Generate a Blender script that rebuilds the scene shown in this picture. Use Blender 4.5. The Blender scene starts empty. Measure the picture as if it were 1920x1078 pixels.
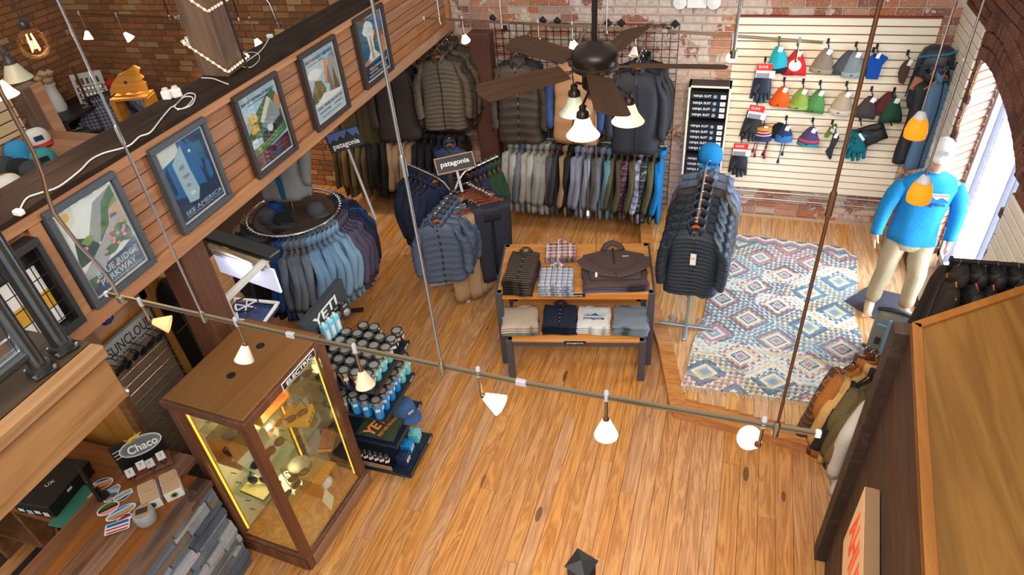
import bpy, bmesh, math, random
from mathutils import Vector, Matrix, Euler
C = bpy.context.scene.collection
SC = bpy.context.scene
PI = math.pi
R = math.radians
rnd = random.Random(7)

# ------------------------------------------------------------------ camera, world, exposure
CAMH, FPX = 4.6, 1253.66
def _rot():
    a, b, c = R(20.6186), R(53.0222), R(-5.41726)
    return Matrix.Rotation(a, 3, 'Z') @ Matrix.Rotation(b, 3, 'X') @ Matrix.Rotation(c, 3, 'Z')
CM = _rot()
cam = bpy.data.cameras.new('camera')
cam.sensor_width = 36.0
cam.lens = FPX / 1920 * 36.0
cam.clip_start = 0.05
camo = bpy.data.objects.new('camera', cam)
C.objects.link(camo)
camo.matrix_world = Matrix.Translation((0, 0, CAMH)) @ CM.to_4x4()
SC.camera = camo
SC.view_settings.view_transform = 'Standard'
SC.view_settings.look = 'None'
SC.view_settings.gamma = 1.0
SC.view_settings.use_curve_mapping = False
SC.view_settings.exposure = 0.25
SC.cycles.max_bounces = 8
SC.cycles.transparent_max_bounces = 24
SC.cycles.caustics_reflective = False
SC.cycles.caustics_refractive = False
SC.cycles.sample_clamp_indirect = 4.0
world = bpy.data.worlds.new('world')
SC.world = world
world.use_nodes = True
bg = world.node_tree.nodes['Background']
bg.inputs[0].default_value = (1.0, 0.95, 0.88, 1)
bg.inputs[1].default_value = 0.62

def lamp(kind, name, loc, energy, color, rot=(0, 0, 0), size=0.1, size_y=None, spot=None, blend=.5):
    l = bpy.data.lights.new(name, kind)
    l.energy = energy
    l.color = color
    if kind == 'AREA':
        l.size = size
        if size_y:
            l.shape = 'RECTANGLE'; l.size_y = size_y
    elif kind != 'SUN':
        l.shadow_soft_size = size
    if kind == 'SPOT':
        l.spot_size = spot; l.spot_blend = blend
    o = bpy.data.objects.new(name, l)
    C.objects.link(o)
    o.location = loc
    o.rotation_euler = rot
    return o
# daylight that comes in through the tall arched window in the right wall
lamp('AREA', 'window_daylight', (2.42, 6.05, 1.35), 390, (0.90, 0.94, 1.0), (0, R(90), 0), 2.5, 2.7)
# added fill: a large area light behind and above the camera
lamp('AREA', 'overhead_fill_light', (0.5, -1.5, 6.6), 420, (1.0, 0.94, 0.86), (R(38), 0, R(4)), 5.0, 2.5)

# ------------------------------------------------------------------ pixel helpers: read positions off the photograph, on real planes
def ray(x, y):
    return CM @ Vector((x - 960, -(y - 539), -FPX))
def atz(x, y, z=0.0):
    d = ray(x, y); t = (z - CAMH) / d.z
    return Vector((0, 0, CAMH)) + t * d
def aty(x, y, Y):
    d = ray(x, y); t = Y / d.y
    return Vector((0, 0, CAMH)) + t * d
def atx(x, y, X):
    d = ray(x, y); t = X / d.x
    return Vector((0, 0, CAMH)) + t * d
def dep(x, y, D):
    return Vector((0, 0, CAMH)) + ray(x, y) * (D / FPX)

# ------------------------------------------------------------------ mesh builder
class MB:
    def __init__(s):
        s.v = []; s.f = []; s.m = []; s.mi = 0
    def add(s, vs, fs):
        o = len(s.v)
        s.v += [tuple(p) for p in vs]
        s.f += [tuple(i + o for i in f) for f in fs]
        s.m += [s.mi] * len(fs)
        return s
    def hexa(s, p):
        return s.add(p, [(0, 3, 2, 1), (4, 5, 6, 7), (0, 1, 5, 4), (1, 2, 6, 5), (2, 3, 7, 6), (3, 0, 4, 7)])
    def box(s, c, d, M=None):
        x, y, z = d[0] / 2, d[1] / 2, d[2] / 2
        p = [Vector(q) for q in ((-x, -y, -z), (x, -y, -z), (x, y, -z), (-x, y, -z), (-x, -y, z), (x, -y, z), (x, y, z), (-x, y, z))]
        c = Vector(c)
        if M is not None:
            p = [M @ q for q in p]
        return s.hexa([q + c for q in p])
    def bx(s, x0, x1, y0, y1, z0, z1):
        return s.box(((x0 + x1) / 2, (y0 + y1) / 2, (z0 + z1) / 2), (abs(x1 - x0), abs(y1 - y0), abs(z1 - z0)))
    def bar(s, a, b, w, h, up=(0, 0, 1)):
        a, b = Vector(a), Vector(b)
        d = (b - a); L = d.length; d.normalize()
        u = Vector(up)
        if abs(d.dot(u)) > .99: u = Vector((0, 1, 0))
        sx = d.cross(u).normalized(); sz = sx.cross(d)
        M = Matrix((sx, d, sz)).transposed()
        return s.box((a + b) / 2, (w, L, h), M)
    def prism(s, poly, z0, z1, M=None):
        n = len(poly)
        p = [Vector((x, y, z0)) for x, y in poly] + [Vector((x, y, z1)) for x, y in poly]
        if M is not None: p = [M @ q for q in p]
        return s.add(p, [tuple(range(n))[::-1], tuple(range(n, 2 * n))] + [(i, (i + 1) % n, n + (i + 1) % n, n + i) for i in range(n)])
    def poly(s, pts):
        return s.add(pts, [tuple(range(len(pts)))])
    def loft(s, rings, closed=True, cap=True):
        n = len(rings[0]); vs = [p for r in rings for p in r]; fs = []
        for i in range(len(rings) - 1):
            for j in range(n if closed else n - 1):
                k = (j + 1) % n
                fs.append((i * n + j, i * n + k, (i + 1) * n + k, (i + 1) * n + j))
        if cap and closed:
            fs.append(tuple(range(n))[::-1]); L = (len(rings) - 1) * n
            fs.append(tuple(range(L, L + n)))
        return s.add(vs, fs)
    def tube(s, pts, r, n=8, closed=False, flat=1.0, cap=True):
        pts = [Vector(p) for p in pts]; m = len(pts)
        rs = r if isinstance(r, (list, tuple)) else [r] * m
        rings = []; ref = None
        for i in range(m):
            a = pts[(i - 1) % m] if (i > 0 or closed) else pts[0]
            b = pts[(i + 1) % m] if (i < m - 1 or closed) else pts[-1]
            t = (b - a)
            if t.length < 1e-9: t = Vector((0, 0, 1))
            t.normalize()
            if ref is None:
                u = Vector((0, 0, 1)) if abs(t.z) < .9 else Vector((1, 0, 0))
                ref = t.cross(u).normalized()
            ref = (ref - t * ref.dot(t)).normalized()
            w = t.cross(ref)
            rings.append([pts[i] + (ref * math.cos(2 * PI * k / n) + w * math.sin(2 * PI * k / n) * flat) * rs[i] for k in range(n)])
        if closed: rings.append(rings[0])
        return s.loft(rings, True, cap and not closed)
    def lathe(s, prof, n=20, M=None, cap=True):
        rings = []
        for r_, z in prof:
            ring = [Vector((r_ * math.cos(2 * PI * k / n), r_ * math.sin(2 * PI * k / n), z)) for k in range(n)]
            if M is not None: ring = [M @ q for q in ring]
            rings.append(ring)
        return s.loft(rings, True, cap)
    def mesh(s, name, mats, smooth=False, bevel=0.0, seg=1):
        me = bpy.data.meshes.new(name)
        me.from_pydata(s.v, [], s.f)
        if not isinstance(mats, (list, tuple)): mats = [mats]
        for m in mats: me.materials.append(m)
        if len(mats) > 1: me.polygons.foreach_set('material_index', s.m)
        b = bmesh.new(); b.from_mesh(me)
        bmesh.ops.delete(b, geom=[v for v in b.verts if not v.link_faces], context='VERTS')
        bmesh.ops.recalc_face_normals(b, faces=b.faces)
        if bevel > 0:
            es = [e for e in b.edges if len(e.link_faces) == 2 and e.calc_face_angle(0) > .5]
            bmesh.ops.bevel(b, geom=es, offset=bevel, segments=seg, affect='EDGES', profile=.6, clamp_overlap=True)
        b.to_mesh(me); b.free()
        if smooth:
            me.polygons.foreach_set('use_smooth', [True] * len(me.polygons))
            if smooth != 'all':
                try: me.set_sharp_from_angle(angle=R(50))
                except Exception: pass
        me.update()
        return me
    def build(s, name, mats, parent=None, smooth=False, bevel=0.0, seg=1, loc=None, rot=None):
        return link(name, s.mesh(name, mats, smooth, bevel, seg), parent, loc, rot)

def link(name, me, parent=None, loc=None, rot=None):
    o = bpy.data.objects.new(name, me)
    C.objects.link(o)
    if parent is not None: o.parent = parent
    if loc is not None: o.location = loc
    if rot is not None: o.rotation_euler = rot
    return o
def tag(o, label, cat, group=None, kind=None):
    if label: o['label'] = label
    if cat: o['category'] = cat
    if group: o['group'] = group
    if kind: o['kind'] = kind
    return o
def thing(name, label, cat, loc=(0, 0, 0), rz=0.0, group=None, rot=None):
    o = bpy.data.objects.new(name, None)
    o.empty_display_size = .1
    C.objects.link(o)
    o.location = loc
    o.rotation_euler = rot if rot is not None else (0, 0, rz)
    return tag(o, label, cat, group)
def struct(o):
    o['kind'] = 'structure'; return o
def root_struct(name):
    o = bpy.data.objects.new(name, None); C.objects.link(o); o['kind'] = 'structure'; return o
def dup(root, loc, rot=None, label=None, group=None):
    def cp(o, par):
        c = o.copy(); C.objects.link(c); c.parent = par
        for ch in list(o.children): cp(ch, c)
        return c
    r = cp(root, None); r.location = loc
    if rot is not None: r.rotation_euler = rot
    if label: r['label'] = label
    if group: r['group'] = group
    return r
ORD = ['first', 'second', 'third', 'fourth', 'fifth', 'sixth', 'seventh', 'eighth', 'ninth', 'tenth', 'eleventh', 'twelfth', 'thirteenth',
       'fourteenth', 'fifteenth', 'sixteenth', 'seventeenth', 'eighteenth', 'nineteenth', 'twentieth', 'twenty-first', 'twenty-second', 'twenty-third',
       'twenty-fourth', 'twenty-fifth', 'twenty-sixth', 'twenty-seventh', 'twenty-eighth', 'twenty-ninth', 'thirtieth']

# ------------------------------------------------------------------ materials
def lin(c):
    return tuple((x / 12.92 if x <= .04045 else ((x + .055) / 1.055) ** 2.4) for x in (v / 255 for v in c))
_mc = {}
class NT:
    def __init__(s, name):
        s.mat = bpy.data.materials.new(name); s.mat.use_nodes = True
        s.t = s.mat.node_tree; s.t.nodes.clear()
        s.out = s.n('ShaderNodeOutputMaterial')
    def n(s, typ, **kw):
        nd = s.t.nodes.new(typ)
        for k, v in kw.items():
            if k.startswith('i_'):
                nd.inputs[k[2:].replace('_', ' ')].default_value = v
            else: setattr(nd, k, v)
        return nd
    def l(s, a, b): s.t.links.new(a, b)
    def math(s, op, a, b=None, c=None):
        nd = s.n('ShaderNodeMath', operation=op)
        for i, x in enumerate((a, b, c)):
            if x is None: continue
            if isinstance(x, (int, float)): nd.inputs[i].default_value = x
            else: s.l(x, nd.inputs[i])
        return nd.outputs[0]
    def mix(s, f, a, b, bt='MIX'):
        nd = s.n('ShaderNodeMix', data_type='RGBA', blend_type=bt)
        for i, x in ((0, f), (6, a), (7, b)):
            if isinstance(x, (int, float)): nd.inputs[i].default_value = x
            elif isinstance(x, tuple): nd.inputs[i].default_value = (*x, 1) if len(x) == 3 else x
            else: s.l(x, nd.inputs[i])
        return nd.outputs[2]
    def ramp(s, f, stops, interp='LINEAR'):
        nd = s.n('ShaderNodeValToRGB'); cr = nd.color_ramp; cr.interpolation = interp
        while len(cr.elements) < len(stops): cr.elements.new(.5)
        for e, (p, c) in zip(cr.elements, stops):
            e.position = p; e.color = (*c, 1)
        s.l(f, nd.inputs[0]); return nd.outputs[0]
    def coord(s, kind='Object'): return s.n('ShaderNodeTexCoord').outputs[kind]
    def mapping(s, v, scale=(1, 1, 1), loc=(0, 0, 0), rot=(0, 0, 0)):
        nd = s.n('ShaderNodeMapping'); s.l(v, nd.inputs[0])
        nd.inputs['Scale'].default_value = scale; nd.inputs['Location'].default_value = loc; nd.inputs['Rotation'].default_value = rot
        return nd.outputs[0]
    def noise(s, v, scale, detail=3, rough=.5, dist=0.0):
        nd = s.n('ShaderNodeTexNoise'); s.l(v, nd.inputs['Vector'])
        nd.inputs['Scale'].default_value = scale; nd.inputs['Detail'].default_value = detail
        nd.inputs['Roughness'].default_value = rough; nd.inputs['Distortion'].default_value = dist
        return nd.outputs[0]
    def sep(s, v):
        nd = s.n('ShaderNodeSeparateXYZ'); s.l(v, nd.inputs[0]); return nd.outputs
    def comb(s, x, y, z):
        nd = s.n('ShaderNodeCombineXYZ')
        for i, q in enumerate((x, y, z)):
            if isinstance(q, (int, float)): nd.inputs[i].default_value = q
            else: s.l(q, nd.inputs[i])
        return nd.outputs[0]
    def bump(s, h, strength=.3, dist=.01):
        nd = s.n('ShaderNodeBump'); nd.inputs['Strength'].default_value = strength; nd.inputs['Distance'].default_value = dist
        s.l(h, nd.inputs['Height']); return nd.outputs[0]
    def bsdf(s, col, rough=.5, metal=0.0, normal=None, spec=.5, sheen=0.0, coat=0.0):
        b = s.n('ShaderNodeBsdfPrincipled')
        if isinstance(col, tuple): b.inputs['Base Color'].default_value = (*col, 1)
        else: s.l(col, b.inputs['Base Color'])
        if isinstance(rough, (int, float)): b.inputs['Roughness'].default_value = rough
        else: s.l(rough, b.inputs['Roughness'])
        b.inputs['Metallic'].default_value = metal
        b.inputs['Specular IOR Level'].default_value = spec
        b.inputs['Sheen Weight'].default_value = sheen
        b.inputs['Coat Weight'].default_value = coat
        if normal is not None: s.l(normal, b.inputs['Normal'])
        s.l(b.outputs[0], s.out.inputs[0]); return b
def plain(name, rgb, rough=.5, metal=0.0, var=.12, scale=8.0, spec=.5, coat=0.0):
    """a painted, moulded or metal surface with slight tonal variation"""
    if name in _mc: return _mc[name]
    t = NT(name); c = lin(rgb)
    f = t.noise(t.coord(), scale, 3)
    col = t.mix(f, tuple(x * (1 - var) for x in c), tuple(min(1, x * (1 + var)) for x in c))
    t.bsdf(col, rough, metal, None, spec, 0, coat)
    _mc[name] = t.mat; return t.mat
def fabric(name, rgb, rgb2=None, scale=220.0, rough=.9, weave=.5, sheen=.0, var=.2, bumpd=.002):
    if name in _mc: return _mc[name]
    t = NT(name); c = lin(rgb); c2 = lin(rgb2) if rgb2 else tuple(x * .62 for x in c)
    co = t.coord()
    f = t.noise(co, scale, 2, .6); g = t.noise(co, 7, 3)
    col = t.mix(t.math('MULTIPLY', f, weave * 1.6), c, c2)
    col = t.mix(t.math('MULTIPLY', g, var * 1.5), col, tuple(x * .6 for x in c))
    hh = t.math('ADD', f, t.math('MULTIPLY', t.noise(co, 26, 3, .6, .6), 2.4))
    t.bsdf(col, rough, 0, t.bump(hh, .5, bumpd * 2.2), .25, sheen)
    _mc[name] = t.mat; return t.mat
def plaid(name, base, stripes, scale=1.0, rough=.9):
    """woven check: stripes = [(period, width, phase, rgb)] applied in x (or y) and z"""
    if name in _mc: return _mc[name]
    t = NT(name); co = t.coord(); x, y, z = t.sep(co)
    xy = t.math('ADD', x, t.math('MULTIPLY', y, .6))
    col = t.mix(t.noise(co, 90, 2), lin(base), tuple(v * .8 for v in lin(base)))
    for per, w, ph, rgb in stripes:
        for ax in (xy, z):
            q = t.math('FRACT', t.math('ADD', t.math('MULTIPLY', ax, scale / per), ph))
            m = t.math('MULTIPLY', t.math('LESS_THAN', q, w), .62)
            col = t.mix(m, col, lin(rgb))
    t.bsdf(col, rough, 0, t.bump(t.noise(co, 200, 2), .3, .003), .2)
    _mc[name] = t.mat; return t.mat
def plaid_flat(name, base, stripes):
    """the same check for a garment lying flat (x and y)"""
    if name in _mc: return _mc[name]
    t = NT(name); co = t.coord(); x, y, z = t.sep(co)
    col = t.mix(t.noise(co, 90, 2), lin(base), tuple(v * .8 for v in lin(base)))
    for per, w, ph, rgb in stripes:
        for ax in (x, t.math('ADD', y, z)):
            q = t.math('FRACT', t.math('ADD', t.math('MULTIPLY', ax, 1 / per), ph))
            m = t.math('MULTIPLY', t.math('LESS_THAN', q, w), .6)
            col = t.mix(m, col, lin(rgb))
    t.bsdf(col, .9, 0, t.bump(t.noise(co, 200, 2), .3, .003), .2)
    _mc[name] = t.mat; return t.mat
def stripes(name, a, b, per, frac=.5, axis=2, rough=.85):
    if name in _mc: return _mc[name]
    t = NT(name); co = t.coord(); ax = t.sep(co)[axis]
    w = t.math('ADD', t.math('MULTIPLY', ax, 1 / per), t.math('MULTIPLY', t.noise(co, 9, 2), .25))
    m = t.math('LESS_THAN', t.math('FRACT', w), frac)
    col = t.mix(m, lin(a), lin(b))
    t.bsdf(col, rough, 0, t.bump(t.noise(co, 160, 2), .3, .003), .25)
    _mc[name] = t.mat; return t.mat
def wood(name, dark, light, axis=1, scale=1.0, rough=.45, spec=.4, rand=.35, ring=9.0, knots=True, coat=0.0, wear=0.0):
    """grain running along the given axis (0,1,2); every board drifts in tone through Object Info > Random"""
    if name in _mc: return _mc[name]
    t = NT(name); co = t.coord()
    oi = t.n('ShaderNodeObjectInfo')
    off = t.n('ShaderNodeVectorMath', operation='SCALE'); off.inputs[0].default_value = (37, 61, 53); t.l(oi.outputs['Random'], off.inputs['Scale'])
    ad = t.n('ShaderNodeVectorMath', operation='ADD'); t.l(co, ad.inputs[0]); t.l(off.outputs[0], ad.inputs[1])
    sc = [14.0 * scale] * 3; sc[axis] = 1.1 * scale
    v = t.mapping(ad.outputs[0], tuple(sc))
    n1 = t.noise(v, 1.0, 4, .55, .8)
    rings = t.math('FRACT', t.math('MULTIPLY', n1, ring))
    rings = t.math('ABSOLUTE', t.math('SUBTRACT', rings, .5))
    sf = [120.0 * scale] * 3; sf[axis] = 2.5 * scale
    fine = t.noise(t.mapping(ad.outputs[0], tuple(sf)), 1.0, 2, .6)
    f = t.math('ADD', t.math('MULTIPLY', rings, 1.1), t.math('MULTIPLY', fine, .45))
    col = t.mix(f, lin(dark), lin(light))
    tone = t.math('ADD', 1 - rand / 2, t.math('MULTIPLY', oi.outputs['Random'], rand))
    hs = t.n('ShaderNodeHueSaturation'); t.l(col, hs.inputs['Color']); t.l(tone, hs.inputs['Value']); t.l(t.math('ADD', 1 - rand * .9, t.math('MULTIPLY', t.math('FRACT', t.math('MULTIPLY', oi.outputs['Random'], 7.7)), rand * 1.2)), hs.inputs['Saturation'])
    col = hs.outputs[0]
    if knots:
        kv = [5.0 * scale] * 3; kv[axis] = 1.6 * scale
        vo = t.n('ShaderNodeTexVoronoi'); t.l(t.mapping(ad.outputs[0], tuple(kv)), vo.inputs['Vector']); vo.inputs['Scale'].default_value = 1.0
        k = t.math('LESS_THAN', vo.outputs['Distance'], .075)
        col = t.mix(t.math('MULTIPLY', k, .75), col, tuple(x * .18 for x in lin(dark)))
    if wear > 0:
        wv = t.noise(co, 1.4, 4, .6)
        col = t.mix(t.math('MULTIPLY', t.math('GREATER_THAN', wv, .56), wear), col, tuple(x * .45 for x in lin(dark)))
    rg = t.math('ADD', rough - .08, t.math('MULTIPLY', fine, .16))
    t.bsdf(col, rg, 0, t.bump(f, .12, .004), spec, 0, coat)
    _mc[name] = t.mat; return t.mat
def metal(name, rgb, rough=.3):
    return plain(name, rgb, rough, 1.0, .06, 20)
def glow(name, rgb, strength, base=None):
    if name in _mc: return _mc[name]
    t = NT(name)
    b = t.bsdf(lin(base or rgb), .4)
    b.inputs['Emission Color'].default_value = (*lin(rgb), 1)
    b.inputs['Emission Strength'].default_value = strength
    _mc[name] = t.mat; return t.mat
def glass(name, tint=(240, 248, 244), refl=.10, alpha=.0):
    if name in _mc: return _mc[name]
    t = NT(name)
    tr = t.n('ShaderNodeBsdfTransparent'); tr.inputs[0].default_value = (*lin(tint), 1)
    gl = t.n('ShaderNodeBsdfGlossy'); gl.inputs['Roughness'].default_value = .03; gl.inputs[0].default_value = (1, 1, 1, 1)
    fr = t.n('ShaderNodeFresnel'); fr.inputs[0].default_value = 1.45
    f = t.math('MULTIPLY', fr.outputs[0], refl * 10)
    mx = t.n('ShaderNodeMixShader'); t.l(f, mx.inputs[0]); t.l(tr.outputs[0], mx.inputs[1]); t.l(gl.outputs[0], mx.inputs[2])
    t.l(mx.outputs[0], t.out.inputs[0])
    _mc[name] = t.mat; return t.mat

# ------------------------------------------------------------------ lettering
_tc = {}
def text_mesh(s, extrude=.02, bold=0.0, shear=0.0, space=1.0):
    key = (s, extrude, bold, shear, space)
    if key in _tc: return _tc[key]
    cu = bpy.data.curves.new('lettering', 'FONT'); cu.body = s; cu.extrude = extrude; cu.offset = bold
    cu.align_x = 'CENTER'; cu.align_y = 'CENTER'; cu.resolution_u = 3; cu.shear = shear; cu.space_character = space
    ob = bpy.data.objects.new('lettering', cu); C.objects.link(ob)
    dg = bpy.context.evaluated_depsgraph_get()
    me = bpy.data.meshes.new_from_object(ob.evaluated_get(dg))
    bpy.data.objects.remove(ob); bpy.data.curves.remove(cu)
    xs = [v.co.x for v in me.vertices]; ys = [v.co.y for v in me.vertices]
    cx, cy = (min(xs) + max(xs)) / 2, (min(ys) + max(ys)) / 2
    for v in me.vertices: v.co.x -= cx; v.co.y -= cy
    w, h = max(xs) - min(xs), max(ys) - min(ys)
    _tc[key] = (me, w, h); return _tc[key]
_tm = {}
def lettering(s, mat, parent, M, w=None, h=None, extrude=.02, bold=0.0, shear=0.0, name='lettering', space=1.0, depth=.0015):
    """words on a surface: M maps (x right, y up, z out) to the parent's space; w and h are the wanted width and height"""
    me, tw, th = text_mesh(s, extrude, bold, shear, space)
    key = (s, mat.name, extrude, bold, shear, space)
    if key not in _tm:
        m2 = me.copy(); m2.materials.clear(); m2.materials.append(mat); _tm[key] = m2
    o = link(name, _tm[key], parent)
    sx = (w / tw) if w else None; sy = (h / th) if h else None
    if sx is None: sx = sy
    if sy is None: sy = sx
    o.matrix_local = M @ Matrix.Diagonal((sx, sy, depth / extrude if extrude else 1, 1))
    return o
def frame_m(o, xa, ya):
    """matrix with origin o, x axis along xa, y axis along ya"""
    x = Vector(xa).normalized(); y = Vector(ya); y = (y - x * x.dot(y)).normalized(); z = x.cross(y)
    m = Matrix((x, y, z)).transposed().to_4x4(); m.translation = Vector(o); return m
# ================================================================== STRUCTURE
YB = 7.59      # inner face of the back wall
XR = 2.0       # inner face of the right wall
ZP = 0.12      # top of the raised platform
XM = -3.28     # face of the mezzanine parapet
M_floor = wood('pine_floor', (150, 90, 40), (216, 160, 96), axis=1, scale=.62, rough=.34, spec=.5, rand=.13, ring=8, coat=.15)
M_plat = wood('pale_pine_platform', (160, 104, 52), (226, 176, 116), axis=1, scale=.65, rough=.4, rand=.2, ring=7)
M_platedge = wood('platform_edge_pine', (150, 88, 38), (204, 140, 76), axis=0, scale=1.0, rough=.4, rand=.15, ring=7)
M_gap = plain('dark_subfloor', (46, 26, 14), .9)  # dark brown subfloor visible between the planks

def brick_mat(name, cols, mortar_dust=.25, white=None):
    t = NT(name); oi = t.n('ShaderNodeObjectInfo'); gm = t.n('ShaderNodeNewGeometry')
    rv = t.math('FRACT', t.math('ADD', t.math('MULTIPLY', oi.outputs['Random'], 7.31), gm.outputs['Random Per Island']))
    n = len(cols)
    col = t.ramp(rv, [(i / n, lin(c)) for i, c in enumerate(cols)], 'CONSTANT')
    wp = gm.outputs['Position']
    a = t.noise(wp, 9, 4, .65); b = t.noise(wp, 60, 3, .6)
    col = t.mix(t.math('MULTIPLY', a, .55), col, (.10, .055, .04))
    col = t.mix(t.math('MULTIPLY', t.math('GREATER_THAN', b, .58), mortar_dust), col, lin((196, 180, 164)))
    if white:   # lime bloom on the masonry: patches with a shape of their own
        x, y, z = t.sep(wp)
        m = t.math('GREATER_THAN', t.math('ADD', t.noise(wp, 1.6, 4, .65), t.math('MULTIPLY', t.math('SUBTRACT', 1, t.math('MINIMUM', t.math('ABSOLUTE', t.math('DIVIDE', t.math('SUBTRACT', x, white[0]), white[1])), 1)), .16)), white[2])
        col = t.mix(t.math('MULTIPLY', m, t.math('MULTIPLY', t.noise(wp, 25, 3, .7), 1.1)), col, lin((214, 206, 198)))
    t.bsdf(col, .92, 0, t.bump(t.math('ADD', a, b), .5, .01), .2)
    return t.mat
M_brick = brick_mat('old_red_brick', [(172, 108, 86), (156, 100, 86), (188, 130, 106), (142, 96, 86), (196, 146, 124), (176, 148, 136), (190, 112, 74), (204, 182, 168), (160, 110, 98)], .42, (-.9, 1.3, .565))
M_brick_l = brick_mat('old_brick_lamplit', [(150, 98, 58), (164, 108, 64), (136, 88, 56), (156, 100, 64), (148, 96, 54), (170, 116, 72), (128, 84, 54), (160, 104, 60), (182, 146, 100)], .14)  # same old brick, with warm lamp light put into its colours
M_brick_r = brick_mat('dim_lit_brick', [(112, 66, 52), (98, 58, 48), (126, 76, 60), (86, 54, 46), (118, 80, 66)], .15)  # darker colours carry the weak light on the right wall
M_mortar = plain('lime_mortar', (196, 184, 170), .95, 0, .2, 12)
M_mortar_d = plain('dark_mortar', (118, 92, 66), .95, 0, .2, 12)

def brick_verts(w, d, h, r):
    j = lambda s: r.uniform(-s, s)
    b = [(-w / 2, 0, -h / 2), (w / 2, 0, -h / 2), (w / 2, 0, h / 2), (-w / 2, 0, h / 2)]
    f = []
    for x, _, z in b: f.append((x * .965 + j(.003), -d + j(.002), z * .9 + j(.003)))
    m_ = [(x + j(.001), -d * .55, z + j(.001)) for x, _, z in b]
    return [Vector(p) for p in b + m_ + f]
BF = [(0, 1, 5, 4), (1, 2, 6, 5), (2, 3, 7, 6), (3, 0, 4, 7), (4, 5, 9, 8), (5, 6, 10, 9), (6, 7, 11, 10), (7, 4, 8, 11), (8, 9, 10, 11)]
def brick_wall(root, cells, M, single, mats, depth=.022):
    """cells = (u, z, w, h) in the wall's own plane; the cells in `single` become bricks of their own, the others one stuff part"""
    r = random.Random(3); cache = {}; mb = MB()
    for i, (u, z, w, h) in enumerate(cells):
        if i in single:
            key = (round(w, 2), round(h, 3), r.randrange(3))
            if key not in cache:
                b = MB(); b.add(brick_verts(w, depth, h, r), BF); cache[key] = b.mesh('brick', mats)
            o = link('brick', cache[key], root); o.matrix_local = M @ Matrix.Translation((u, r.uniform(0, .005), z))
        else:
            off = Vector((u, r.uniform(0, .006), z))
            mb.add([M @ (p + off) for p in brick_verts(w, depth, h, r)], BF)
    if mb.v:
        o = mb.build('brickwork', mats, root); o['kind'] = 'stuff'
def courses(u0, u1, z0, z1, L=.238, H=.083, gap=.013, skip=None, seed=1):
    r = random.Random(seed); out = []; k = 0; z = z0
    while z < z1:
        u = u0 - (L / 2 if k % 2 else 0)
        while u < u1:
            l = L if r.random() > .18 else L * .55
            a, b = max(u, u0), min(u + l, u1)
            if b - a > .05 and not (skip and skip((a + b) / 2, z + H / 2)):
                out.append(((a + b) / 2, z + H / 2, b - a - gap, H - gap))
            u += l
        z += H; k += 1
    return out
# ---- back wall
wb = root_struct('wall_back')
MB().bx(-9.3, XR + .35, YB, YB + .3, -.05, 4.6).build('mortar_bed', M_mortar, wb)
cells = courses(-3.3, XR, ZP - .12, 3.6, seed=2)
def seen_back(u, z):
    if z > 2.28: return True
    if -.85 < u < .02 and z > 1.1: return True
    if u > -.15 and z < .62: return True
    return False
idx = [i for i, c in enumerate(cells) if seen_back(c[0], c[1])][:300]
MW = Matrix.Translation((0, YB, 0))
brick_wall(wb, cells, MW, set(idx), M_brick)
wl_back = root_struct('wall_rear')
cells = courses(-9.25, -3.3, 0, 4.4, seed=5)
idx = sorted(range(len(cells)), key=lambda i: -cells[i][0])
idx = [i for i in idx if 2.5 < cells[i][1] < 3.7 or (cells[i][0] > -6.6 and cells[i][1] < 1.9 and cells[i][0] < -5.0)][:290]
brick_wall(wl_back, cells, MW, set(idx), M_brick_l)
MB().bx(-9.3, -3.3, YB - .004, YB, 0, 4.6).build('mortar_bed', M_mortar_d, wl_back)
# ---- left wall of the upper level
wl = root_struct('wall_left')
cells = courses(-8.0, 0, .6, 4.6, seed=6)
ML = Matrix.Translation((-9.25, 0, 0)) @ Matrix.Rotation(R(90), 4, 'Z')
cells = [(u + 7.6, z, w, h) for u, z, w, h in cells]
brick_wall(wl, cells, ML, set(sorted([i for i in range(len(cells)) if cells[i][1] > 1.2], key=lambda i: -cells[i][0])[:280]), M_brick_l)
MB().bx(-9.5, -9.25, -.5, YB, 0, 4.6).build('mortar_bed', M_mortar_d, wl)
# ---- right wall with the arched window
ARCH = [atx(x, y, XR) for x, y in ((1913, 340), (1909, 290), (1902, 245), (1891, 205), (1878, 168), (1866, 138), (1853, 120), (1838, 112))]
AR = [(p.y, p.z) for p in ARCH]
Y0W, Y1W = AR[0][0], AR[-1][0]
ZSILL = .18
def arch_z(y):
    if y <= Y0W or y >= Y1W: return None
    for (a, za), (b, zb) in zip(AR, AR[1:]):
        if a <= y <= b: return za + (zb - za) * (y - a) / (b - a)
wr = root_struct('wall_right')
mb = MB()
mb.bx(XR, XR + .34, Y1W + .3, YB + .2, -.05, 4.6); mb.bx(XR, XR + .34, Y1W, Y1W + .31, 2.42, 4.6); mb.prism([(XR, Y1W), (XR + .3, Y1W + .3), (XR, Y1W + .3)], -.05, 2.42); mb.bx(XR, XR + .34, -.5, Y0W, -.05, 4.6)
for k in range(16):
    ya = Y0W + (Y1W - Y0W) * k / 16; yb = Y0W + (Y1W - Y0W) * (k + 1) / 16
    za, zb = arch_z(max(ya, Y0W + .001)), arch_z(min(yb, Y1W - .001))
    mb.hexa([(XR, ya, za), (XR + .34, ya, za), (XR + .34, yb, zb), (XR, yb, zb), (XR, ya, 4.6), (XR + .34, ya, 4.6), (XR + .34, yb, 4.6), (XR, yb, 4.6)])
mb.bx(XR, XR + .34, Y0W, Y1W, -.05, ZSILL)
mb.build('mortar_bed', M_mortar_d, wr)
def skipw(u, z):
    y = -u
    a = arch_z(y)
    if a is not None and ZSILL < z < a + .36: return True
    if a is None and (abs(y - Y0W) < .12 or abs(y - Y1W) < .12) and ZSILL < z < 2.5: return False
    return False
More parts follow.
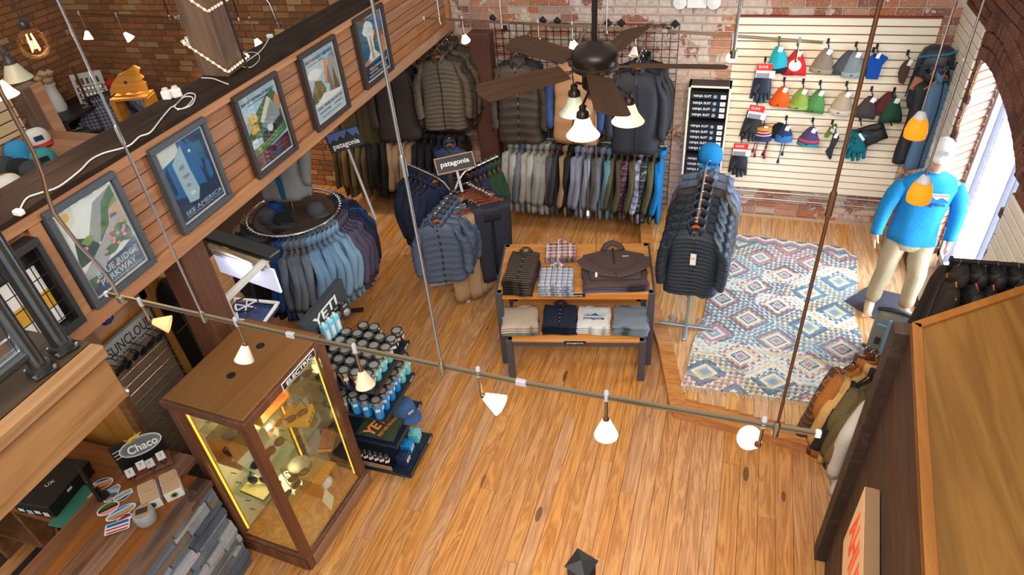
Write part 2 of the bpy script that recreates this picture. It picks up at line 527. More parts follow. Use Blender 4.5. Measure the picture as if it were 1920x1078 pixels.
cells = courses(-YB, -1.2, 0, 4.2, seed=9, skip=skipw)
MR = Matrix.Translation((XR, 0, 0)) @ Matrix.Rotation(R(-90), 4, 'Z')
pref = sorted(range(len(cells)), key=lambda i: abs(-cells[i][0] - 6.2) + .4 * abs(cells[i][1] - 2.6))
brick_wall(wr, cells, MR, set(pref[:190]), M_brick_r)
# rings of bricks on edge over the arch
for ring in range(3):
    for k in range(30):
        t0 = (k + .5) / 30; y = Y0W + (Y1W - Y0W) * t0
        z = arch_z(y); dz = arch_z(min(y + .03, Y1W - .001)) - arch_z(max(y - .03, Y0W + .001))
        ang = math.atan2(dz, .06)
        b = MB().add(brick_verts(.056, .03, .105, random.Random(k + ring)), BF)
        o = b.build('brick', M_brick_r, wr)
        n_ = Vector((0, -math.sin(ang), math.cos(ang)))
        o.matrix_local = Matrix.Translation(Vector((XR, y, z)) + n_ * (.06 + ring * .118)) @ Matrix.Rotation(ang, 4, 'X') @ Matrix.Rotation(R(-90), 4, 'Z')
# splayed far jamb of the window, one brick per course
M_jamb = brick_mat('daylit_jamb_brick', [(206, 158, 136), (190, 134, 110), (214, 176, 156), (200, 146, 116)], .3)  # bright window light on the reveal is painted into these pale colours
jm = MB()
for k in range(27):
    z = ZSILL + .042 + k * .083
    if z > 2.33: break
    b = MB().add(brick_verts(.40, .02, .072, random.Random(k)), BF)
    o = b.build('brick', M_jamb, wr)
    o.matrix_local = Matrix.Translation((XR + .15, Y1W + .15, z)) @ Matrix.Rotation(math.atan2(.28, .28), 4, 'Z')
win = root_struct('window_1')
M_frame = plain('grey_window_frame', (172, 172, 178), .5)
M_leadframe = plain('dark_glazing_bar', (112, 112, 130), .5)
M_glass = glass('window_glass', (245, 250, 252), .08)
XW = XR + .3
fr = MB(); fr.bx(XW, XW + .05, Y1W + .2, Y1W + .27, ZSILL, 2.5); fr.build('frame_jamb', M_frame, win)
fr = MB(); fr.bx(XW, XW + .05, Y0W - .1, Y1W + .27, ZSILL, ZSILL + .07); fr.build('frame_sill', M_frame, win)
for y in (Y1W + .02, Y1W - .72, Y1W - .86, Y0W + .02):
    MB().bx(XW, XW + .04, y, y + .013, ZSILL, 2.5).build('glazing_bar', M_leadframe, win)
MB().bx(XW + .018, XW + .024, Y0W - .1, Y1W + .27, ZSILL, 2.5).build('pane', M_glass, win)
# ---- floor: boards laid towards the back wall
fl = root_struct('floor')
MB().bx(-9.4, 3.0, -.5, YB + .1, -.06, -.012).build('subfloor', M_gap, fl)
bw = .128; r = random.Random(11); cache = {}
x = -6.2
while x < 2.0:
    y = 0.6 if x > -4.2 else 2.6
    y -= r.uniform(0, 1.6)
    wide = bw * r.choice((1, 1, .86, 1.1))
    while y < YB:
        L = r.choice((2.2, 2.9, 3.6)); L = min(L, YB + .05 - y)
        if not (x > -.3 and y > 5.1) and L > .1:
            key = (round(wide, 3), round(L, 2))
            if key not in cache:
                cache[key] = MB().bx(.0016, wide - .0016, .001, L - .001, -.02, 0).mesh('plank', M_floor)
            link('plank', cache[key], fl, (x, y, r.uniform(-.0008, .0008)))
        y += L
    x += wide
# ---- raised platform along the window
PL = [(-.17, 4.18), (1.04, 4.03), (2.0, 3.92), (2.0, YB), (-.98, YB), (-.62, 5.65), (-.39, 4.99)]
pf = root_struct('trim_2'); pf.name = 'trim_2'
MB().prism([(p[0], p[1]) for p in PL], 0, ZP - .022).build('platform_core', M_platedge, pf)
def xleft(y):
    pts = [(4.18, -.17), (4.99, -.39), (5.65, -.62), (YB, -.98)]
    for (a, xa), (b, xb) in zip(pts, pts[1:]):
        if y <= b: return xa + (xb - xa) * (y - a) / (b - a)
    return -.98
def yfront(x): return 4.18 - .125 * (x + .17)
x = -.95; r = random.Random(4)
while x < 2.0:
    w = .118 * r.choice((1, 1, 1.12)); xe = min(x + w, 2.0)
    ys = [y for y in [4.0 + k * .02 for k in range(180)] if xleft(y) + .0 < x and y > yfront(x) + .14]
    if ys:
        ya = ys[0]
        cuts = [ya, ya + r.uniform(1.2, 2.4), YB]
        for a, b in zip(cuts, cuts[1:]):
            if b - a > .1:
                o = MB().bx(.001, xe - x - .001, 0, b - a - .002, -.02, 0).build('plank', M_plat, pf, loc=(x, a, ZP))
    x = xe
d = Vector((2.17, -.26, 0)).normalized()
MB().hexa([Vector(p) for p in ((-.19, 4.16, ZP - .03), (2.0, 3.895, ZP - .03), (2.0, 4.035, ZP - .03), (-.15, 4.30, ZP - .03), (-.19, 4.16, ZP + .004), (2.0, 3.895, ZP + .004), (2.0, 4.035, ZP + .004), (-.15, 4.30, ZP + .004))]).build('nosing', M_platedge, pf)
ed = [(-.19, 4.16), (-.41, 4.98), (-.64, 5.64), (-1.0, YB)]
for (xa, ya), (xb, yb) in zip(ed, ed[1:]):
    MB().hexa([(xa, ya, ZP - .03), (xa + .14, ya + .02, ZP - .03), (xb + .14, yb + .02, ZP - .03), (xb, yb, ZP - .03), (xa, ya, ZP + .003), (xa + .14, ya + .02, ZP + .003), (xb + .14, yb + .02, ZP + .003), (xb, yb, ZP + .003)]).build('nosing', M_platedge, pf)
MB().hexa([(-.17, 4.175, 0), (2.0, 3.91, 0), (2.0, 3.93, 0), (-.17, 4.195, 0), (-.17, 4.175, ZP - .031), (2.0, 3.91, ZP - .031), (2.0, 3.93, ZP - .031), (-.17, 4.195, ZP - .031)]).build('riser', M_platedge, pf)
# ---- skirting strip under the slat wall
MB().bx(-.98, XR, YB - .03, YB, ZP, ZP + .035).build('baseboard_back', plain('dusty_skirting', (186, 160, 134), .8)); struct(bpy.data.objects['baseboard_back'])
# ---- two steel rails along the foot of the back wall
M_rail = metal('brushed_steel', (190, 192, 196), .28)
M_chrome = metal('chrome', (214, 214, 218), .12)
for k, yy in enumerate((365, 378)):
    p = aty(1500, yy, YB - .06)
    o = MB().tube([(-.1, 0, 0), (2.0, 0, 0)], .009, 8).build('steel_pipe', M_rail, smooth=True, loc=(0, YB - .06, p.z))
    tag(o, ('upper' if k == 0 else 'lower') + ' of two thin steel pipes running along the brick under the slat wall', 'pipe')

# ---- slat wall on the back wall
M_slat = wood('pale_maple_slat', (220, 210, 188), (238, 230, 214), axis=0, scale=.6, rough=.5, rand=.06, ring=2, knots=False)
M_slatgap = plain('slat_groove_brown', (112, 66, 44), .8)
tl, tr, bl, br = [aty(x, y, YB - .035) for x, y in ((1385, 26.7), (1765, 39), (1360, 347.6), (1644, 371.8))]
zt, zb = (tl.z + tr.z) / 2, (bl.z + br.z) / 2
x0s, x1s = tl.x - .005, tr.x + .005
sw = thing('slat_wall', 'large pale slat wall panel on the brick, hung with hats and gloves', 'slat wall', ((x0s + x1s) / 2, YB, zb))
w = x1s - x0s; hh = zt - zb
MB().bx(-w / 2, w / 2, -.022, 0, 0, hh).build('backing', M_slatgap, sw)
MB().bx(-w / 2 - .006, w / 2 + .006, -.045, 0, hh, hh + .012).build('top_trim', plain('red_brown_edge', (130, 52, 40), .6), sw)
NS = 24; ph = hh / NS
me = MB().bx(-w / 2, w / 2, -.04, -.02, .006, ph - .006).mesh('slat', M_slat, bevel=.003)
for k in range(NS): link('slat', me, sw, (0, 0, k * ph))
SLAT_Z = [zb + (k + 1) * ph for k in range(NS)]
# ---- slat strip on the right wall by the corner, and the slat panel nearer the camera
def slat_panel_right(name, label, ya, yb, z0, z1, n, m):
    o = thing(name, label, 'slat wall', (XR, (ya + yb) / 2, z0)); L = yb - ya
    MB().bx(-.02, 0, -L / 2, L / 2, 0, z1 - z0).build('backing', M_slatgap, o)
    p_ = (z1 - z0) / n
    me = MB().bx(-.04, -.02, -L / 2, L / 2, .006, p_ - .006).mesh('slat', m, bevel=.003)
    for k in range(n): link('slat', me, o, (0, 0, k * p_))
    return o
slat_panel_right('slat_wall', 'narrow slat wall strip in the corner between brick wall and window', Y1W + .03, YB - .02, .5, 2.62, 24, M_slat)
slat_panel_right('slat_wall', 'slat wall panel on the near side of the arched window, beside black bags', 3.3, Y0W - .04, .15, 2.0, 22, M_slat)

# ---- patterned rug
def rug_mat():
    t = NT('kilim_rug'); uv = t.n('ShaderNodeUVMap'); uv.uv_map = 'UVMap'
    u, v, _ = t.sep(uv.outputs[0])
    NU, NV = 80.0, 150.0
    U = t.math('DIVIDE', t.math('FLOOR', t.math('MULTIPLY', u, NU)), NU)
    V = t.math('DIVIDE', t.math('FLOOR', t.math('MULTIPLY', v, NV)), NV)
    def lattice(cu, cv, ou, ov):
        a = t.math('ADD', t.math('MULTIPLY', U, cu), ou); b = t.math('ADD', t.math('MULTIPLY', V, cv), ov)
        ia = t.math('FLOOR', a); ib = t.math('FLOOR', b)
        d = t.math('ADD', t.math('ABSOLUTE', t.math('SUBTRACT', t.math('FRACT', a), .5)), t.math('ABSOLUTE', t.math('SUBTRACT', t.math('FRACT', b), .5)))
        wn = t.n('ShaderNodeTexWhiteNoise', noise_dimensions='2D'); t.l(t.comb(ia, ib, 0), wn.inputs['Vector'])
        return d, wn.outputs['Value']
    cream, grey, teal, navy, pink, tan, blue, plum = [lin(c) for c in ((214, 212, 206), (168, 178, 182), (70, 124, 150), (58, 76, 98), (178, 112, 132), (196, 172, 128), (104, 150, 184), (140, 84, 116))]
    d1, r1 = lattice(2.6, 4.6, .25, .15); d2, r2 = lattice(2.6, 4.6, .75, .65)
    ramps = ([(0, tan), (.07, blue), (.13, cream), (.19, pink), (.27, tan), (.32, navy), (.36, cream), (.44, grey)],
             [(0, pink), (.06, grey), (.12, navy), (.16, cream), (.22, tan), (.28, plum), (.37, cream), (.42, teal), (.46, cream)],
             [(0, blue), (.09, tan), (.15, cream), (.2, teal), (.29, navy), (.34, cream), (.43, tan)])
    def cell(d, r_):
        q = t.mix(t.math('GREATER_THAN', r_, .36), t.ramp(d, ramps[0], 'CONSTANT'), t.ramp(d, ramps[1], 'CONSTANT'))
        return t.mix(t.math('GREATER_THAN', r_, .68), q, t.ramp(d, ramps[2], 'CONSTANT'))
    c = t.mix(t.math('GREATER_THAN', d1, .5), cell(d1, r1), cell(d2, r2))
    d1 = t.math('MINIMUM', d1, d2)
    # rows of small triangles between the diamonds
    tu = t.math('FRACT', t.math('MULTIPLY', u, 30)); tv = t.math('FRACT', t.math('MULTIPLY', v, 52))
    tri = t.math('LESS_THAN', t.math('ABSOLUTE', t.math('SUBTRACT', tu, .5)), t.math('MULTIPLY', tv, .5))
    ringm = t.math('MULTIPLY', t.math('GREATER_THAN', d1, .24), t.math('LESS_THAN', d1, .52))
    wn = t.n('ShaderNodeTexWhiteNoise', noise_dimensions='2D'); t.l(t.comb(t.math('FLOOR', t.math('MULTIPLY', u, 3)), t.math('FLOOR', t.math('MULTIPLY', v, 12)), 0), wn.inputs['Vector'])
    tc = t.ramp(wn.outputs['Value'], [(0, navy), (.3, teal), (.48, cream), (.68, blue), (.8, plum), (.9, navy)], 'CONSTANT')
    c = t.mix(t.math('MULTIPLY', t.math('MULTIPLY', tri, ringm), .85), c, tc)
    # zigzag border at the far end, washed stripe bands at the near end
    zz = t.math('ABSOLUTE', t.math('SUBTRACT', t.math('FRACT', t.math('MULTIPLY', U, 7)), .5))
    bz = t.math('ADD', V, t.math('MULTIPLY', zz, .045))
    band = t.ramp(t.math('SUBTRACT', bz, .9), [(0, c if False else cream), (.02, tan), (.035, navy), (.058, teal), (.07, pink), (.085, cream), (.1, navy)], 'CONSTANT')
    c = t.mix(t.math('GREATER_THAN', bz, .955), c, band)
    nb = t.math('MULTIPLY', t.math('GREATER_THAN', t.noise(t.mapping(uv.outputs[0], (1.2, 26, 1)), 1, 2), .56), t.math('LESS_THAN', v, .24))
    c = t.mix(t.math('MULTIPLY', nb, .6), c, tan)
    c = t.mix(t.math('MULTIPLY', t.noise(uv.outputs[0], 5, 4), .34), c, lin((196, 196, 192)))
    t.bsdf(c, .95, 0, t.bump(t.noise(t.mapping(uv.outputs[0], (160, 260, 1)), 1, 2), .4, .004), .15)
    return t.mat
TL, TR_, BR, BL = [atz(x, y, ZP + .01) for x, y in ((1368, 438), (1599, 466), (1628, 768), (1276, 722))]
nu, nv = 24, 40; vs = []; fs = []
for j in range(nv + 1):
    for i in range(nu + 1):
        u, v = i / nu, j / nv
        p = (BL * (1 - u) + BR * u) * (1 - v) + (TL * (1 - u) + TR_ * u) * v
        p.x += .03 * math.sin(v * 9) * u + .01 * math.sin(v * 21)
        if u > .93 and v > .84: p.y -= .12 * (v - .84) / .16
        p.z = ZP + .012 + .004 * math.sin(u * 9 + v * 5) * math.sin(v * 13)
        vs.append(p)
for j in range(nv):
    for i in range(nu):
        a = j * (nu + 1) + i; fs.append((a, a + 1, a + nu + 2, a + nu + 1))
me = bpy.data.meshes.new('rug'); me.from_pydata([tuple(p) for p in vs], [], fs)
uvl = me.uv_layers.new(name='UVMap')
for poly in me.polygons:
    for li in poly.loop_indices:
        vi = me.loops[li].vertex_index
        uvl.data[li].uv = ((vi % (nu + 1)) / nu, (vi // (nu + 1)) / nv)
me.materials.append(rug_mat())
rug = thing('kilim_rug', 'large faded kilim rug with blue, pink and cream stepped diamonds on the platform', 'rug', (0, 0, 0))
o = link('woven_field', me, rug)
sm = o.modifiers.new('thickness', 'SOLIDIFY'); sm.thickness = .008; sm.offset = -1
mb = MB(); r = random.Random(2)
for k in range(110):
    for (A, B, s) in ((BL, BR, -1), (TL, TR_, 1)):
        t_ = (k + r.random()) / 110; p = A * (1 - t_) + B * t_; q = p + Vector((r.uniform(-.02, .02), s * r.uniform(.03, .065), 0))
        p.z = ZP + .006; q.z = ZP + .006
        mb.bar(p, q, .005, .004)
o = mb.build('fringe', fabric('rug_fringe_cream', (214, 206, 190)), rug); o['kind'] = 'stuff'
# ================================================================== BEAM WALL (header with posters), LANDING, COUNTER
M_cedar = wood('cedar_board', (128, 82, 50), (170, 116, 76), axis=1, scale=.7, rough=.55, rand=.16, ring=4, knots=False)
M_cedar_trim = wood('cedar_trim', (152, 104, 68), (188, 138, 98), axis=1, scale=.7, rough=.55, rand=.12, ring=3, knots=False)
M_cap = wood('dark_stained_beam', (28, 20, 16), (56, 42, 34), axis=1, scale=.6, rough=.75, spec=.12, rand=.2, ring=4, knots=False, wear=.3)
M_timber = wood('grey_brown_timber', (78, 58, 46), (126, 100, 82), axis=2, scale=.5, rough=.75, rand=.1, ring=3, knots=False)
M_timber_d = wood('dark_brown_timber', (78, 46, 32), (116, 74, 52), axis=2, scale=.5, rough=.6, rand=.1, ring=3, knots=False)
M_black = plain('matt_black', (24, 24, 26), .5)
M_dark = plain('black_plastic', (34, 35, 38), .4)
M_white = plain('white_card', (232, 232, 230), .6)
M_wire = plain('dark_wire', (40, 38, 38), .4, .6)
hd = root_struct('wall_beam')
ZB0, ZB1 = 2.345, 3.075
MB().bx(XM - .28, XM - .03, .9, YB, ZB0, ZB1).build('core', M_cedar, hd)
r = random.Random(8); nb = 6; hb = (3.015 - 2.43) / nb
for k in range(nb):
    cuts = sorted([.9, YB] + [r.uniform(1.8, 6.8) for _ in range(1)])
    for a, b in zip(cuts, cuts[1:]):
        MB().bx(-.03, 0, 0, b - a - .003, .003, hb - .004).build('board', M_cedar, hd, bevel=.002, loc=(XM, a, 2.43 + k * hb))
for nm, z0, z1, pr in (('bottom_rail', 2.33, 2.43, .028), ('top_rail', 3.015, 3.076, .028)):
    for a, b in ((.9, 4.95), (4.953, YB)):
        MB().bx(XM - .03, XM + pr, a, b, z0, z1).build(nm, M_cedar_trim, hd, bevel=.004)
for y in (1.94, atx(835, 30, XM).y, 1.2):
    MB().bx(XM, XM + .024, y, y + .075, 2.43, 3.015).build('stile', M_cedar_trim, hd, bevel=.003)
for x0, x1 in ((-3.45, XM + .035), (-3.60, -3.453)):
    MB().bx(x0, x1, .9, YB, 3.077, 3.11).build('cap_board', M_cap, hd, bevel=.004)
# timber posts: under the beam, at the back wall, and the one that carries on up from the beam
def post(poly, z0, z1, m, label, name='timber_post'):
    c = sum((Vector((x, y, 0)) for x, y in poly), Vector()) / len(poly)
    o = MB().prism([(x - c.x, y - c.y) for x, y in poly], 0, z1 - z0).build(name, m, bevel=.008, loc=(c.x, c.y, z0))
    return tag(o, label, 'post')
post([(-3.52, 2.73), (-3.3, 2.73), (-3.3, 2.95), (-3.52, 2.95)], 0, 2.34, M_timber_d, 'dark brown timber post under the poster beam, behind the glass display case')
pa = aty(873, 45, 7.35); pb = aty(915, 60, 7.35)
post([(pa.x, 7.35), (pb.x, 7.35), (pb.x, YB - .07), (pa.x, YB - .07)], 0, 2.33, plain('purple_brown_paint', (92, 58, 50), .5, 0, .25, 5), 'purple-brown square post against the brick wall between the hung jackets')
tp = post([(-3.36, 3.76), (-3.40, 4.01), (-3.65, 4.02), (-3.61, 3.77)], 3.11, 5.2, M_timber, 'weathered grey timber post rising from the beam, wrapped in string lights')
# string lights
M_cable = plain('clear_rope_light_tube', (206, 196, 170), .4)
M_bulbw = glow('warm_fairy_light', (255, 200, 136), 5)
def rope_light(z0, drop, label):
    q = [(-3.33, 3.73), (-3.37, 4.04), (-3.68, 4.05), (-3.64, 3.74)]
    pts = []
    for k in range(33):
        t = k / 32 * 4; i = int(min(t, 3.999)); f = t - i
        a, b = q[(i + 3) % 4], q[(i + 4) % 4]
        pts.append(Vector((a[0] * (1 - f) + b[0] * f, a[1] * (1 - f) + b[1] * f, 0)))
    for k, p in enumerate(pts):
        t = k / 8; i = int(min(t, 3.999)); zs = (.2, .0, .01, .14, .2); p.z = z0 + (zs[i] + (zs[i + 1] - zs[i]) * (t - i)) * drop
    o = thing('string_lights', label, 'lights', (-3.5, 3.89, z0))
    off = Vector((-3.5, 3.89, z0)); pts = [p - off for p in pts]
    MB().tube(pts, .007, 6, cap=True).build('rope', M_cable, o, smooth=True)
    mb = MB()
    for i in range(len(pts) - 1):
        for f in (.5,):
            c = pts[i] * (1 - f) + pts[i + 1] * f
            mb.lathe([(.001, -.009), (.009, -.003), (.009, .003), (.001, .009)], 6, Matrix.Translation(c))
    b = mb.build('bulbs', M_bulbw, o); b['kind'] = 'stuff'
rope_light(3.16, 1, 'lower loop of warm string lights wrapped around the grey timber post')
rope_light(3.56, 1, 'upper loop of warm string lights wrapped around the grey timber post')
# white cables and plugs lying on the beam
M_cord = plain('white_cord', (206, 206, 204), .45)
def cord(pix, label, z=3.118, rad=.0045, plug=None, name='extension_lead'):
    pts = [atz(x, y, z) for x, y in pix]
    c = pts[0].copy(); pts = [p - c for p in pts]
    # smooth the path
    q = []
    for i in range(len(pts) - 1):
        p0, p1, p2, p3 = pts[max(i - 1, 0)], pts[i], pts[i + 1], pts[min(i + 2, len(pts) - 1)]
        for k in range(5):
            t = k / 5
            q.append(.5 * ((2 * p1) + (-p0 + p2) * t + (2 * p0 - 5 * p1 + 4 * p2 - p3) * t * t + (-p0 + 3 * p1 - 3 * p2 + p3) * t ** 3))
    q.append(pts[-1])
    o = thing(name, label, 'cord', c)
    MB().tube(q, rad, 6).build('cable', M_cord, o, smooth=True)
    if plug:
        for k in plug: MB().box(q[0 if k == 0 else -1], (.05, .035, .03)).build('plug', M_white, o, bevel=.006)
    return o
cord([(35, 398), (50, 372), (75, 362), (110, 350), (150, 320), (170, 300), (195, 287), (240, 274), (262, 256), (282, 248), (303, 222), (320, 202)], 'white power cord running along the dark beam cap with a plug at its near end', plug=(0,))
cord([(378, 146), (398, 147), (412, 152), (428, 158)], 'short white cord at the foot of the grey timber post')
cord([(320, 202), (330, 196), (350, 176), (366, 178), (360, 196), (340, 204), (328, 200), (345, 182), (362, 184), (350, 200), (332, 206)], 'bundled coil of white cord on the beam cap left of the timber post')
cord([(458, 118), (480, 103), (492, 92), (500, 80), (506, 68)], 'white cord with adapter on the beam cap right of the timber post', plug=(1,))
cord([(440, 122), (462, 100), (482, 100), (486, 112), (470, 126), (450, 124)], 'loop of thin grey cord beside the timber post foot', rad=.003)
for (x, y, dx, rz, lab) in ((316, 186, .02, .3, 'white power adapter block standing on the beam cap among coiled cord'), (334, 182, .03, .9, 'white plug with round base lying beside the coiled cord')):
    p = atz(x, y, 3.112)
    o = thing('power_adapter', lab, 'adapter', p, rz)
    MB().box((0, 0, .03), (.06, .045, .06)).build('body', M_white, o, bevel=.008)
    MB().lathe([(.02, .06), (.018, .075), (.001, .076)], 12).build('socket', M_cord, o)

# ---- posters
PAL = dict(navy=(26, 44, 84), blue=(30, 108, 176), pale=(176, 208, 224), white=(238, 240, 238), cream=(232, 224, 202), green=(64, 104, 50), lgreen=(128, 150, 74), dgreen=(32, 58, 42), pink=(232, 150, 150), grey=(150, 156, 158), dgrey=(88, 92, 96), black=(24, 26, 30), red=(176, 46, 58), yellow=(228, 180, 52), orange=(226, 140, 80), brown=(150, 96, 60), road=(170, 172, 178), teal=(26, 106, 134), maroon=(54, 22, 34), tan=(206, 170, 140))
_pm = {}
def pm(c):
    if c not in _pm: _pm[c] = plain('ink_' + c, PAL[c], .35, 0, .1, 30)
    return _pm[c]
M_frame_g = plain('dark_slate_frame', (62, 68, 76), .5, 0, .15)
M_frame_b = plain('dark_brown_frame', (52, 42, 42), .5, 0, .15)
def poster(pix, label, fm, art, words):
    c = [atx(x, y, XM + .05) for x, y in pix]       # tl, tr, br, bl
    yl, yr = (c[0].y + c[3].y) / 2, (c[1].y + c[2].y) / 2
    zt, zb_ = (c[0].z + c[1].z) / 2, (c[2].z + c[3].z) / 2
    w, h = yr - yl, zt - zb_
    o = thing('framed_poster', label, 'poster', (XM + .004, (yl + yr) / 2, zb_))
    f = .038
    for a, b, z0, z1 in ((-w / 2, w / 2, 0, f), (-w / 2, w / 2, h - f, h), (-w / 2, -w / 2 + f, f, h - f), (w / 2 - f, w / 2, f, h - f)):
        MB().bx(0, .05, a, b, z0, z1).build('frame_side', fm, o, bevel=.004)
    MB().bx(0, .026, -w / 2 + f, w / 2 - f, f, h - f).build('mat_board', M_white, o)
    m = f + .016; W, H = w - 2 * m, h - 2 * m
    names = []; mb = MB()
    for k, (col, pts) in enumerate(art):
        if col not in names: names.append(col)
        mb.mi = names.index(col)
        mb.poly([(.0265 + .00022 * k, -W / 2 + W * u, m + H * v) for u, v in pts])
    me = bpy.data.meshes.new('print'); me.from_pydata(mb.v, [], mb.f)
    for n_ in names: me.materials.append(pm(n_))
    me.polygons.foreach_set('material_index', mb.m); me.update()
    link('print', me, o)
    for (s, u, v, ww, hh_, col) in words:
        lettering(s, pm(col), o, frame_m((.031, -W / 2 + W * u, m + H * v), (0, 1, 0), (0, 0, 1)), ww * W, hh_ * H, depth=.0006, bold=.01)
    mg = glass('poster_glass', (250, 252, 252), .03)
    MB().bx(.034, .036, -w / 2 + f, w / 2 - f, f, h - f).build('glazing', mg, o)
    return o
rp = random.Random(21)
def blob(cx, cy, rx, ry, n=9, j=.25):
    return [(cx + rx * (1 + rp.uniform(-j, j)) * math.cos(2 * PI * k / n), cy + ry * (1 + rp.uniform(-j, j)) * math.sin(2 * PI * k / n)) for k in range(n)]
S0, S1 = 0.0, 1.0
full = [(0, 0), (1, 0), (1, 1), (0, 1)]
art1 = [('white', full), ('cream', [(0, .75), (.25, .85), (.3, 1), (0, 1)]), ('yellow', blob(.12, .93, .1, .05)), ('grey', [(.3, .6), (.62, .92), (1, .98), (1, .55), (.3, .5)]), ('green', [(.45, .5), (.75, .88), (1, .99), (1, .5)]), ('lgreen', [(.6, .5), (.85, .8), (1, .86), (1, .5)]),
        ('dgreen', [(0, .45), (.1, .7), (.3, .62), (.42, .5), (.42, .4), (0, .38)]), ('lgreen', blob(.28, .6, .1, .05)), ('tan', [(.66, .56), (.8, .76), (1, .8), (1, .55)]), ('dgrey', blob(.84, .66, .07, .045)), ('road', [(0, .3), (.42, .48), (.78, .66), (.96, .66), (.9, .58), (.6, .36), (.32, .22), (0, .22)]), ('green', [(0, .22), (.3, .2), (.3, .05), (0, .05)]),
        ('green', blob(.8, .47, .2, .11)), ('dgreen', blob(.9, .42, .12, .08)), ('green', blob(.55, .36, .14, .06)), ('navy', [(0, 0), (1, 0), (1, .34), (.7, .28), (.4, .27), (.2, .16), (0, .08)])]
for k in range(20): art1.append(('pink', blob(rp.choice((.5, .62, .74, .86, .66, .16, .2)) + rp.uniform(-.05, .05), rp.uniform(.34, .55) if k > 4 else rp.uniform(.12, .2), .035, .022, 7)))
PIX = [((78, 401), (216, 321), (296, 493), (183, 580)), ((280, 279), (388, 219), (437, 375), (344, 439)), ((435, 190), (516, 130), (563, 276), (491, 337)), ((558, 106), (627, 65), (661, 200), (600, 247)), ((662, 40), (716, 3), (741, 128), (691, 169))]
poster(PIX[0], 'framed poster of a flowering mountain road, nearest the camera on the beam', M_frame_g, art1, [('BLUE RIDGE', .55, .2, .82, .075, 'pale'), ('PARKWAY', .5, .1, .7, .075, 'pale'), ('NATIONAL PARK SERVICE ROADWAY', .6, .035, .7, .014, 'pale')])
art2 = [('blue', full), ('white', [(0, .8), (.42, .86), (.42, 1), (0, 1)]), ('navy', [(.55, 1), (.7, .8), (.75, .3), (1, .25), (1, 1)]), ('blue', [(.62, 1), (.8, .85), (.78, .5), (.66, .6)]), ('teal', blob(.84, .75, .08, .18)), ('blue', blob(.88, .45, .06, .16)), ('navy', [(0, 0), (1, 0), (1, .34), (.75, .3), (.5, .36), (.2, .3), (0, .36)]),
        ('pale', [(.3, .84), (.48, .95), (.5, .6), (.55, .3), (.45, .17), (.25, .2), (.22, .45), (.2, .78)]), ('grey', blob(.36, .68, .07, .03)), ('grey', blob(.38, .55, .08, .025)), ('grey', blob(.36, .42, .06, .03)), ('white', blob(.62, .82, .03, .02)), ('white', blob(.38, .3, .06, .03)), ('navy', [(.02, .7), (.08, .8), (.1, .4), (.04, .4)])]
poster(PIX[1], 'framed blue cave poster, second from the camera on the beam', M_frame_g, art2, [('SEE AMERICA', .53, .1, .9, .06, 'pale'), ('UNITED STATES TRAVEL BUREAU', .53, .045, .9, .018, 'pale')])
art3 = [('pale', full), ('green', [(0, .5), (.3, .72), (.7, .88), (.9, .92), (1, .8), (1, .4), (0, .4)]), ('yellow', blob(.22, .68, .16, .06)), ('orange', blob(.95, .72, .08, .12)), ('yellow', blob(.2, .55, .13, .07)), ('grey', [(.38, .52), (.72, .86), (.95, .66), (.92, .5), (.6, .4)]), ('cream', [(.38, .6), (.72, .86), (.8, .8), (.45, .55)]), ('black', [(.3, .4), (.95, .52), (1, .3), (.3, .28)]), ('white', blob(.58, .44, .09, .06)), ('dgrey', blob(.42, .4, .11, .075)), ('black', blob(.42, .4, .07, .05)), ('white', blob(.12, .4, .08, .03)),
        ('green', [(0, .3), (.5, .32), (1, .42), (1, .28), (.4, .2), (0, .2)]), ('lgreen', [(.1, .27), (.9, .37), (.9, .35), (.1, .25)]), ('lgreen', [(.1, .23), (.9, .32), (.9, .3), (.1, .215)]), ('maroon', [(0, 0), (1, 0), (1, .24), (.5, .2), (0, .2)])]
poster(PIX[2], 'framed poster of a grey mill in autumn colours, middle one on the beam', M_frame_b, art3, [('RANGER NATURALIST SERVICE', .5, .93, .9, .035, 'black'), ('TALKS  HIKES  CAMPFIRES', .45, .88, .6, .015, 'dgrey'), ('GREAT SMOKY MOUNTAINS', .5, .165, .9, .042, 'red'), ('NATIONAL', .28, .1, .36, .03, 'red'), ('PARK', .76, .1, .3, .03, 'red'), ('DEPARTMENT OF THE INTERIOR', .4, .04, .6, .014, 'red')])
art4 = [('pale', full), ('white', blob(.25, .72, .25, .08)), ('orange', [(.5, .5), (.62, .86), (.72, .84), (.66, .45)]), ('teal', [(.58, .5), (.7, .74), (.8, .7), (.7, .4)]), ('grey', [(.6, .3), (.75, .85), (1, .9), (1, .3)]), ('green', [(.05, .35), (.2, .62), (.4, .58), (.5, .42), (.4, .3)]), ('dgreen', [(.75, .3), (.85, .7), (.95, .3)]), ('dgrey', [(.6, .3), (.7, .66), (.78, .3)]), ('dgreen', [(.0, .3), (.08, .52), (.18, .3)]), ('dgreen', [(.2, .34), (.27, .52), (.34, .34)]), ('brown', blob(.16, .5, .06, .05)), ('brown', blob(.4, .45, .05, .04)), ('pale', [(0, 0), (1, 0), (1, .3), (0, .3)]), ('white', [(0, .24), (.4, .38), (.6, .34), (1, .3), (1, .26), (.5, .24)])]
poster(PIX[3], 'framed pale wintry forest poster, second from the back wall on the beam', M_frame_b, art4, [('NATURALIST SERVICE', .5, .93, .9, .045, 'navy'), ('GUIDED TRIPS', .35, .87, .5, .018, 'dgrey'), ('GREAT SMOKY MOUNTAINS', .52, .2, .9, .042, 'navy'), ('NATIONAL', .3, .125, .4, .03, 'navy'), ('PARK', .78, .125, .28, .03, 'navy'), ('DEPARTMENT OF THE INTERIOR', .5, .05, .7, .014, 'navy')])
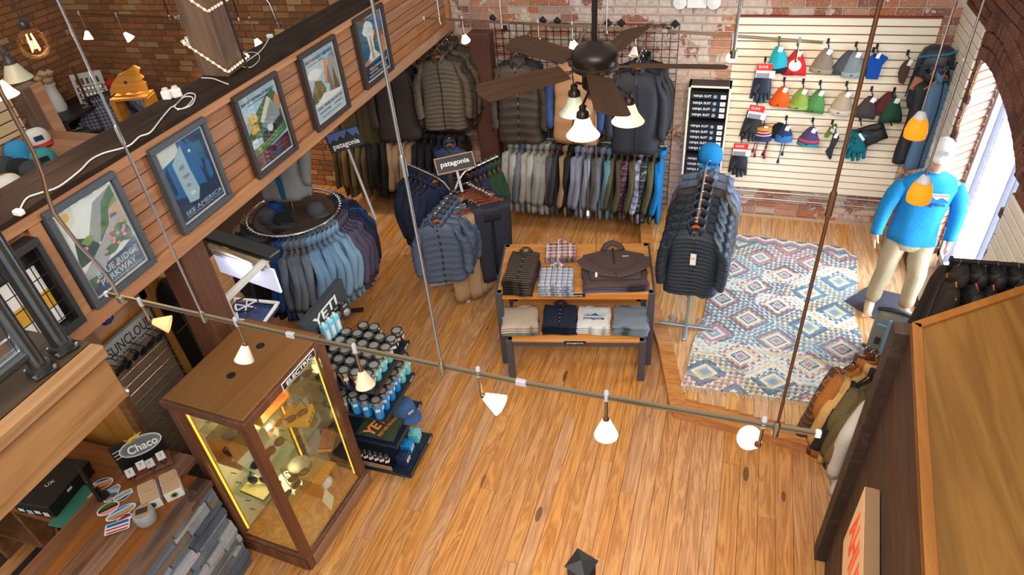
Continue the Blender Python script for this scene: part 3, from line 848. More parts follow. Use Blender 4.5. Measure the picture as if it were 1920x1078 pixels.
art5 = [('teal', full), ('orange', [(0, .3), (.4, .38), (.7, .36), (1, .55), (1, .3), (0, .24)]), ('blue', [(.5, .8), (.9, .95), (1, .8), (.7, .6)]), ('brown', blob(.75, .66, .25, .05)), ('orange', blob(.85, .55, .2, .05)), ('brown', blob(.2, .98, .3, .03)), ('white', blob(.38, .82, .2, .12, 12)), ('cream', blob(.45, .72, .16, .1, 12)), ('white', [(.3, .75), (.55, .75), (.52, .45), (.7, .28), (.15, .28), (.34, .45)]), ('tan', [(.4, .7), (.46, .7), (.48, .3), (.38, .3)]), ('orange', [(.05, .3), (.3, .34), (.2, .26)]), ('navy', [(0, 0), (1, 0), (1, .3), (.6, .22), (0, .26)])]
poster(PIX[4], 'framed poster of a white geyser on teal, nearest the back wall on the beam', M_frame_b, art5, [('YELLOWSTONE', .55, .17, .8, .045, 'cream'), ('NATIONAL', .33, .11, .36, .03, 'cream'), ('PARK', .76, .11, .24, .03, 'cream'), ('RANGER NATURALIST SERVICE', .5, .05, .8, .025, 'cream')])

# ---- landing at the lower left with its pipe railing
ZL = 3.15
lc = atz(195, 645, ZL); lb = 4.6 - (4.6 - 2.93)
M_land = wood('dark_landing_boards', (42, 30, 20), (70, 52, 36), axis=1, scale=.6, rough=.6, rand=.1, ring=4, knots=False, wear=.3)
M_fascia = wood('rough_sawn_beam', (126, 86, 50), (184, 138, 90), axis=1, scale=.45, rough=.7, rand=.1, ring=3, knots=True, wear=.12)
ld = root_struct('trim_3')
lx, ly = lc.x, lc.y
MB().bx(-3.24, lx - .06, .05, ly - .02, ZL - .09, ZL - .002).build('deck', M_land, ld)
for k in range(8):
    xb = lx - .06 - k * .14
    MB().bx(xb - .138, xb, .05, ly, ZL - .02, ZL).build('deck_board', M_land, ld, bevel=.003)
MB().bx(lx - .06, lx, .05, ly, ZL - .055, ZL).build('edge_board', M_fascia, ld, bevel=.008)
MB().bx(lx - .065, lx - .012, .05, ly - .01, 2.90, ZL - .057).build('fascia', M_fascia, ld, bevel=.006)
MB().bx(-3.24, lx - .07, ly - .05, ly - .012, 2.92, ZL - .03).build('side_fascia', M_land, ld)
MB().tube([atz(228, 740, 2.86) + Vector((-.09, -.03, 0)), atz(230, 742, 2.80) + Vector((-.0, 0.02, 0))], [.045, .02], 10).build('bracket', M_rail, ld, smooth=True)
M_pipe = plain('dark_steel_pipe', (104, 112, 116), .25, .9, .2, 14)
def railing():
    o = thing('pipe_railing', 'dark steel pipe railing with flanged posts on the landing corner', 'railing', (lx - .1, ly - .1, ZL))
    of = Vector((lx - .1, ly - .1, ZL))
    for (px, py, rad) in ((121, 656, .0285), (80, 697, .025)):
        b = atz(px, py, ZL) - of
        p = MB().tube([b, b + Vector((0, 0, 1.2))], rad, 14).build('post', M_pipe, o, smooth=True)
        MB().prism([(.055 * math.cos(k * PI / 2 + .5), .055 * math.sin(k * PI / 2 + .5)) for k in range(4)], 0, .012, Matrix.Translation(b)).build('flange', M_black, p, bevel=.003)
        MB().lathe([(.042, .012), (.038, .03), (.03, .034)], 14, Matrix.Translation(b)).build('collar', M_black, p, smooth=True)
        for k in range(4):
            a = k * PI / 2 + .5
            MB().lathe([(.008, .012), (.008, .02), (.001, .021)], 6, Matrix.Translation(b + Vector((.044 * math.cos(a), .044 * math.sin(a), 0)))).build('bolt', M_rail, p)
    b2 = atz(80, 697, ZL) - of; b1 = atz(121, 656, ZL) - of
    MB().tube([b2 + Vector((0, 0, .09)), b2 + Vector((.0, -.7, .09))], .02, 12).build('bottom_rail', M_pipe, o, smooth=True)
    MB().bar(b2 + Vector((-.02, -.02, .14)), b2 + Vector((-.02, -.75, .13)), .012, .05).build('angle_bar', M_rail, o, bevel=.003)
    MB().bar(b2 + Vector((-.02, -.02, .11)), b2 + Vector((-.02, -.75, .10)), .045, .012).build('angle_bar', M_rail, o, bevel=.003)
    MB().tube([b2 + Vector((-.08, -.06, .12)), b2 + Vector((-.08, -.06, 1.1))], .02, 10).build('post', M_rail, o, smooth=True)
    for k in range(7):
        MB().tube([b2 + Vector((-.02, -.1 - .1 * k, .14)), b2 + Vector((-.02, -.1 - .1 * k, 1.0))], .003, 5).build('mesh_wire', M_wire, o)
    for k in range(6):
        MB().tube([b2 + Vector((-.02, -.02, .22 + .12 * k)), b2 + Vector((-.02, -.75, .22 + .12 * k))], .003, 5).build('mesh_wire', M_wire, o)
railing()
# black brochure frame on the beam behind the railing
a, b = atx(30, 475, XM + .03), atx(92, 590, XM + .03)
o = thing('brochure_rack', 'black framed wire rack of leaflets on the beam behind the pipe railing', 'rack', (XM + .005, 1.62, 2.45))
for y0, y1, z0, z1 in ((-.3, .3, .5, .54), (-.3, .3, 0, .05), (.27, .3, .05, .5), (-.3, -.27, .05, .5)):
    MB().bx(0, .09, y0, y1, z0, z1).build('frame_side', M_black, o, bevel=.004)
MB().bx(0, .01, -.27, .27, .05, .5).build('back_panel', M_dark, o)
for k in range(9): MB().tube([(.08, -.27 + .066 * k, .05), (.08, -.27 + .066 * k, .5)], .003, 5).build('wire', M_wire, o)
for k in range(5): MB().tube([(.08, -.27, .1 + .085 * k), (.08, .27, .1 + .085 * k)], .003, 5).build('wire', M_wire, o)
for k, y in enumerate((-.13, .13)):
    l = thing('leaflet', ('left' if k == 0 else 'right') + ' white and yellow leaflet in the black wire rack', 'leaflet', (XM + .03, 1.62 + y, 2.51))
    MB().bx(0, .008, -.11, .11, 0, .34).build('sheet', M_white, l)
    MB().bx(.008, .009, -.11, .11, .1, .2).build('print_band', plain('ink_mustard', (214, 164, 44), .5), l)

# ---- service counter with ledge stone front
M_counter = wood('burnt_plank_counter', (30, 18, 12), (158, 100, 54), axis=1, scale=.5, rough=.42, rand=.35, ring=2.2, knots=True, coat=.1, wear=.55)
ct = thing('service_counter', 'stone-fronted service counter with a dark plank top beside the display case', 'counter', (-3.4, 1.1, 0))
XC0, XC1 = -3.78, -3.04
for k in range(6):
    x0 = XC0 + (XC1 - XC0) * k / 6; x1 = XC0 + (XC1 - XC0) * (k + 1) / 6
    ln = 1.05 if k < 4 else .90
    MB().bx(x0 + 3.4 + .001, x1 + 3.4 - .001, -1.1, ln, .955, 1.0).build('top_plank', M_counter, ct, bevel=.003)
MB().bx(XC0 + 3.44, XC1 + 3.4 - .05, -1.1, .88, 0, .955).build('carcass', M_timber_d, ct)
t = NT('blue_grey_ledge_stone'); oi = t.n('ShaderNodeObjectInfo')
c_ = t.ramp(oi.outputs['Random'], [(0, lin((116, 130, 148))), (.18, lin((160, 172, 186))), (.36, lin((88, 98, 116))), (.5, lin((120, 122, 124))), (.64, lin((186, 192, 198))), (.8, lin((104, 116, 132))), (.92, lin((128, 116, 104)))], 'CONSTANT')
nz = t.noise(t.coord(), 26, 5, .7); c_ = t.mix(t.math('MULTIPLY', nz, .42), c_, lin((52, 58, 68)))
t.bsdf(c_, .8, 0, t.bump(nz, .9, .02), .3)
r = random.Random(5); z = 0.0
while z < .94:
    h = r.choice((.042, .055, .066)); h = min(h, .95 - z); y = 0.2 + r.uniform(-.2, 0)
    while y < 1.98:
        L = r.uniform(.2, .5); L = min(L, 2.0 - y); d = r.uniform(.025, .06)
        b = MB(); p = [Vector(q) for q in ((0, .002, .002), (0, L - .002, .002), (0, L - .002, h - .002), (0, .002, h - .002), (d, .006, .004), (d * r.uniform(.7, 1), L - .006, .004), (d * r.uniform(.7, 1), L - .006, h - .004), (d, .006, h - .004))]
        b.hexa(p)
        b.build('stone', t.mat, ct, loc=(XC1 + 3.4 - .06, y - 1.1, z)); y += L
    z += h
# back counter with a shelf, left of the service counter
M_ply = wood('honey_plywood', (168, 104, 36), (206, 146, 66), axis=2, scale=.35, rough=.5, rand=.06, ring=4, knots=False)
M_shelf = wood('brown_shelf_board', (104, 62, 30), (160, 106, 58), axis=0, scale=.5, rough=.5, rand=.1, ring=3, knots=False)
bc = thing('back_counter', 'low wooden back counter with an open cubby left of the service counter', 'counter', (-4.3, 1.5, 0))
MB().bx(-.75, .5, 0, .62, .86, .9).build('top', M_shelf, bc, bevel=.004)
MB().bx(-.75, -.72, 0, .62, 0, .86).build('side_panel', M_shelf, bc)
MB().bx(.46, .5, 0, .62, 0, .86).build('side_panel', M_shelf, bc)
MB().bx(-.1, -.06, 0.0, .62, 0, .86).build('divider', M_shelf, bc)
MB().bx(-.72, .46, .58, .62, 0, .86).build('back_panel', M_timber_d, bc)
MB().bx(-.72, .46, 0, .58, .40, .43).build('shelf', M_shelf, bc)
# plywood wall behind it
pw = root_struct('wall_plywood')
MB().bx(-6.2, -3.75, 2.2, 2.24, 0, 2.6).build('sheet', M_ply, pw)
MB().bx(-3.79, -3.71, 2.16, 2.24, 0, 2.6).build('corner_strip', M_shelf, pw)
MB().bx(-3.80, -3.76, 2.24, 3.0, 0, 2.3).build('sheet', M_ply, pw)
MB().bx(-3.76, -3.73, 2.24, 2.70, 1.93, 2.02).build('rail', M_cedar_trim, pw)
MB().bx(-3.76, -3.73, 2.645, 2.72, 0, 2.3).build('stile', M_ply, pw)
# ================================================================== THINGS ON AND AROUND THE COUNTER
M_grey_sign = plain('grey_sign_panel', (150, 152, 152), .5)
M_taupe = plain('taupe_display_board', (112, 94, 80), .6)
sd = thing('sunglasses_display', 'tall wire-fronted sunglasses display board with a grey name panel on top', 'display', (-3.73, 2.2, .3))
MB().bx(0, .03, 0, .44, 0, 1.42).build('board', M_taupe, sd)
MB().bx(.005, .04, 0, .44, 1.42, 1.58).build('sign_panel', M_grey_sign, sd, bevel=.003)
lettering('SUNCLOUD', M_black, sd, frame_m((.041, .22, 1.512), (0, 1, 0), (0, 0, 1)), .40, .075, depth=.001)
lettering('POLARIZED OPTICS', M_dark, sd, frame_m((.041, .22, 1.445), (0, 1, 0), (0, 0, 1)), .36, .022, depth=.001)
MB().bx(0, .045, .44, .455, 0, 1.58).build('side_strip', M_rail, sd)
M_peg = metal('pale_wire', (196, 178, 156), .35)
for k in range(17):
    z = .06 + k * .078
    MB().tube([(.05, .0, z), (.05, .42, z)], .0035, 5).build('wire', M_peg, sd)
    MB().tube([(.04, .27, z), (.13, .27, z + .006)], .003, 5).build('peg', M_peg, sd)
    MB().tube([(.04, .42, z), (.13, .42, z + .006)], .003, 5).build('peg', M_peg, sd)
    MB().tube([(.04, .1, z), (.13, .1, z + .006)], .003, 5).build('peg', M_peg, sd)
M_lens = plain('dark_lens', (20, 20, 22), .08, 0, .1, 8, .7)
M_tort = plain('tortoise_frame', (74, 44, 24), .25, 0, .4, 30)
M_clearlens = plain('amber_lens', (110, 72, 30), .08)
_sg = {}
def sunglasses(loc, rot, label, fm=None, lm=None, group=None, s=1.0):
    fm = fm or M_black; lm = lm or M_lens
    o = thing('sunglasses', label, 'sunglasses', loc, group=group, rot=rot)
    key = (fm.name, lm.name)
    if key not in _sg:
        f = MB()
        for sx in (-1, 1):
            ring = [Vector((sx * .034 + .028 * math.cos(a), -.002 * 0, .02 * math.sin(a) + (.003 if math.sin(a) > 0 else 0))) for a in [2 * PI * k / 14 for k in range(14)]]
            f.tube(ring, .0032, 5, closed=True)
        f.tube([(-.007, 0, .006), (0, 0, .010), (.007, 0, .006)], .003, 5)
        fr = f.mesh('frame', fm, smooth=True)
        ls = []
        for sx in (-1, 1):
            l = MB(); l.lathe([(.001, .0015), (.018, .0014), (.0275, .0)], 14, Matrix.Translation((sx * .034, 0, 0)) @ Matrix.Rotation(R(90), 4, 'X') @ Matrix.Diagonal((1, .74, 1, 1)), cap=False)
            ls.append(l.mesh('lens', lm, smooth=True))
        ts = []
        for sx in (-1, 1):
            t_ = MB().tube([(sx * .062, 0, .012), (sx * .066, .03, .012), (sx * .066, .095, .012), (sx * .064, .13, -.012)], .0026, 5, flat=1.6)
            ts.append(t_.mesh('temple', fm, smooth=True))
        _sg[key] = (fr, ls, ts)
    fr, ls, ts = _sg[key]
    link('frame', fr, o)
    for m in ls: link('lens', m, o)
    for m in ts: link('temple', m, o)
    o.scale = (s, s, s); return o
for k, (px, py, d) in enumerate(((278, 650, .12), (248, 676, .12), (290, 640, .17), (226, 690, .14), (218, 700, .2))):
    p = atx(px, py, -3.73 + d)
    sunglasses(p, (R(8), R(4 * (k % 3 - 1)), R(90 + 10 * (k % 2))), ['black sunglasses, second from the right on the taupe display board', 'dark sunglasses in the middle of the taupe display board', 'black sunglasses, rightmost on the taupe display board', 'mirrored dark sunglasses left on the taupe display board', 'black sunglasses lowest and leftmost on the taupe display board'][k], s=1.25)
# snowboard leaning on the plywood
M_board = plain('black_topsheet', (22, 20, 20), .25)
sb = thing('snowboard', 'long black snowboard leaning upright between sunglasses display and timber post', 'snowboard', (-3.655, 2.85, 0.36), rot=(0, R(-2), 0))
out = []
for k in range(25): a = PI * k / 24; out.append((.125 * math.cos(a), 1.46 + .16 * math.sin(a)))
pts = out + [(-.12, .6)] + [(.125 * math.cos(a), -.2 + .16 * math.sin(a)) for a in [PI + PI * k / 24 for k in range(25)]] + [(.12, .6)]
MB().prism([(x, y) for x, y in pts], 0, .012, Matrix(((0, 0, 1), (1, 0, 0), (0, 1, 0))).to_4x4()).build('deck', M_board, sb)
MB().bx(.0125, .014, -.003, .003, -.1, 1.4).build('stripe', plain('faded_green_line', (54, 84, 70), .4), sb)
MB().bx(.0125, .014, -.11, .11, 1.2, 1.206).build('stripe', plain('grey_line', (84, 84, 88), .4), sb)
for z in (.75, 1.3): MB().lathe([(.006, 0), (.006, .004), (.001, .005)], 8, Matrix.Translation((.013, .06, z)) @ Matrix.Rotation(R(90), 4, 'Y')).build('screw', M_rail, sb)
# blue trinket bundle at the foot of the beam
bl_ = thing('hanging_goggles', 'bundle of dark blue goggles hanging under the beam by the landing', 'goggles', Vector((0, 0, .05)) + atx(178, 612, -3.42))
for k in range(4):
    MB().lathe([(.001, -.045), (.04, -.03), (.05, 0), (.04, .03), (.001, .045)], 12, Matrix.Translation((.02 * (k % 2), .045 * k - .07, -.03 * k + .06)) @ Matrix.Rotation(R(30 * k), 4, 'X')).build('lens', plain('deep_blue_lens', (40, 60, 120), .12, .3), bl_, smooth=True)
    MB().tube([(.0, .045 * k - .09, -.03 * k + .06), (-.05, .045 * k - .07, -.03 * k + .12)], .01, 6).build('strap', M_black, bl_)
ZC = 1.0
# black cash box on the back counter
p = atz(95, 925, .9); M_boxb = plain('black_card_box', (26, 22, 20), .55)
cb = thing('shoe_box', 'black lidded cardboard box with white label on the back counter', 'box', (-4.15, 1.70, .9), R(6))
MB().bx(-.155, .155, -.19, .19, 0, .10).build('body', M_boxb, cb, bevel=.004)
MB().bx(-.16, .16, -.195, .195, .07, .125).build('lid', M_boxb, cb, bevel=.004)
lettering('UX', pm('cream'), cb, frame_m((.02, -.02, .1255), (.5, .86, 0), (-.86, .5, 0)), .06, .03, depth=.001)
for k in range(4):
    MB().bx(-.12 + .065 * k, -.075 + .065 * k, -.197, -.1955, .02 if k % 2 else .035, .06 if k % 2 else .065).build('sticker', M_white if k != 1 else pm('pale'), cb)
MB().bx(.1605, .162, -.04, 0, .08, .1).build('sticker', M_white, cb)
gr = thing('notebook', 'flat green folder lying on the back counter edge beside the black box', 'folder', (-3.93, 1.6, .9), R(4))
MB().bx(-.07, .07, -.13, .19, 0, .012).build('cover', plain('teal_green_card', (58, 124, 104), .6), gr, bevel=.002)
MB().bx(.05, .1, .1, .2, .012, .016).build('page', plain('manila_paper', (196, 160, 112), .7), gr)
# coils of rope in the cubby
M_rope = fabric('natural_rope', (132, 104, 70), (88, 66, 42), 120)
for k, (x, y, z) in enumerate(((-4.2, 1.62, .46), (-4.02, 1.66, .5), (-4.1, 1.6, .62))):
    o = thing('rope_coil', ['left', 'right', 'upper'][k] + ' coil of natural rope stored in the open cubby of the back counter', 'rope', (x, y, z), k)
    for j in range(4):
        MB().tube([(.085 * math.cos(a) * (1 - .06 * j), .085 * math.sin(a) * (1 - .06 * j), .018 * j) for a in [2 * PI * q / 16 for q in range(16)]], .011, 6, closed=True).build('turn', M_rope, o, smooth=True)
# white tee folded left of the counter
o = thing('white_bag', 'white cloth bag with small black print hanging at the lower left corner', 'bag', (-4.72, 1.36, .62))
MB().loft([[Vector((x * .2 * s + .01 * math.sin(z * 30), y * .05 * s, z)) for x, y in ((-1, -1), (0, -1.3), (1, -1), (1, 1), (0, 1.2), (-1, 1))] for z, s in ((0, .85), (.12, 1.05), (.24, .95), (.28, .7))]).build('cloth', fabric('white_canvas', (206, 206, 206), None, 160), o, smooth=True, bevel=.01)
MB().bx(.08, .12, -.066, -.062, .06, .11).build('print', M_black, o)
# black tablet stand and screen back
ts = thing('tablet_stand', 'black tablet on a stand seen edge-on between counter and back counter', 'tablet', (-3.69, 1.70, 1.0), R(-6))
MB().box((-.06, 0, .13), (.22, .02, .2), Matrix.Rotation(R(-22), 3, 'Z')).build('screen', M_black, ts, bevel=.004)
MB().lathe([(.042, 0), (.042, .012), (.016, .018), (.012, .1)], 16).build('foot', M_black, ts, smooth=True)
# stickers
def sticker(px, py, w, h, rz, cols, label, shape='oval', z=None):
    p = atz(px, py, ZC); n = sticker.n; sticker.n += 1
    o = thing('sticker', label, 'sticker', (p.x, p.y, ZC + .0015 + .0022 * n), rz)
    def outl(k, n_=20):
        if shape == 'oval': return [(w / 2 * k * math.cos(2 * PI * i / n_), h / 2 * k * math.sin(2 * PI * i / n_)) for i in range(n_)]
        if shape == 'rect': return [(sx * (w / 2 * k - .01) + .01 * math.cos(a), sy * (h / 2 * k - .01) + .01 * math.sin(a)) for sx, sy, a0 in ((1, 1, 0), (-1, 1, 90), (-1, -1, 180), (1, -1, 270)) for a in [R(a0 + 22.5 * q) for q in range(5)]]
        return [(x * w / 2 * k, y * h / 2 * k) for x, y in shape]
    MB().prism(outl(1), 0, .0012).build('backing', M_white, o)
    bands = len(cols); names = []; mb = MB()
    ol = outl(.88)
    ys = [q[1] for q in ol]; y0, y1 = min(ys), max(ys)
    def clip(poly, ya, yb):
        for s, lim in ((1, ya), (-1, yb)):
            res = []
            for i in range(len(poly)):
                a, b = poly[i], poly[(i + 1) % len(poly)]
                ia, ib = s * (a[1] - lim) >= 0, s * (b[1] - lim) >= 0
                if ia: res.append(a)
                if ia != ib:
                    t_ = (lim - a[1]) / (b[1] - a[1]); res.append((a[0] + (b[0] - a[0]) * t_, lim))
            poly = res
        return poly
    for k, c in enumerate(cols):
        pl = clip(ol, y0 + (y1 - y0) * k / bands, y0 + (y1 - y0) * (k + 1) / bands)
        if len(pl) > 2:
            if c not in names: names.append(c)
            mb.mi = names.index(c); mb.poly([(x, y, .0014) for x, y in pl])
    me = bpy.data.meshes.new('print'); me.from_pydata(mb.v, [], mb.f)
    for c in names: me.materials.append(pm(c))
    me.polygons.foreach_set('material_index', mb.m); me.update(); link('print', me, o)
    return o
sticker.n = 0
blobby = [(-1, -.6), (-.3, -1), (.4, -.9), (1, -.2), (.8, .7), (.2, 1), (-.4, .7), (-.9, .4)]
sticker(191, 908, .15, .10, R(40), ('dgrey', 'orange', 'orange', 'pale', 'navy'), 'round sunset sticker at the back of the sticker pile on the counter')
sticker(210, 925, .10, .15, R(20), ('grey', 'dgrey', 'pale', 'grey'), 'grey cartoon-shaped vehicle sticker in the sticker pile', blobby)
sticker(232, 930, .12, .08, R(60), ('maroon', 'pale', 'grey', 'pale'), 'dark diamond-shaped mountain sticker on the right of the pile', [(-1, -.7), (0, -1), (1, -.5), (1, .6), (0, 1), (-1, .5)])
sticker(204, 955, .14, .10, R(50), ('pink', 'pink', 'black', 'green', 'green'), 'pink and green oval sticker in the sticker pile')
sticker(228, 962, .19, .09, R(55), ('brown', 'orange', 'grey', 'pale', 'blue'), 'long sunset landscape sticker in the middle of the pile')
sticker(235, 975, .10, .08, R(50), ('red', 'white', 'red', 'navy'), 'small red and navy sticker above the flag sticker', blobby)
sticker(222, 990, .15, .085, R(38), ('red', 'white', 'red', 'white', 'blue', 'blue'), 'white-edged flag sticker nearest the camera on the counter', 'rect')
# solar lantern / tape roll
M_frost = plain('frosted_plastic', (170, 172, 178), .35)
p = atz(277, 975, ZC)
ln = thing('lantern', 'round frosted inflatable lantern with a solar cell on the counter', 'lantern', p, R(40))
MB().lathe([(.058, 0), (.064, .01), (.066, .05), (.064, .085), (.058, .095), (.001, .095)], 28).build('body', M_frost, ln, smooth=True)
MB().lathe([(.054, .096), (.054, .099), (.001, .0995)], 28).build('top_disc', plain('tan_disc', (178, 150, 122), .5), ln)
MB().bx(-.036, .036, -.022, .022, .0995, .101).build('solar_cell', plain('solar_cell', (62, 54, 52), .3), ln)
# card boxes
M_kraft = plain('kraft_card_edges', (206, 172, 134), .7, 0, .25, 120)
for k in range(4):
    i, j = k % 2, k // 2
    c = atz(268 + 36 * i - 2, 925 - 14 * i, ZC)
    p0 = Vector((-3.36, 1.72, 0)).lerp(Vector((-3.2, 1.9, 0)), .5) + Vector((.072 * (i - .5) * 1.2, .088 * (i - .5) * 1.2, 0)) + Vector((-.075, .06, 0)) * (j - .3)
    o = thing('card_box', ['front left', 'front right', 'back left', 'back right'][k] + ' white box of kraft cards beside the lantern on the counter', 'box', (p0.x, p0.y, ZC), R(50))
    MB().bx(-.056, .056, -.044, .044, 0, .075).build('carton', M_white, o, bevel=.002)
    for q in range(5):
        MB().bx(-.05, .05, -.04 + q * .0162, -.026 + q * .0162, .075, .089).build('card', M_kraft, o)
    MB().lathe([(.024, 0), (.024, .0012), (.001, .0013)], 16, Matrix.Translation((0, -.044, .04)) @ Matrix.Rotation(R(90), 4, 'X')).build('emblem', pm('lgreen') if k == 1 else pm('dgrey'), o)
    MB().lathe([(.014, .0014), (.014, .002), (.001, .0021)], 5, Matrix.Translation((0, -.044, .04)) @ Matrix.Rotation(R(90), 4, 'X')).build('emblem_star', pm('black'), o)
# sandal-strap display with its oval sign
cd = thing('strap_display', 'small wooden counter display of straps under an oval lettered sign', 'display', (-3.56, 1.98, ZC), R(52))
MB().bx(-.12, .16, -.09, .05, 0, .035).build('base', wood('red_brown_stand', (110, 60, 34), (156, 92, 54), 0, .6, knots=False), cd, bevel=.004)
MB().bx(-.15, -.05, .04, .055, .0, .26).build('black_tower', M_black, cd)
MB().bx(-.15, .16, .045, .06, .03, .12).build('back_strip', M_dark, cd)
for k in range(3): MB().tube([(-.14, .03, .16 + k * .03), (-.06, .03, .17 + k * .03)], .003, 5).build('wire', M_white, cd)
ov = [(.135 * math.cos(2 * PI * k / 28), .062 * math.sin(2 * PI * k / 28)) for k in range(28)]
MS = Matrix.Translation((.03, .02, .20)) @ Matrix.Rotation(R(58), 4, 'X')
MB().prism(ov, 0, .008, MS).build('sign_rim', pm('white'), cd)
MB().prism([(x * .95, y * .9) for x, y in ov], .008, .010, MS).build('sign_field', pm('dgrey'), cd)
MB().prism([(x * .9, y * .82) for x, y in ov], .010, .0105, MS).build('sign_line', pm('grey'), cd)
MB().prism([(x * .87, y * .77) for x, y in ov], .0105, .011, MS).build('sign_field', pm('dgrey'), cd)
lettering('Chaco', pm('white'), cd, MS @ Matrix.Translation((.01, -.006, .0112)), .19, .056, depth=.002, bold=.02)
g = MB(); g.tube([(-.07, .045, .012), (-.04, .062, .013), (0, .07, .013), (.035, .082, .012)], [.004, .011, .009, .003], 8, flat=.4)
for a, b in (((-.05, .055), (-.075, .075)), ((-.03, .06), (-.05, .04)), ((.0, .07), (.0, .092)), ((.01, .072), (.028, .055))): g.tube([(a[0], a[1], .013), (b[0], b[1], .013)], .0035, 6)
g2 = MB(); g2.add([MS @ Vector(v) for v in g.v], g.f); g2.build('gecko', pm('yellow'), cd, smooth=True)
for k in range(4):
    x = (-.10, -.02, .03, .11)[k]
    h = thing('strap_card', ['left', 'centre left', 'centre right', 'right'][k] + ' white tagged strap card hanging below the oval sign', 'card', cd.matrix_basis @ Vector((x, -.06, .035)) if False else (0, 0, 0))
    cm = Matrix.Translation(cd.location) @ Matrix.Rotation(R(52), 4, 'Z')
    h.location = cm @ Vector((x, -.07 - .012 * (k % 2), .04 + .03 * (k % 2))); h.rotation_euler = (R(-28), 0, R(52))
    MB().bx(-.026, .026, -.004, .004, .01, .07).build('card', M_white, h, bevel=.002)
    lettering('T', M_black, h, frame_m((0, -.0045, .045), (1, 0, 0), (0, 0, 1)), None, .02, depth=.001)
    MB().tube([(-.02, 0, .01), (0, -.012, -.025), (.02, 0, .01)], .009, 6, flat=.5).build('strap', [M_dark, plain('red_webbing', (150, 50, 50), .8), plain('blue_webbing', (44, 56, 104), .8), plain('navy_webbing', (34, 38, 70), .8)][k], h, smooth=True)
# ================================================================== GLASS DISPLAY CASE
M_walnut = wood('walnut_case', (82, 48, 30), (124, 78, 52), axis=2, scale=.5, rough=.45, rand=.1, ring=3, knots=False)
M_walnut_t = wood('walnut_case_top', (116, 76, 36), (138, 96, 52), axis=1, scale=.5, rough=.45, rand=.04, ring=2, knots=False)
M_walnut_p = wood('pale_plinth_board', (126, 92, 70), (170, 132, 104), axis=1, scale=.5, rough=.5, rand=.08, ring=3, knots=False)
M_case_glass = glass('display_case_glass', (248, 251, 249), .02)
M_shelf_glass = glass('green_edge_shelf_glass', (236, 246, 240), .03)
M_led = glow('amber_led_strip', (255, 172, 60), 2.2)
M_honey = wood('honey_shadow_box', (176, 106, 28), (222, 156, 62), axis=2, scale=.8, rough=.4, rand=.1, ring=3, knots=False)
M_creamcard = plain('cream_card', (232, 222, 176), .7)
CW, CD, CHT = .66, .84, 1.65
case = thing('display_case', 'tall walnut and glass display case of sunglasses standing on the floor', 'display case', (-2.88, 2.49, 0), R(-4))
def cb_(x0, x1, y0, y1, z0, z1, nm, m, bv=.004): return MB().bx(x0, x1, y0, y1, z0, z1).build(nm, m, case, bevel=bv)
hx, hy = CW / 2, CD / 2
cb_(-hx, hx, -hy, hy, 0, .14, 'plinth', M_walnut)
cb_(hx, hx + .012, -hy + .05, hy, .0, .125, 'plinth_board', M_walnut_p)
cb_(-hx + .02, hx - .02, -hy - .012, -hy, 0, .125, 'plinth_board', M_walnut)
for sx in (-1, 1):
    for sy in (-1, 1):
        x, y = sx * (hx - .035), sy * (hy - .035)
        cb_(x - .033, x + .033, y - .033, y + .033, .14, CHT - .075, 'corner_post', M_walnut)
        cb_(x - sx * .036 - .003, x - sx * .036 + .003, y - .007 - sy * .03, y + .007 - sy * .03, .17, CHT - .09, 'led_strip', M_led, 0)
cb_(-hx - .012, hx + .012, -hy - .012, hy + .012, CHT - .075, CHT - .012, 'top_frame', M_walnut)
cb_(-hx + .01, hx - .012, -hy + .01, hy - .012, CHT - .012, CHT, 'top_panel', M_walnut_t)
for (x, y) in ((-.02, -.11), (-.02, .19)):
    MB().lathe([(.03, CHT), (.03, CHT + .003), (.012, CHT + .0035)], 16, Matrix.Translation((x, y, 0))).build('cable_grommet', M_black, case)
cb_(hx - .03, hx - .024, -hy + .07, hy - .07, .14, CHT - .075, 'glass_pane', M_case_glass, 0)
cb_(-hx + .07, hx - .07, -hy + .024, -hy + .03, .14, CHT - .075, 'glass_pane', M_case_glass, 0)
cb_(-hx + .07, hx - .07, hy - .03, hy - .024, .14, CHT - .075, 'glass_pane', M_case_glass, 0)
cb_(-hx + .024, -hx + .03, -hy + .07, hy - .07, .14, CHT - .075, 'glass_pane', M_case_glass, 0)
cb_(-hx + .035, hx - .035, -hy + .035, hy - .035, .14, .15, 'case_floor', M_honey, 0)
cb_(-hx + .05, -hx + .065, -hy + .09, hy - .09, .16, CHT - .12, 'pegboard', M_creamcard, 0)
for k in range(11):
    for j in range(5):
        MB().tube([(-hx + .066, -hy + .15 + j * .13, .3 + k * .11), (-hx + .12, -hy + .15 + j * .13, .31 + k * .11)], .0035, 5).build('peg', M_black, case)
SHZ = (.62, .98, 1.30)
for z in SHZ: cb_(-hx + .10, hx - .05, -hy + .06, hy - .06, z, z + .006, 'glass_shelf', M_shelf_glass, 0)
pl = thing('name_plate', 'dark nameplate with pale capitals on the top edge of the display case', 'sign', (0, 0, 0))
cm = Matrix.Translation((-2.88, 2.49, 0)) @ Matrix.Rotation(R(-4), 4, 'Z')
pl.location = cm @ Vector((hx + .0125, .11, CHT - .045)); pl.rotation_euler = (0, 0, R(-4))
MB().bx(0, .006, -.18, .18, -.032, .032).build('plate', pm('white'), pl, bevel=.002)
MB().bx(.006, .0068, -.174, .174, -.026, .026).build('field', M_dark, pl)
lettering('ELECTRIC', pm('white'), pl, frame_m((.0075, 0, 0), (0, 1, 0), (0, 0, 1)), .28, .034, depth=.001, bold=.02)
def inc(x, y, z): return cm @ Vector((x, y, z))
lamp('POINT', 'case_lamp', inc(.05, -.1, CHT - .16), 9, (1, .74, .36), size=.06)
lamp('POINT', 'case_lamp', inc(-.10, .02, .93), 8, (1, .78, .44), size=.1)
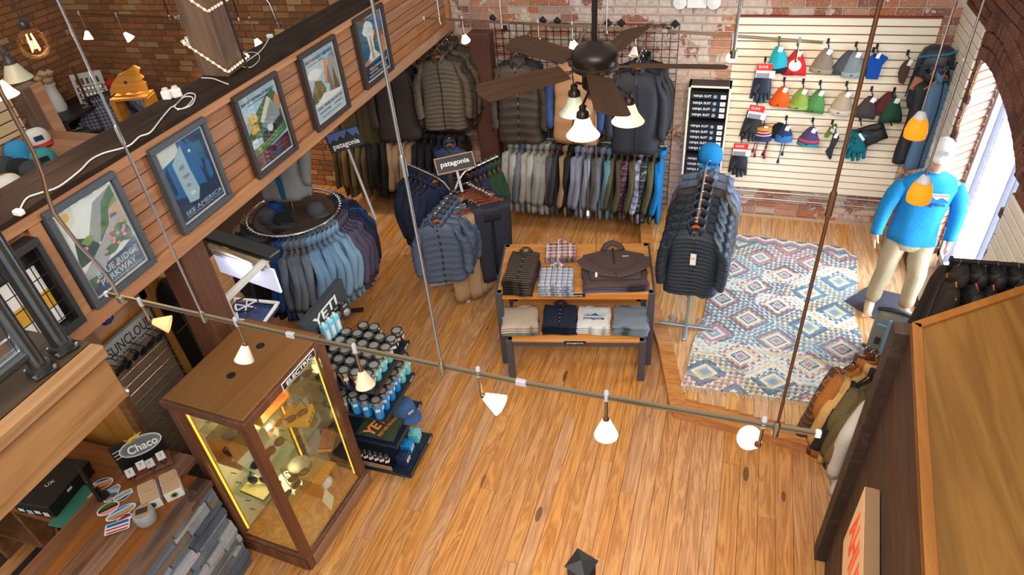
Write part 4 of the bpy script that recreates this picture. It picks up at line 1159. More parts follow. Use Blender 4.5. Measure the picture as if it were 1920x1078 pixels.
def shadow_box(x, y, z, w, d, h, rz, label):
    o = thing('shadow_box', label, 'wooden box', inc(x, y, z), R(-4 + rz)); t_ = .016
    MB().bx(-w / 2, w / 2, -d / 2, d / 2, 0, t_).build('bottom', M_honey, o)
    MB().bx(-w / 2, w / 2, -d / 2, d / 2, h - t_, h).build('top', M_honey, o)
    MB().bx(-w / 2, -w / 2 + t_, -d / 2, d / 2, t_, h - t_).build('side', M_honey, o)
    MB().bx(w / 2 - t_, w / 2, -d / 2, d / 2, t_, h - t_).build('side', M_honey, o)
    return o
shadow_box(.05, -.04, SHZ[2] + .006, .30, .26, .20, 88, 'open honey-wood box on the top glass shelf of the display case')
shadow_box(-.10, -.26, SHZ[1] + .006, .20, .2, .26, 0, 'open honey-wood box standing at the counter end of the display case')
shadow_box(.06, .17, .15, .22, .24, .21, 90, 'open honey-wood box on the floor of the display case')
o = thing('display_block', 'yellow cardboard box with amber sunglasses on it inside the display case', 'box', inc(.12, .16, SHZ[1] + .006), R(14))
MB().bx(-.09, .09, -.08, .08, 0, .08).build('carton', plain('mustard_card', (224, 170, 52), .6), o, bevel=.003)
for k in range(3): MB().bx(.091, .0915, -.06 + k * .04, -.04 + k * .04, .02, .04).build('print', M_dark, o)
o = thing('display_card', 'cream display card lying with two sunglasses on the middle shelf of the case', 'card', inc(.10, -.20, SHZ[1] + .02), rot=(R(-4), R(26), R(-4)))
MB().bx(-.16, .12, -.16, .16, 0, .008).build('board', M_creamcard, o)
lettering('BLACK', M_dark, o, frame_m((-.06, 0, .009), (0, 1, 0), (-1, 0, 0)), .1, .02, depth=.001)
o = thing('display_card', 'pale yellow display pad on the lowest glass shelf near the counter', 'card', inc(-.06, -.24, SHZ[0] + .008), R(-8))
MB().bx(-.11, .11, -.09, .09, 0, .012).build('board', plain('pale_yellow_pad', (232, 214, 128), .7), o)
MB().bx(-.115, .115, -.095, .095, -.002, .004).build('tray', M_dark, o)
o = thing('wood_block', 'two small stacked wood blocks beside the yellow box in the display case', 'block', inc(.18, .27, SHZ[0] + .006), R(20))
MB().bx(-.05, .05, -.10, .10, 0, .018).build('block', M_honey, o); MB().bx(-.045, .05, -.09, .10, .019, .04).build('block', M_walnut, o)
o = thing('goggle_tin', 'round grey goggle tin on the lowest glass shelf of the display case', 'tin', inc(.12, .0, SHZ[0] + .006))
MB().lathe([(.085, 0), (.088, .01), (.085, .035), (.07, .04), (.001, .04)], 24).build('tin', plain('grey_green_tin', (120, 124, 104), .4, .4), o, smooth=True)
o = thing('folded_cloth', 'white and black printed cloth inside the honey-wood box on the case floor', 'cloth', inc(.06, .17, .168), R(10))
MB().loft([[Vector((.08 * s * math.cos(a) * (1 + .15 * math.sin(3 * a)), .09 * s * math.sin(a), z)) for a in [2 * PI * k / 14 for k in range(14)]] for z, s in ((0, 1), (.04, 1.05), (.08, .8), (.1, .4))]).build('cloth', M_white, o, smooth=True)
MB().lathe([(.035, .0), (.03, .012), (.001, .014)], 12, Matrix.Translation((.0, .0, .095))).build('print', M_black, o, smooth=True)
o = thing('price_card', 'white card leaning at the near bottom corner inside the display case', 'card', inc(.24, .05, .152), rot=(0, R(-18), R(20)))
MB().bx(0, .004, -.06, .06, 0, .13).build('sheet', M_creamcard, o)
k = 0
for (x, y, z, rx, rz, fm, lm, lab) in (
    (.16, .11, SHZ[1] + .108, 0, 60, 'M_tort', 'M_clearlens', 'amber tortoise sunglasses on the yellow box in the display case'),
    (.12, -.27, SHZ[1] + .055, -70, 80, 'M_black', 'M_lens', 'black sunglasses nearer the counter on the cream card in the case'),
    (.14, -.14, SHZ[1] + .055, -70, 85, 'M_tort', 'M_clearlens', 'brown sunglasses on the aisle side of the cream card in the case'),
    (.03, -.06, SHZ[2] + .235, 0, 70, 'M_black', 'M_lens', 'black sunglasses on top of the honey-wood box on the top shelf'),
    (.09, -.04, SHZ[2] + .05, 0, 75, 'M_black', 'M_lens', 'dark sunglasses inside the honey-wood box on the top shelf'),
    (.02, .22, SHZ[2] + .03, 0, 100, 'M_tort', 'M_lens', 'tortoise sunglasses at the far end of the top glass shelf'),
    (.16, .27, SHZ[2] + .03, 0, 60, 'M_black', 'M_lens', 'black sunglasses at the far aisle corner of the top glass shelf'),
    (.0, .02, SHZ[1] + .03, 0, 80, 'M_black', 'M_lens', 'black sunglasses in the middle of the second glass shelf'),
    (.02, .17, SHZ[1] + .03, 0, 95, 'M_tort', 'M_lens', 'tortoise sunglasses behind the yellow box on the second shelf'),
    (.20, -.20, SHZ[0] + .03, 0, 80, 'M_black', 'M_lens', 'black sunglasses at the aisle side of the lowest glass shelf'),
    (.17, -.08, SHZ[0] + .03, 0, 60, 'M_tort', 'M_clearlens', 'brown sunglasses beside the grey goggle tin on the lowest shelf'),
    (-.08, -.22, SHZ[0] + .05, -20, 20, 'M_black', 'M_lens', 'black sunglasses lying on the pale yellow pad in the case'),
    (-.10, -.30, SHZ[1] + .06, 0, 0, 'M_black', 'M_lens', 'black sunglasses inside the honey-wood box at the counter end'),
    (-.19, -.15, .98, 0, -90, 'M_black', 'M_lens', 'black sunglasses on the pegboard near the counter end of the case'),
    (-.19, .05, 1.1, 0, -90, 'M_black', 'M_lens', 'black sunglasses on the pegboard in the middle of the case'),
    (-.19, -.05, .75, 0, -90, 'M_tort', 'M_lens', 'tortoise sunglasses low on the pegboard in the case')):
    sunglasses(inc(x, y, z), (R(rx), 0, R(rz - 4)), lab, globals()[fm], globals()[lm], s=1.3)

# ================================================================== DRINKWARE GONDOLA
M_gond = plain('black_gondola_steel', (22, 26, 34), .32, .2)
M_slate = plain('dark_slate_header', (48, 56, 64), .5)
M_bluegrey = plain('blue_black_shelf', (26, 36, 54), .3, .1)
gx0, gy0, gy1 = -2.93, 2.955, 3.56
gd = thing('gondola_shelf', 'black four-tier gondola stacked with tumblers beside the display case', 'shelf', (-2.6, 3.25, 0))
def gb(x0, x1, y0, y1, z0, z1, nm, m, bv=.003): return MB().bx(x0 + 2.6, x1 + 2.6, y0 - 3.25, y1 - 3.25, z0, z1).build(nm, m, gd, bevel=bv)
gb(gx0, gx0 + .05, gy0, gy1, 0.04, 1.28, 'back_panel', M_gond)
GS = [(.10, -2.17, 2.955, 3.42), (.45, -2.23, 2.955, 3.46), (.75, -2.26, 2.955, 3.50), (1.05, -2.28, 2.955, 3.56)]
for z, xr, ya, yb in GS:
    s_ = gb(gx0 + .05, xr, ya, yb, z - .022, z, 'shelf', M_bluegrey)
    gb(xr, xr + .012, ya, yb, z - .03, z + .012, 'shelf_lip', M_gond)
    lettering('YETI', M_cord, gd, frame_m((xr + 2.6 + .0125, yb - 3.25 - .07, z - .008), (0, 1, 0), (0, 0, 1)), .07, .022, depth=.001)
gb(gx0 + .05, -2.19, gy0 + .02, 3.40, .035, .075, 'base', M_gond)
for x, y in ((-2.24, 3.0), (-2.24, 3.36), (-2.85, 3.0), (-2.85, 3.5)):
    MB().lathe([(.02, 0), (.022, .02), (.012, .036)], 10, Matrix.Translation((x + 2.6, y - 3.25, 0))).build('castor', M_rail, gd)
hs = thing('header_sign', 'slate header sign with white capitals above the tumbler shelves', 'sign', (-2.90, 3.42, 1.282))
MB().bx(-.03, .03, -.30, .30, 0.0, .19).build('board', M_slate, hs, bevel=.003)
lettering('YETI', pm('white'), hs, frame_m((.031, -.02, .095), (0, 1, 0), (0, 0, 1)), .34, .095, depth=.0015, bold=.02)
for y in (-.22, .22): MB().bx(-.012, .012, y - .012, y + .012, -.04, .01).build('bracket', M_black, hs)
M_steel = plain('brushed_stainless', (176, 174, 168), .25, 1.0, .15, 30)
M_lid = plain('smoke_lid', (34, 36, 38), .2, 0, .2)
M_lidtop = plain('clear_lid_top', (150, 152, 150), .18, .3)
M_sea = plain('seafoam_coat', (104, 196, 204), .35)
M_sky = plain('reef_blue_coat', (30, 134, 206), .35)
M_navyc = plain('navy_coat', (30, 44, 80), .35)
M_blackc = plain('black_coat', (24, 26, 28), .4)
_tb = {}
def tumbler(loc, label, m, h=.145, r0=.036, r1=.048, group=None, name='tumbler'):
    o = thing(name, label, 'tumbler', loc, rnd.uniform(-.15, .15) - .1, group)
    key = (m.name, h)
    if key not in _tb:
        k = h / .125
        _tb[key] = (MB().lathe([(r0, 0), (r0 + .001, .004), (r0 + (r1 - r0) * .45, h * .5), (r1, h * .74), (r1, h * .8)], 18).mesh('body', m, smooth=True),
                    MB().lathe([(r1 - .0005, h * .8), (r1, h * .82), (r1, h * .95), (r1 - .003, h * .97)], 18).mesh('steel_rim', M_steel, smooth=True),
                    MB().lathe([(r1 - .001, h * .955), (r1 + .001, h * .98), (r1 - .003, h), (r1 - .011, h * 1.005), (r1 - .013, h * .985), (.001, h * .985)], 18).mesh('lid', M_lid, smooth=True),
                    MB().lathe([(r1 - .014, h * .986), (.016, h * .992), (.001, h * .992)], 16).mesh('lid_top', M_lidtop, smooth=True),
                    MB().bx(-.017, .017, -.012, .012, -.001, .001).mesh('label', M_white))
    b, rim, lid, lt, lb_ = _tb[key]
    link('body', b, o); link('steel_rim', rim, o); ld_ = link('lid', lid, o); link('lid_top', lt, ld_)
    for a in (R(-50), R(20)):
        rr = r0 + (r1 - r0) * .66 + .0015
        M = Matrix.Rotation(a, 4, 'Z') @ Matrix.Translation((rr, 0, h * .56)) @ Matrix.Rotation(R(90), 4, 'Z') @ Matrix.Rotation(R(90 - 5), 4, 'X')
        q = link('label', lb_, o); q.matrix_local = M
        lettering('YETI', M_black, o, M @ Matrix.Translation((0, 0, -.0016)) @ Matrix.Rotation(PI, 4, 'X') @ Matrix.Rotation(PI, 4, 'Z') if False else M @ Matrix.Translation((0, 0, .0012)), .028, .011, depth=.0006)
    return o
rows = ['row nearest the display case', 'second row from the display case', 'third row from the display case', 'fourth row from the display case', 'fifth row from the display case', 'far row of the shelf']
for j in range(6):
    for i in range(5):
        x, y = -2.335 - i * .1, 3.005 + j * .101
        if j == 5 and i in (1, 4): continue
        m = M_steel if (j == 0 or (i > 2 and j < 3)) else (M_sea if (i == 0 and 1 <= j <= 3) else (M_blackc if j >= 4 or i > 0 and j > 2 else M_navyc if (i + j) % 3 == 0 else M_steel))
        nm = {M_steel: 'stainless', M_sea: 'seafoam', M_blackc: 'black', M_navyc: 'navy'}[m]
        tumbler((x, y, 1.05), f'{nm} lidded tumbler, {ORD[i]} from the aisle in the {rows[j]}', m, group='tumblers on the top gondola shelf')
for k in range(6):
    m = (M_sky, M_sky, M_sky, M_sky, M_sea, M_sea)[k]
    tumbler((-2.315, 2.99 + k * .1, .75), f'tall {"blue" if m is M_sky else "seafoam"} tumbler, {ORD[k]} from the case along the second shelf lip', m, .19, .034, .046, 'tall tumblers on the second shelf')
for k in range(3):
    tumbler((-2.42 - k * .095, 2.99 + (.01 if k % 2 else 0), .75), f'tall blue tumbler, {ORD[k + 1]} from the aisle at the case end of the second shelf', M_sky if k < 2 else M_steel, .19, .034, .046, 'tall tumblers on the second shelf')
# ---- caps: one builder for all
_cp = {}
def cap(loc, rot, label, front, back, brim, s=1.0, logo=None, group=None, parent_sq=None):
    o = thing('baseball_cap', label, 'cap', loc, group=group, rot=rot)
    key = (front.name, back.name, brim.name)
    if key not in _cp:
        n, mrows = 24, 7
        def pt(a, v):
            e = v * PI / 2
            rx, ry, rz_ = .085, .098, .105
            return Vector((rx * math.cos(a) * math.cos(e) ** .75, ry * math.sin(a) * math.cos(e) ** .75, rz_ * math.sin(e) ** .9 + (.012 if math.sin(a) < 0 else 0) * math.cos(e)))
        ms = []
        for sel in (0, 1):
            mb = MB(); vs = []
            for i in range(mrows + 1):
                for k in range(n): vs.append(pt(2 * PI * k / n, i / mrows * .98))
            fs = []
            for i in range(mrows):
                for k in range(n):
                    mid = (k + .5) / n * 2 * PI
                    isf = math.sin(mid) < -.35
                    if isf == (sel == 0): fs.append((i * n + k, i * n + (k + 1) % n, (i + 1) * n + (k + 1) % n, (i + 1) * n + k))
            mb.add(vs, fs)
            me = mb.mesh('front_panel' if sel == 0 else 'crown', front if sel == 0 else back, smooth='all'); ms.append(me)
        b = MB(); N = 14; top = []; 
        inner, outer = [], []
        for k in range(N + 1):
            a = R(205) + R(130) * k / N
            x, y = .086 * math.cos(a), .099 * math.sin(a)
            inner.append(Vector((x, y, .012)))
            f = math.sin(PI * k / N) ** .6
            outer.append(Vector((x * 1.06, y - .075 * f, .012 - .004 - .028 * (abs(x) / .086) ** 2 + .006)))
        def strip(off): return [p + Vector((0, 0, off)) for p in inner + outer]
        L_ = N + 1; vs = strip(.003) + strip(-.001); fs = []
        for k in range(N):
            fs += [(k, k + 1, L_ + k + 1, L_ + k), (2 * L_ + k, 3 * L_ + k, 3 * L_ + k + 1, 2 * L_ + k + 1), (L_ + k, L_ + k + 1, 3 * L_ + k + 1, 3 * L_ + k)]
        b.add(vs, fs)
        bm_ = b.mesh('brim', brim, smooth='all')
        bt = MB().lathe([(.008, .103), (.007, .108), (.001, .109)], 8).mesh('button', back)
        _cp[key] = (ms, bm_, bt)
    ms, bm_, bt = _cp[key]
    link('front_panel', ms[0], o); link('crown', ms[1], o); link('brim', bm_, o); link('button', bt, o)
    if logo:
        M = Matrix.Translation((0, -.094, .055)) @ Matrix.Rotation(R(90 - 14), 4, 'X')
        MB().bx(-.028, .028, -.016, .016, -.002, .004).build('patch', logo[1], o).matrix_local = M
        if logo[0]: lettering(logo[0], logo[2], o, M @ Matrix.Translation((0, 0, .0045)), .044, .016, depth=.001)
    o.scale = (s, s, s); return o
F_navy = fabric('navy_twill', (38, 52, 84)); F_grey = fabric('grey_knit', (128, 130, 132)); F_red = fabric('red_twill', (196, 44, 44)); F_white = fabric('off_white_twill', (216, 214, 206)); F_sky = fabric('sky_blue_twill', (52, 142, 190)); F_teal = fabric('teal_twill', (58, 138, 140)); F_black = fabric('black_cloth', (28, 28, 30)); F_orange = fabric('rust_twill', (176, 108, 48)); F_char = fabric('charcoal_cloth', (58, 60, 66))
F_blue2 = fabric('slate_blue_twill', (62, 92, 142))
cap((-2.33, 3.32, .455), (0, 0, R(62)), 'slate blue cap with white lettering at the aisle end of the third shelf', F_blue2, F_blue2, F_blue2, 1.25, ('YETI', F_blue2, pm('white')))
# green shirt with orange print
def folded(name, label, cat, loc, rz, w, d, t, m, group=None, n=6, puff=.25):
    o = thing(name, label, cat, loc, rz, group); folded_mesh('cloth', w, d, t, m, o); return o
def folded_mesh(nm, w, d, t, m, o, off=(0, 0, 0), seed=0, edge=.0):
    r = random.Random(seed + int(w * 1000) + int(t * 9999)); nx, ny = 10, 8; vs = []; fs = []
    for s in (0, 1):
        for j in range(ny + 1):
            for i in range(nx + 1):
                u, v = i / nx * 2 - 1, j / ny * 2 - 1
                e = max(abs(u), abs(v)); ed = (1 - e ** 6)
                z = t * .5 * (1 + (ed * (.92 + .2 * math.sin(u * 4 + seed) * math.sin(v * 3 + seed)) if s else -ed))
                x = u * w / 2 * (1 + .03 * math.sin(v * 5 + seed)); y = v * d / 2 * (1 + .03 * math.sin(u * 4 + seed))
                vs.append((x + off[0], y + off[1], z + off[2] + r.uniform(-.001, .001)))
    L_ = (nx + 1) * (ny + 1)
    for j in range(ny):
        for i in range(nx):
            a = j * (nx + 1) + i
            fs.append((L_ + a, L_ + a + 1, L_ + a + nx + 2, L_ + a + nx + 1)); fs.append((a, a + nx + 1, a + nx + 2, a + 1))
    bd = [i for i in range(nx + 1)] + [j * (nx + 1) + nx for j in range(1, ny + 1)] + [ny * (nx + 1) + i for i in range(nx - 1, -1, -1)] + [j * (nx + 1) for j in range(ny - 1, 0, -1)]
    for k in range(len(bd)):
        a, b = bd[k], bd[(k + 1) % len(bd)]
        fs.append((a, b, L_ + b, L_ + a))
    return MB().add(vs, fs).build(nm, m, o, smooth='all')
F_moss = fabric('moss_green_jersey', (56, 66, 48))
o = folded('folded_shirt', 'folded moss green shirt with orange print on the third gondola shelf', 'shirt', (-2.43, 3.12, .452), R(0), .34, .28, .045, F_moss)
lettering('YETI', pm('orange'), o, frame_m((-.03, -.03, .0465), (.25, .97, 0), (-.97, .25, 0)), .22, .10, depth=.0015, bold=.03)
lettering('BUILT FOR THE WILD', pm('orange'), o, frame_m((.07, -.02, .046), (.25, .97, 0), (-.97, .25, 0)), .22, .03, depth=.0015)
for k in range(7):
    b = tumbler((-2.38 - k * .05, 3.0, .105), f'slim blue bottle, {ORD[k]} from the aisle in the row on the bottom shelf', M_navyc if k % 2 else M_blackc, .15, .017, .019, 'slim bottles on the bottom shelf', 'bottle')
o = thing('bottle_crate', 'black wire tray holding slim bottles on the bottom gondola shelf', 'tray', (-2.53, 3.0, .101))
MB().bx(-.2, .2, -.03, .03, 0, .004).build('tray', M_gond, o)
MB().bx(-.2, .2, -.034, -.03, 0, .05).build('front_lip', plain('tan_card_strip', (150, 122, 96), .6), o); MB().bx(-.2, .2, .03, .034, 0, .05).build('back_lip', M_gond, o)
for k, (x, y, z, m, lab) in enumerate(((-2.27, 3.08, .101, M_navyc, 'blue accessory carton nearest the case on the bottom shelf lip'), (-2.29, 3.2, .101, M_sky, 'bright blue carton in the middle of the bottom shelf lip'), (-2.28, 3.33, .101, M_sea, 'aqua carton at the far end of the bottom shelf'))):
    o = thing('carton', lab, 'box', (x, y, z), R(4 * k))
    MB().bx(-.045, .045, -.045, .045, 0, .10).build('box', m, o, bevel=.003)
    MB().bx(.0455, .047, -.03, .03, .03, .07).build('label', M_white, o)
    lettering('YETI', M_black, o, frame_m((.0475, 0, .05), (0, 1, 0), (0, 0, 1)), .045, .018, depth=.001)
    MB().lathe([(.03, .1), (.03, .112), (.02, .116), (.001, .116)], 14).build('lid', m, o, smooth=True)
# ice pack and carded accessories on the back panel
ip = thing('ice_pack', 'pale aqua three-cell ice pack above the tumblers under the header sign', 'ice pack', (-2.83, 3.36, 1.17), R(-8))
M_ice = plain('aqua_ice_pack', (130, 204, 226), .3)
for k in range(3):
    MB().bx(-.02, .03, -.1 + k * .067, -.04 + k * .067, 0, .17).build('cell', M_ice, ip, bevel=.012, seg=2)
    MB().bx(.0305, .032, -.085 + k * .067, -.055 + k * .067, .03, .12).build('label', M_white, ip)
    MB().lathe([(.014, .17), (.012, .19), (.001, .192)], 10, Matrix.Translation((.005, -.07 + k * .067, 0))).build('cap', M_white, ip, smooth=True)
for k, (y, z, x, lab) in enumerate(((3.52, 1.19, -2.86, 'clear blister card left of its twin at the far end of the gondola back'), (3.56, 1.2, -2.80, 'clear blister card nearest the aisle at the far end of the gondola back'), (3.02, 1.14, -2.80, 'large navy card with a clear round lid hanging at the case end'))):
    big = k == 2
    o = thing('blister_card', lab, 'card', (x, y, z), R(-12))
    w, h = (.11, .17) if big else (.05, .12)
    MB().bx(0, .003, -w, w, 0, h * 1.2).build('card', plain('navy_card', (34, 44, 74), .5) if big else M_dark, o)
    MB().lathe([(w * .7, 0), (w * .66, .012), (w * .4, .02), (.001, .02)], 18, Matrix.Translation((.003, 0, h * .5)) @ Matrix.Rotation(R(90), 4, 'Y')).build('lid', M_lidtop, o, smooth=True)
    lettering('YETI', pm('white'), o, frame_m((.0035, 0, h * 1.05), (0, 1, 0), (0, 0, 1)), w * .9, .018, depth=.001)
    MB().tube([(-.09, 0, h * 1.15), (.03, 0, h * 1.17)], .003, 5).build('peg_hook', M_rail, o)
# ================================================================== GARMENTS, HANGERS AND RACKS
M_hang = plain('orange_brown_hanger_wood', (168, 88, 40), .35, 0, .25, 20)
M_hook = metal('hanger_hook_steel', (196, 190, 180), .25)
F = {}
for k, c in dict(gfleece=(146, 150, 152), gfleece2=(172, 174, 174), dgrey=(78, 80, 86), char=(52, 54, 60), black=(30, 31, 36), navy=(34, 42, 66), navy2=(42, 50, 78), tan=(158, 130, 100), tan2=(176, 146, 112), olive=(92, 80, 54), olive2=(78, 70, 50), brown=(50, 42, 40), brown2=(92, 78, 66), blue=(36, 74, 136), hblue=(112, 150, 184), hblue2=(128, 166, 198), hgrey=(106, 116, 132), mauve=(86, 80, 106), slate=(132, 140, 164), dteal=(88, 128, 146), dolive=(82, 80, 62), bright=(20, 116, 190), green=(40, 66, 52), rust=(150, 92, 44), mustard=(184, 146, 90), silver=(186, 188, 184), khaki=(112, 94, 62), maroon=(86, 40, 50)).items():
    F[k] = fabric('cloth_' + k, c, None, 240 if 'fleece' not in k and k[0] != 'h' else 150, .9, .55 if ('fleece' in k or k[0] == 'h') else .35)
def shell(name, c, r_=.5): return fabric('shell_' + name, c, None, 160, r_, .2, 0, .25)
F['s_slate'] = shell('slate', (82, 96, 120), .38); F['s_ink'] = shell('ink', (44, 54, 68), .42); F['s_brown'] = shell('brown', (92, 82, 72), .5); F['s_dbrown'] = shell('dbrown', (64, 56, 52), .5); F['s_black'] = shell('black', (36, 36, 40), .5); F['s_navyv'] = shell('navyv', (46, 62, 92), .45); F['s_tan'] = shell('tan', (176, 138, 102), .55); F['s_blue'] = shell('blue', (52, 74, 128), .5); F['s_soft'] = shell('soft', (46, 50, 62), .6); F['s_grey'] = shell('grey', (104, 100, 96), .5)
F['p_maroon'] = plaid('check_maroon', (82, 50, 66), [(.06, .3, 0, (44, 34, 58)), (.06, .08, .5, (150, 130, 140))])
F['p_blue'] = plaid('check_blue', (176, 184, 212), [(.09, .35, 0, (70, 84, 136)), (.09, .08, .6, (226, 226, 232)), (.045, .1, .2, (110, 60, 90))])
F['p_teal'] = plaid('check_teal', (48, 66, 70), [(.07, .3, 0, (28, 36, 44)), (.07, .08, .6, (150, 160, 130))])
F['p_aqua'] = plaid('check_aqua', (96, 160, 190), [(.07, .35, 0, (44, 74, 130)), (.07, .08, .6, (220, 226, 228))])
F['p_brown'] = plaid('check_brown', (98, 66, 48), [(.06, .4, 0, (54, 38, 34)), (.06, .1, .6, (150, 110, 80))])
F['p_grey'] = plaid('check_grey', (86, 88, 108), [(.05, .3, 0, (54, 56, 78)), (.05, .12, .6, (176, 176, 186))])
M_zip = plain('dark_zip', (26, 26, 30), .4); M_tag = plain('white_swing_tag', (226, 226, 226), .6)
_gc = {}
def garment_parts(style, m, inner, T=.05, W=.22, L=.82, seed=0, quilt=0, vest=False, hood=False, opened=False):
    """parts hang below the hook point (0,0,0); shoulders along x, front towards -y"""
    key = (m.name, inner.name, T, W, L, seed, quilt, vest, hood, opened)
    if key in _gc: return _gc[key]
    r = random.Random(seed); ph = r.uniform(0, 6); out = []
    N = 22; rows = max(14, quilt * 3)
    top = lambda x: -.10 - .075 * (min(abs(x) / W, 1.1)) ** 1.4
    def th(v): return T * min(1.0, (.22 + (v / .16) ** .7)) * (1 + .12 * v)
    def surf(a, v):
        ca, sa = math.cos(a), math.sin(a)
        w = W * (1.0 - .07 * math.sin(PI * min(v * 1.2, 1)) + .02 * v)
        x = w * math.copysign(abs(ca) ** .7, ca)
        z0 = top(x); z = z0 + (-L - z0) * v
        t = th(v)
        if quilt: t *= .84 + .26 * abs(math.sin(PI * quilt * v)) ** .7
        y = t * math.copysign(abs(sa) ** .75, sa)
        f = min(v * 1.4, 1)
        y += f * T * .22 * math.sin(9 * x / W + ph) + f * T * .14 * math.sin(17 * x / W + 2 * ph + 5 * v)
        x += .008 * math.sin(7 * v + ph)
        return Vector((x, y, z))
    rings = [[surf(2 * PI * k / N, i / rows) for k in range(N)] for i in range(rows + 1)]
    out.append(('body', MB().loft(rings).mesh('body', m, smooth='all')))
    if not vest:
        SLn = L * .80
        for sx in (-1, 1):
            n2, m2 = 10, max(10, quilt * 2); rr = []
            for i in range(m2 + 1):
                t = i / m2; 
                cx = W * (.86 + .22 * min(t * 3.2, 1) - .02 * t) + .018 * math.sin(4 * t + ph)
                cz = -.165 - .03 * min(t * 6, 1) - (SLn - .17) * t
                cy = -.010 - .045 * t * t + .01 * math.sin(6 * t + ph)
                ra = (.074 - .026 * t) * (1 if not quilt else .88 + .24 * abs(math.sin(PI * quilt * .8 * t)) ** .7)
                if i == 0: ra *= .55
                ry = min(ra, T * .95 + .012)
                tilt = Vector((math.cos(R(25)), 0, -math.sin(R(25)) * sx)) if t > .12 else Vector((math.cos(R(55)), 0, -sx * math.sin(R(55))))
                rr.append([Vector((sx * cx, cy, cz)) + tilt * ra * math.cos(2 * PI * k / n2) * 1.0 + Vector((0, ry * math.sin(2 * PI * k / n2), .006 * math.sin(5 * k + 9 * t))) for k in range(n2)])
            out.append(('sleeve', MB().loft(rr).mesh('sleeve', m, smooth='all')))
    # collar: an upright band with an opening at the front
    n3 = 16; g = R(26 if not opened else 50); c = MB(); vo = []
    for lev, (k1, z1) in enumerate(((1.0, -.125), (.98, -.05), (.86, -.05), (.84, -.125))):
        for i in range(n3 + 1):
            a = -PI / 2 + g + (2 * PI - 2 * g) * i / n3
            fr = max(0, -math.sin(a))
            vo.append(Vector((.078 * k1 * math.cos(a), max(.052, T * .9) * k1 * math.sin(a) + .004, z1 - .028 * fr + (.012 if z1 > -.1 else 0) * (1 - fr))))
    Lr = n3 + 1; fs = []
    for lev in range(4):
        for i in range(n3): fs.append((lev * Lr + i, lev * Lr + i + 1, ((lev + 1) % 4) * Lr + i + 1, ((lev + 1) % 4) * Lr + i))
    c.add(vo, fs)
    out.append(('collar', c.mesh('collar', m if not opened else inner, smooth='all')))
    out.append(('neck_lining', MB().lathe([(.064, -.138), (.05, -.134), (.001, -.132)], 12, Matrix.Diagonal((1, .7, 1, 1))).mesh('neck_lining', inner)))
    zp = []
    for i in range(rows + 1):
        p = surf(-PI / 2, i / rows); zp.append(p + Vector((0, -.004, 0)))
    zb_ = MB()
    rings = [[p + Vector((dx, dy, 0)) for dx, dy in ((-.006, 0), (.006, 0), (.006, .004), (-.006, .004))] for p in zp]
    out.append(('zip', zb_.loft(rings).mesh('zip', M_zip if m is not M_zip else inner)))
    if hood:
        rr = [[Vector((.10 * s * math.cos(a), .03 + .05 * s * math.sin(a), z)) for a in [2 * PI * k / 12 for k in range(12)]] for z, s in ((-.19, .5), (-.16, .95), (-.11, 1.05), (-.07, .9), (-.05, .55))]
        out.append(('hood', MB().loft(rr).mesh('hood', m, smooth='all')))
    _gc[key] = out; return out
_hm = {}
def hanger_meshes(clip=False):
    if clip not in _hm:
        b = MB()
        if not clip:
            rings = []
            for i in range(13):
                x = -.18 + .36 * i / 12; z = -.122 - .08 * (abs(x) / .2) ** 1.4 + .040 * math.exp(-(x / .06) ** 2)
                hh = .015 if abs(x) < .13 else .009; q = .011 if abs(x) < .07 else .005
                rings.append([Vector((x, -q, z - hh)), Vector((x, q, z - hh)), Vector((x, q, z + hh)), Vector((x, -q, z + hh))])
            b.loft(rings)
        else:
            b.box((0, 0, -.09), (.30, .012, .022))
        hk = MB().tube([(.0 + .022 * math.cos(a), 0, -.018 + .022 * math.sin(a)) for a in [R(-30 + 21 * k) for k in range(11)]][::-1] + [(0, 0, -.045), (0, 0, -.085)] if False else
                       [(.020 * math.cos(a), 0, -.018 + .022 * math.sin(a)) for a in [R(200 - 23 * k) for k in range(11)]] + [(.004, 0, -.045), (0, 0, -.06), (0, 0, -.09)], .0032, 6)
        _hm[clip] = (b.mesh('shoulder_bar', M_hang if not clip else plain('red_brown_clip_bar', (116, 52, 34), .4), bevel=.004), hk.mesh('hook', M_hook, smooth=True), MB().box((0, 0, 0), (.02, .03, .05)).mesh('clip', M_hook, bevel=.003))
    return _hm[clip]
def hanger(loc, rot, label, group, clip=False):
    o = thing('clothes_hanger', label, 'hanger', loc, group=group, rot=rot)
    b, h, c = hanger_meshes(clip)
    link('shoulder_bar' if not clip else 'clip_bar', b, o); link('hook', h, o)
    if clip:
        for x in (-.12, .12): link('clip', c, o, (x, 0, -.115))
    return o
def garment(loc, rz, label, m, cat='jacket', name='jacket', group=None, inner=None, tag_=False, tilt=0.0, hgroup=None, **kw):
    rot = (0, tilt, rz)
    o = thing(name, label, cat, loc, group=group, rot=rot)
    for nm, me in garment_parts('', m, inner or F['black'], **kw): link(nm, me, o)
    if tag_:
        t = MB(); t.box((0, 0, 0), (.05, .002, .12))
        T = kw.get('T', .05)
        link('swing_tag', t.mesh('swing_tag', M_tag, bevel=.002), o, (.01, -T * 1.35 - .012, -.36))
        lettering('NANO', M_zip, o, frame_m((.01, -T * 1.35 - .0135, -.35), (1, 0, 0), (0, 0, 1)), .03, .012, depth=.001)
    hl = 'hanger of the ' + label
    w = hl.split()
    hanger(loc, rot, ' '.join(w[:16]), hgroup)
    return o
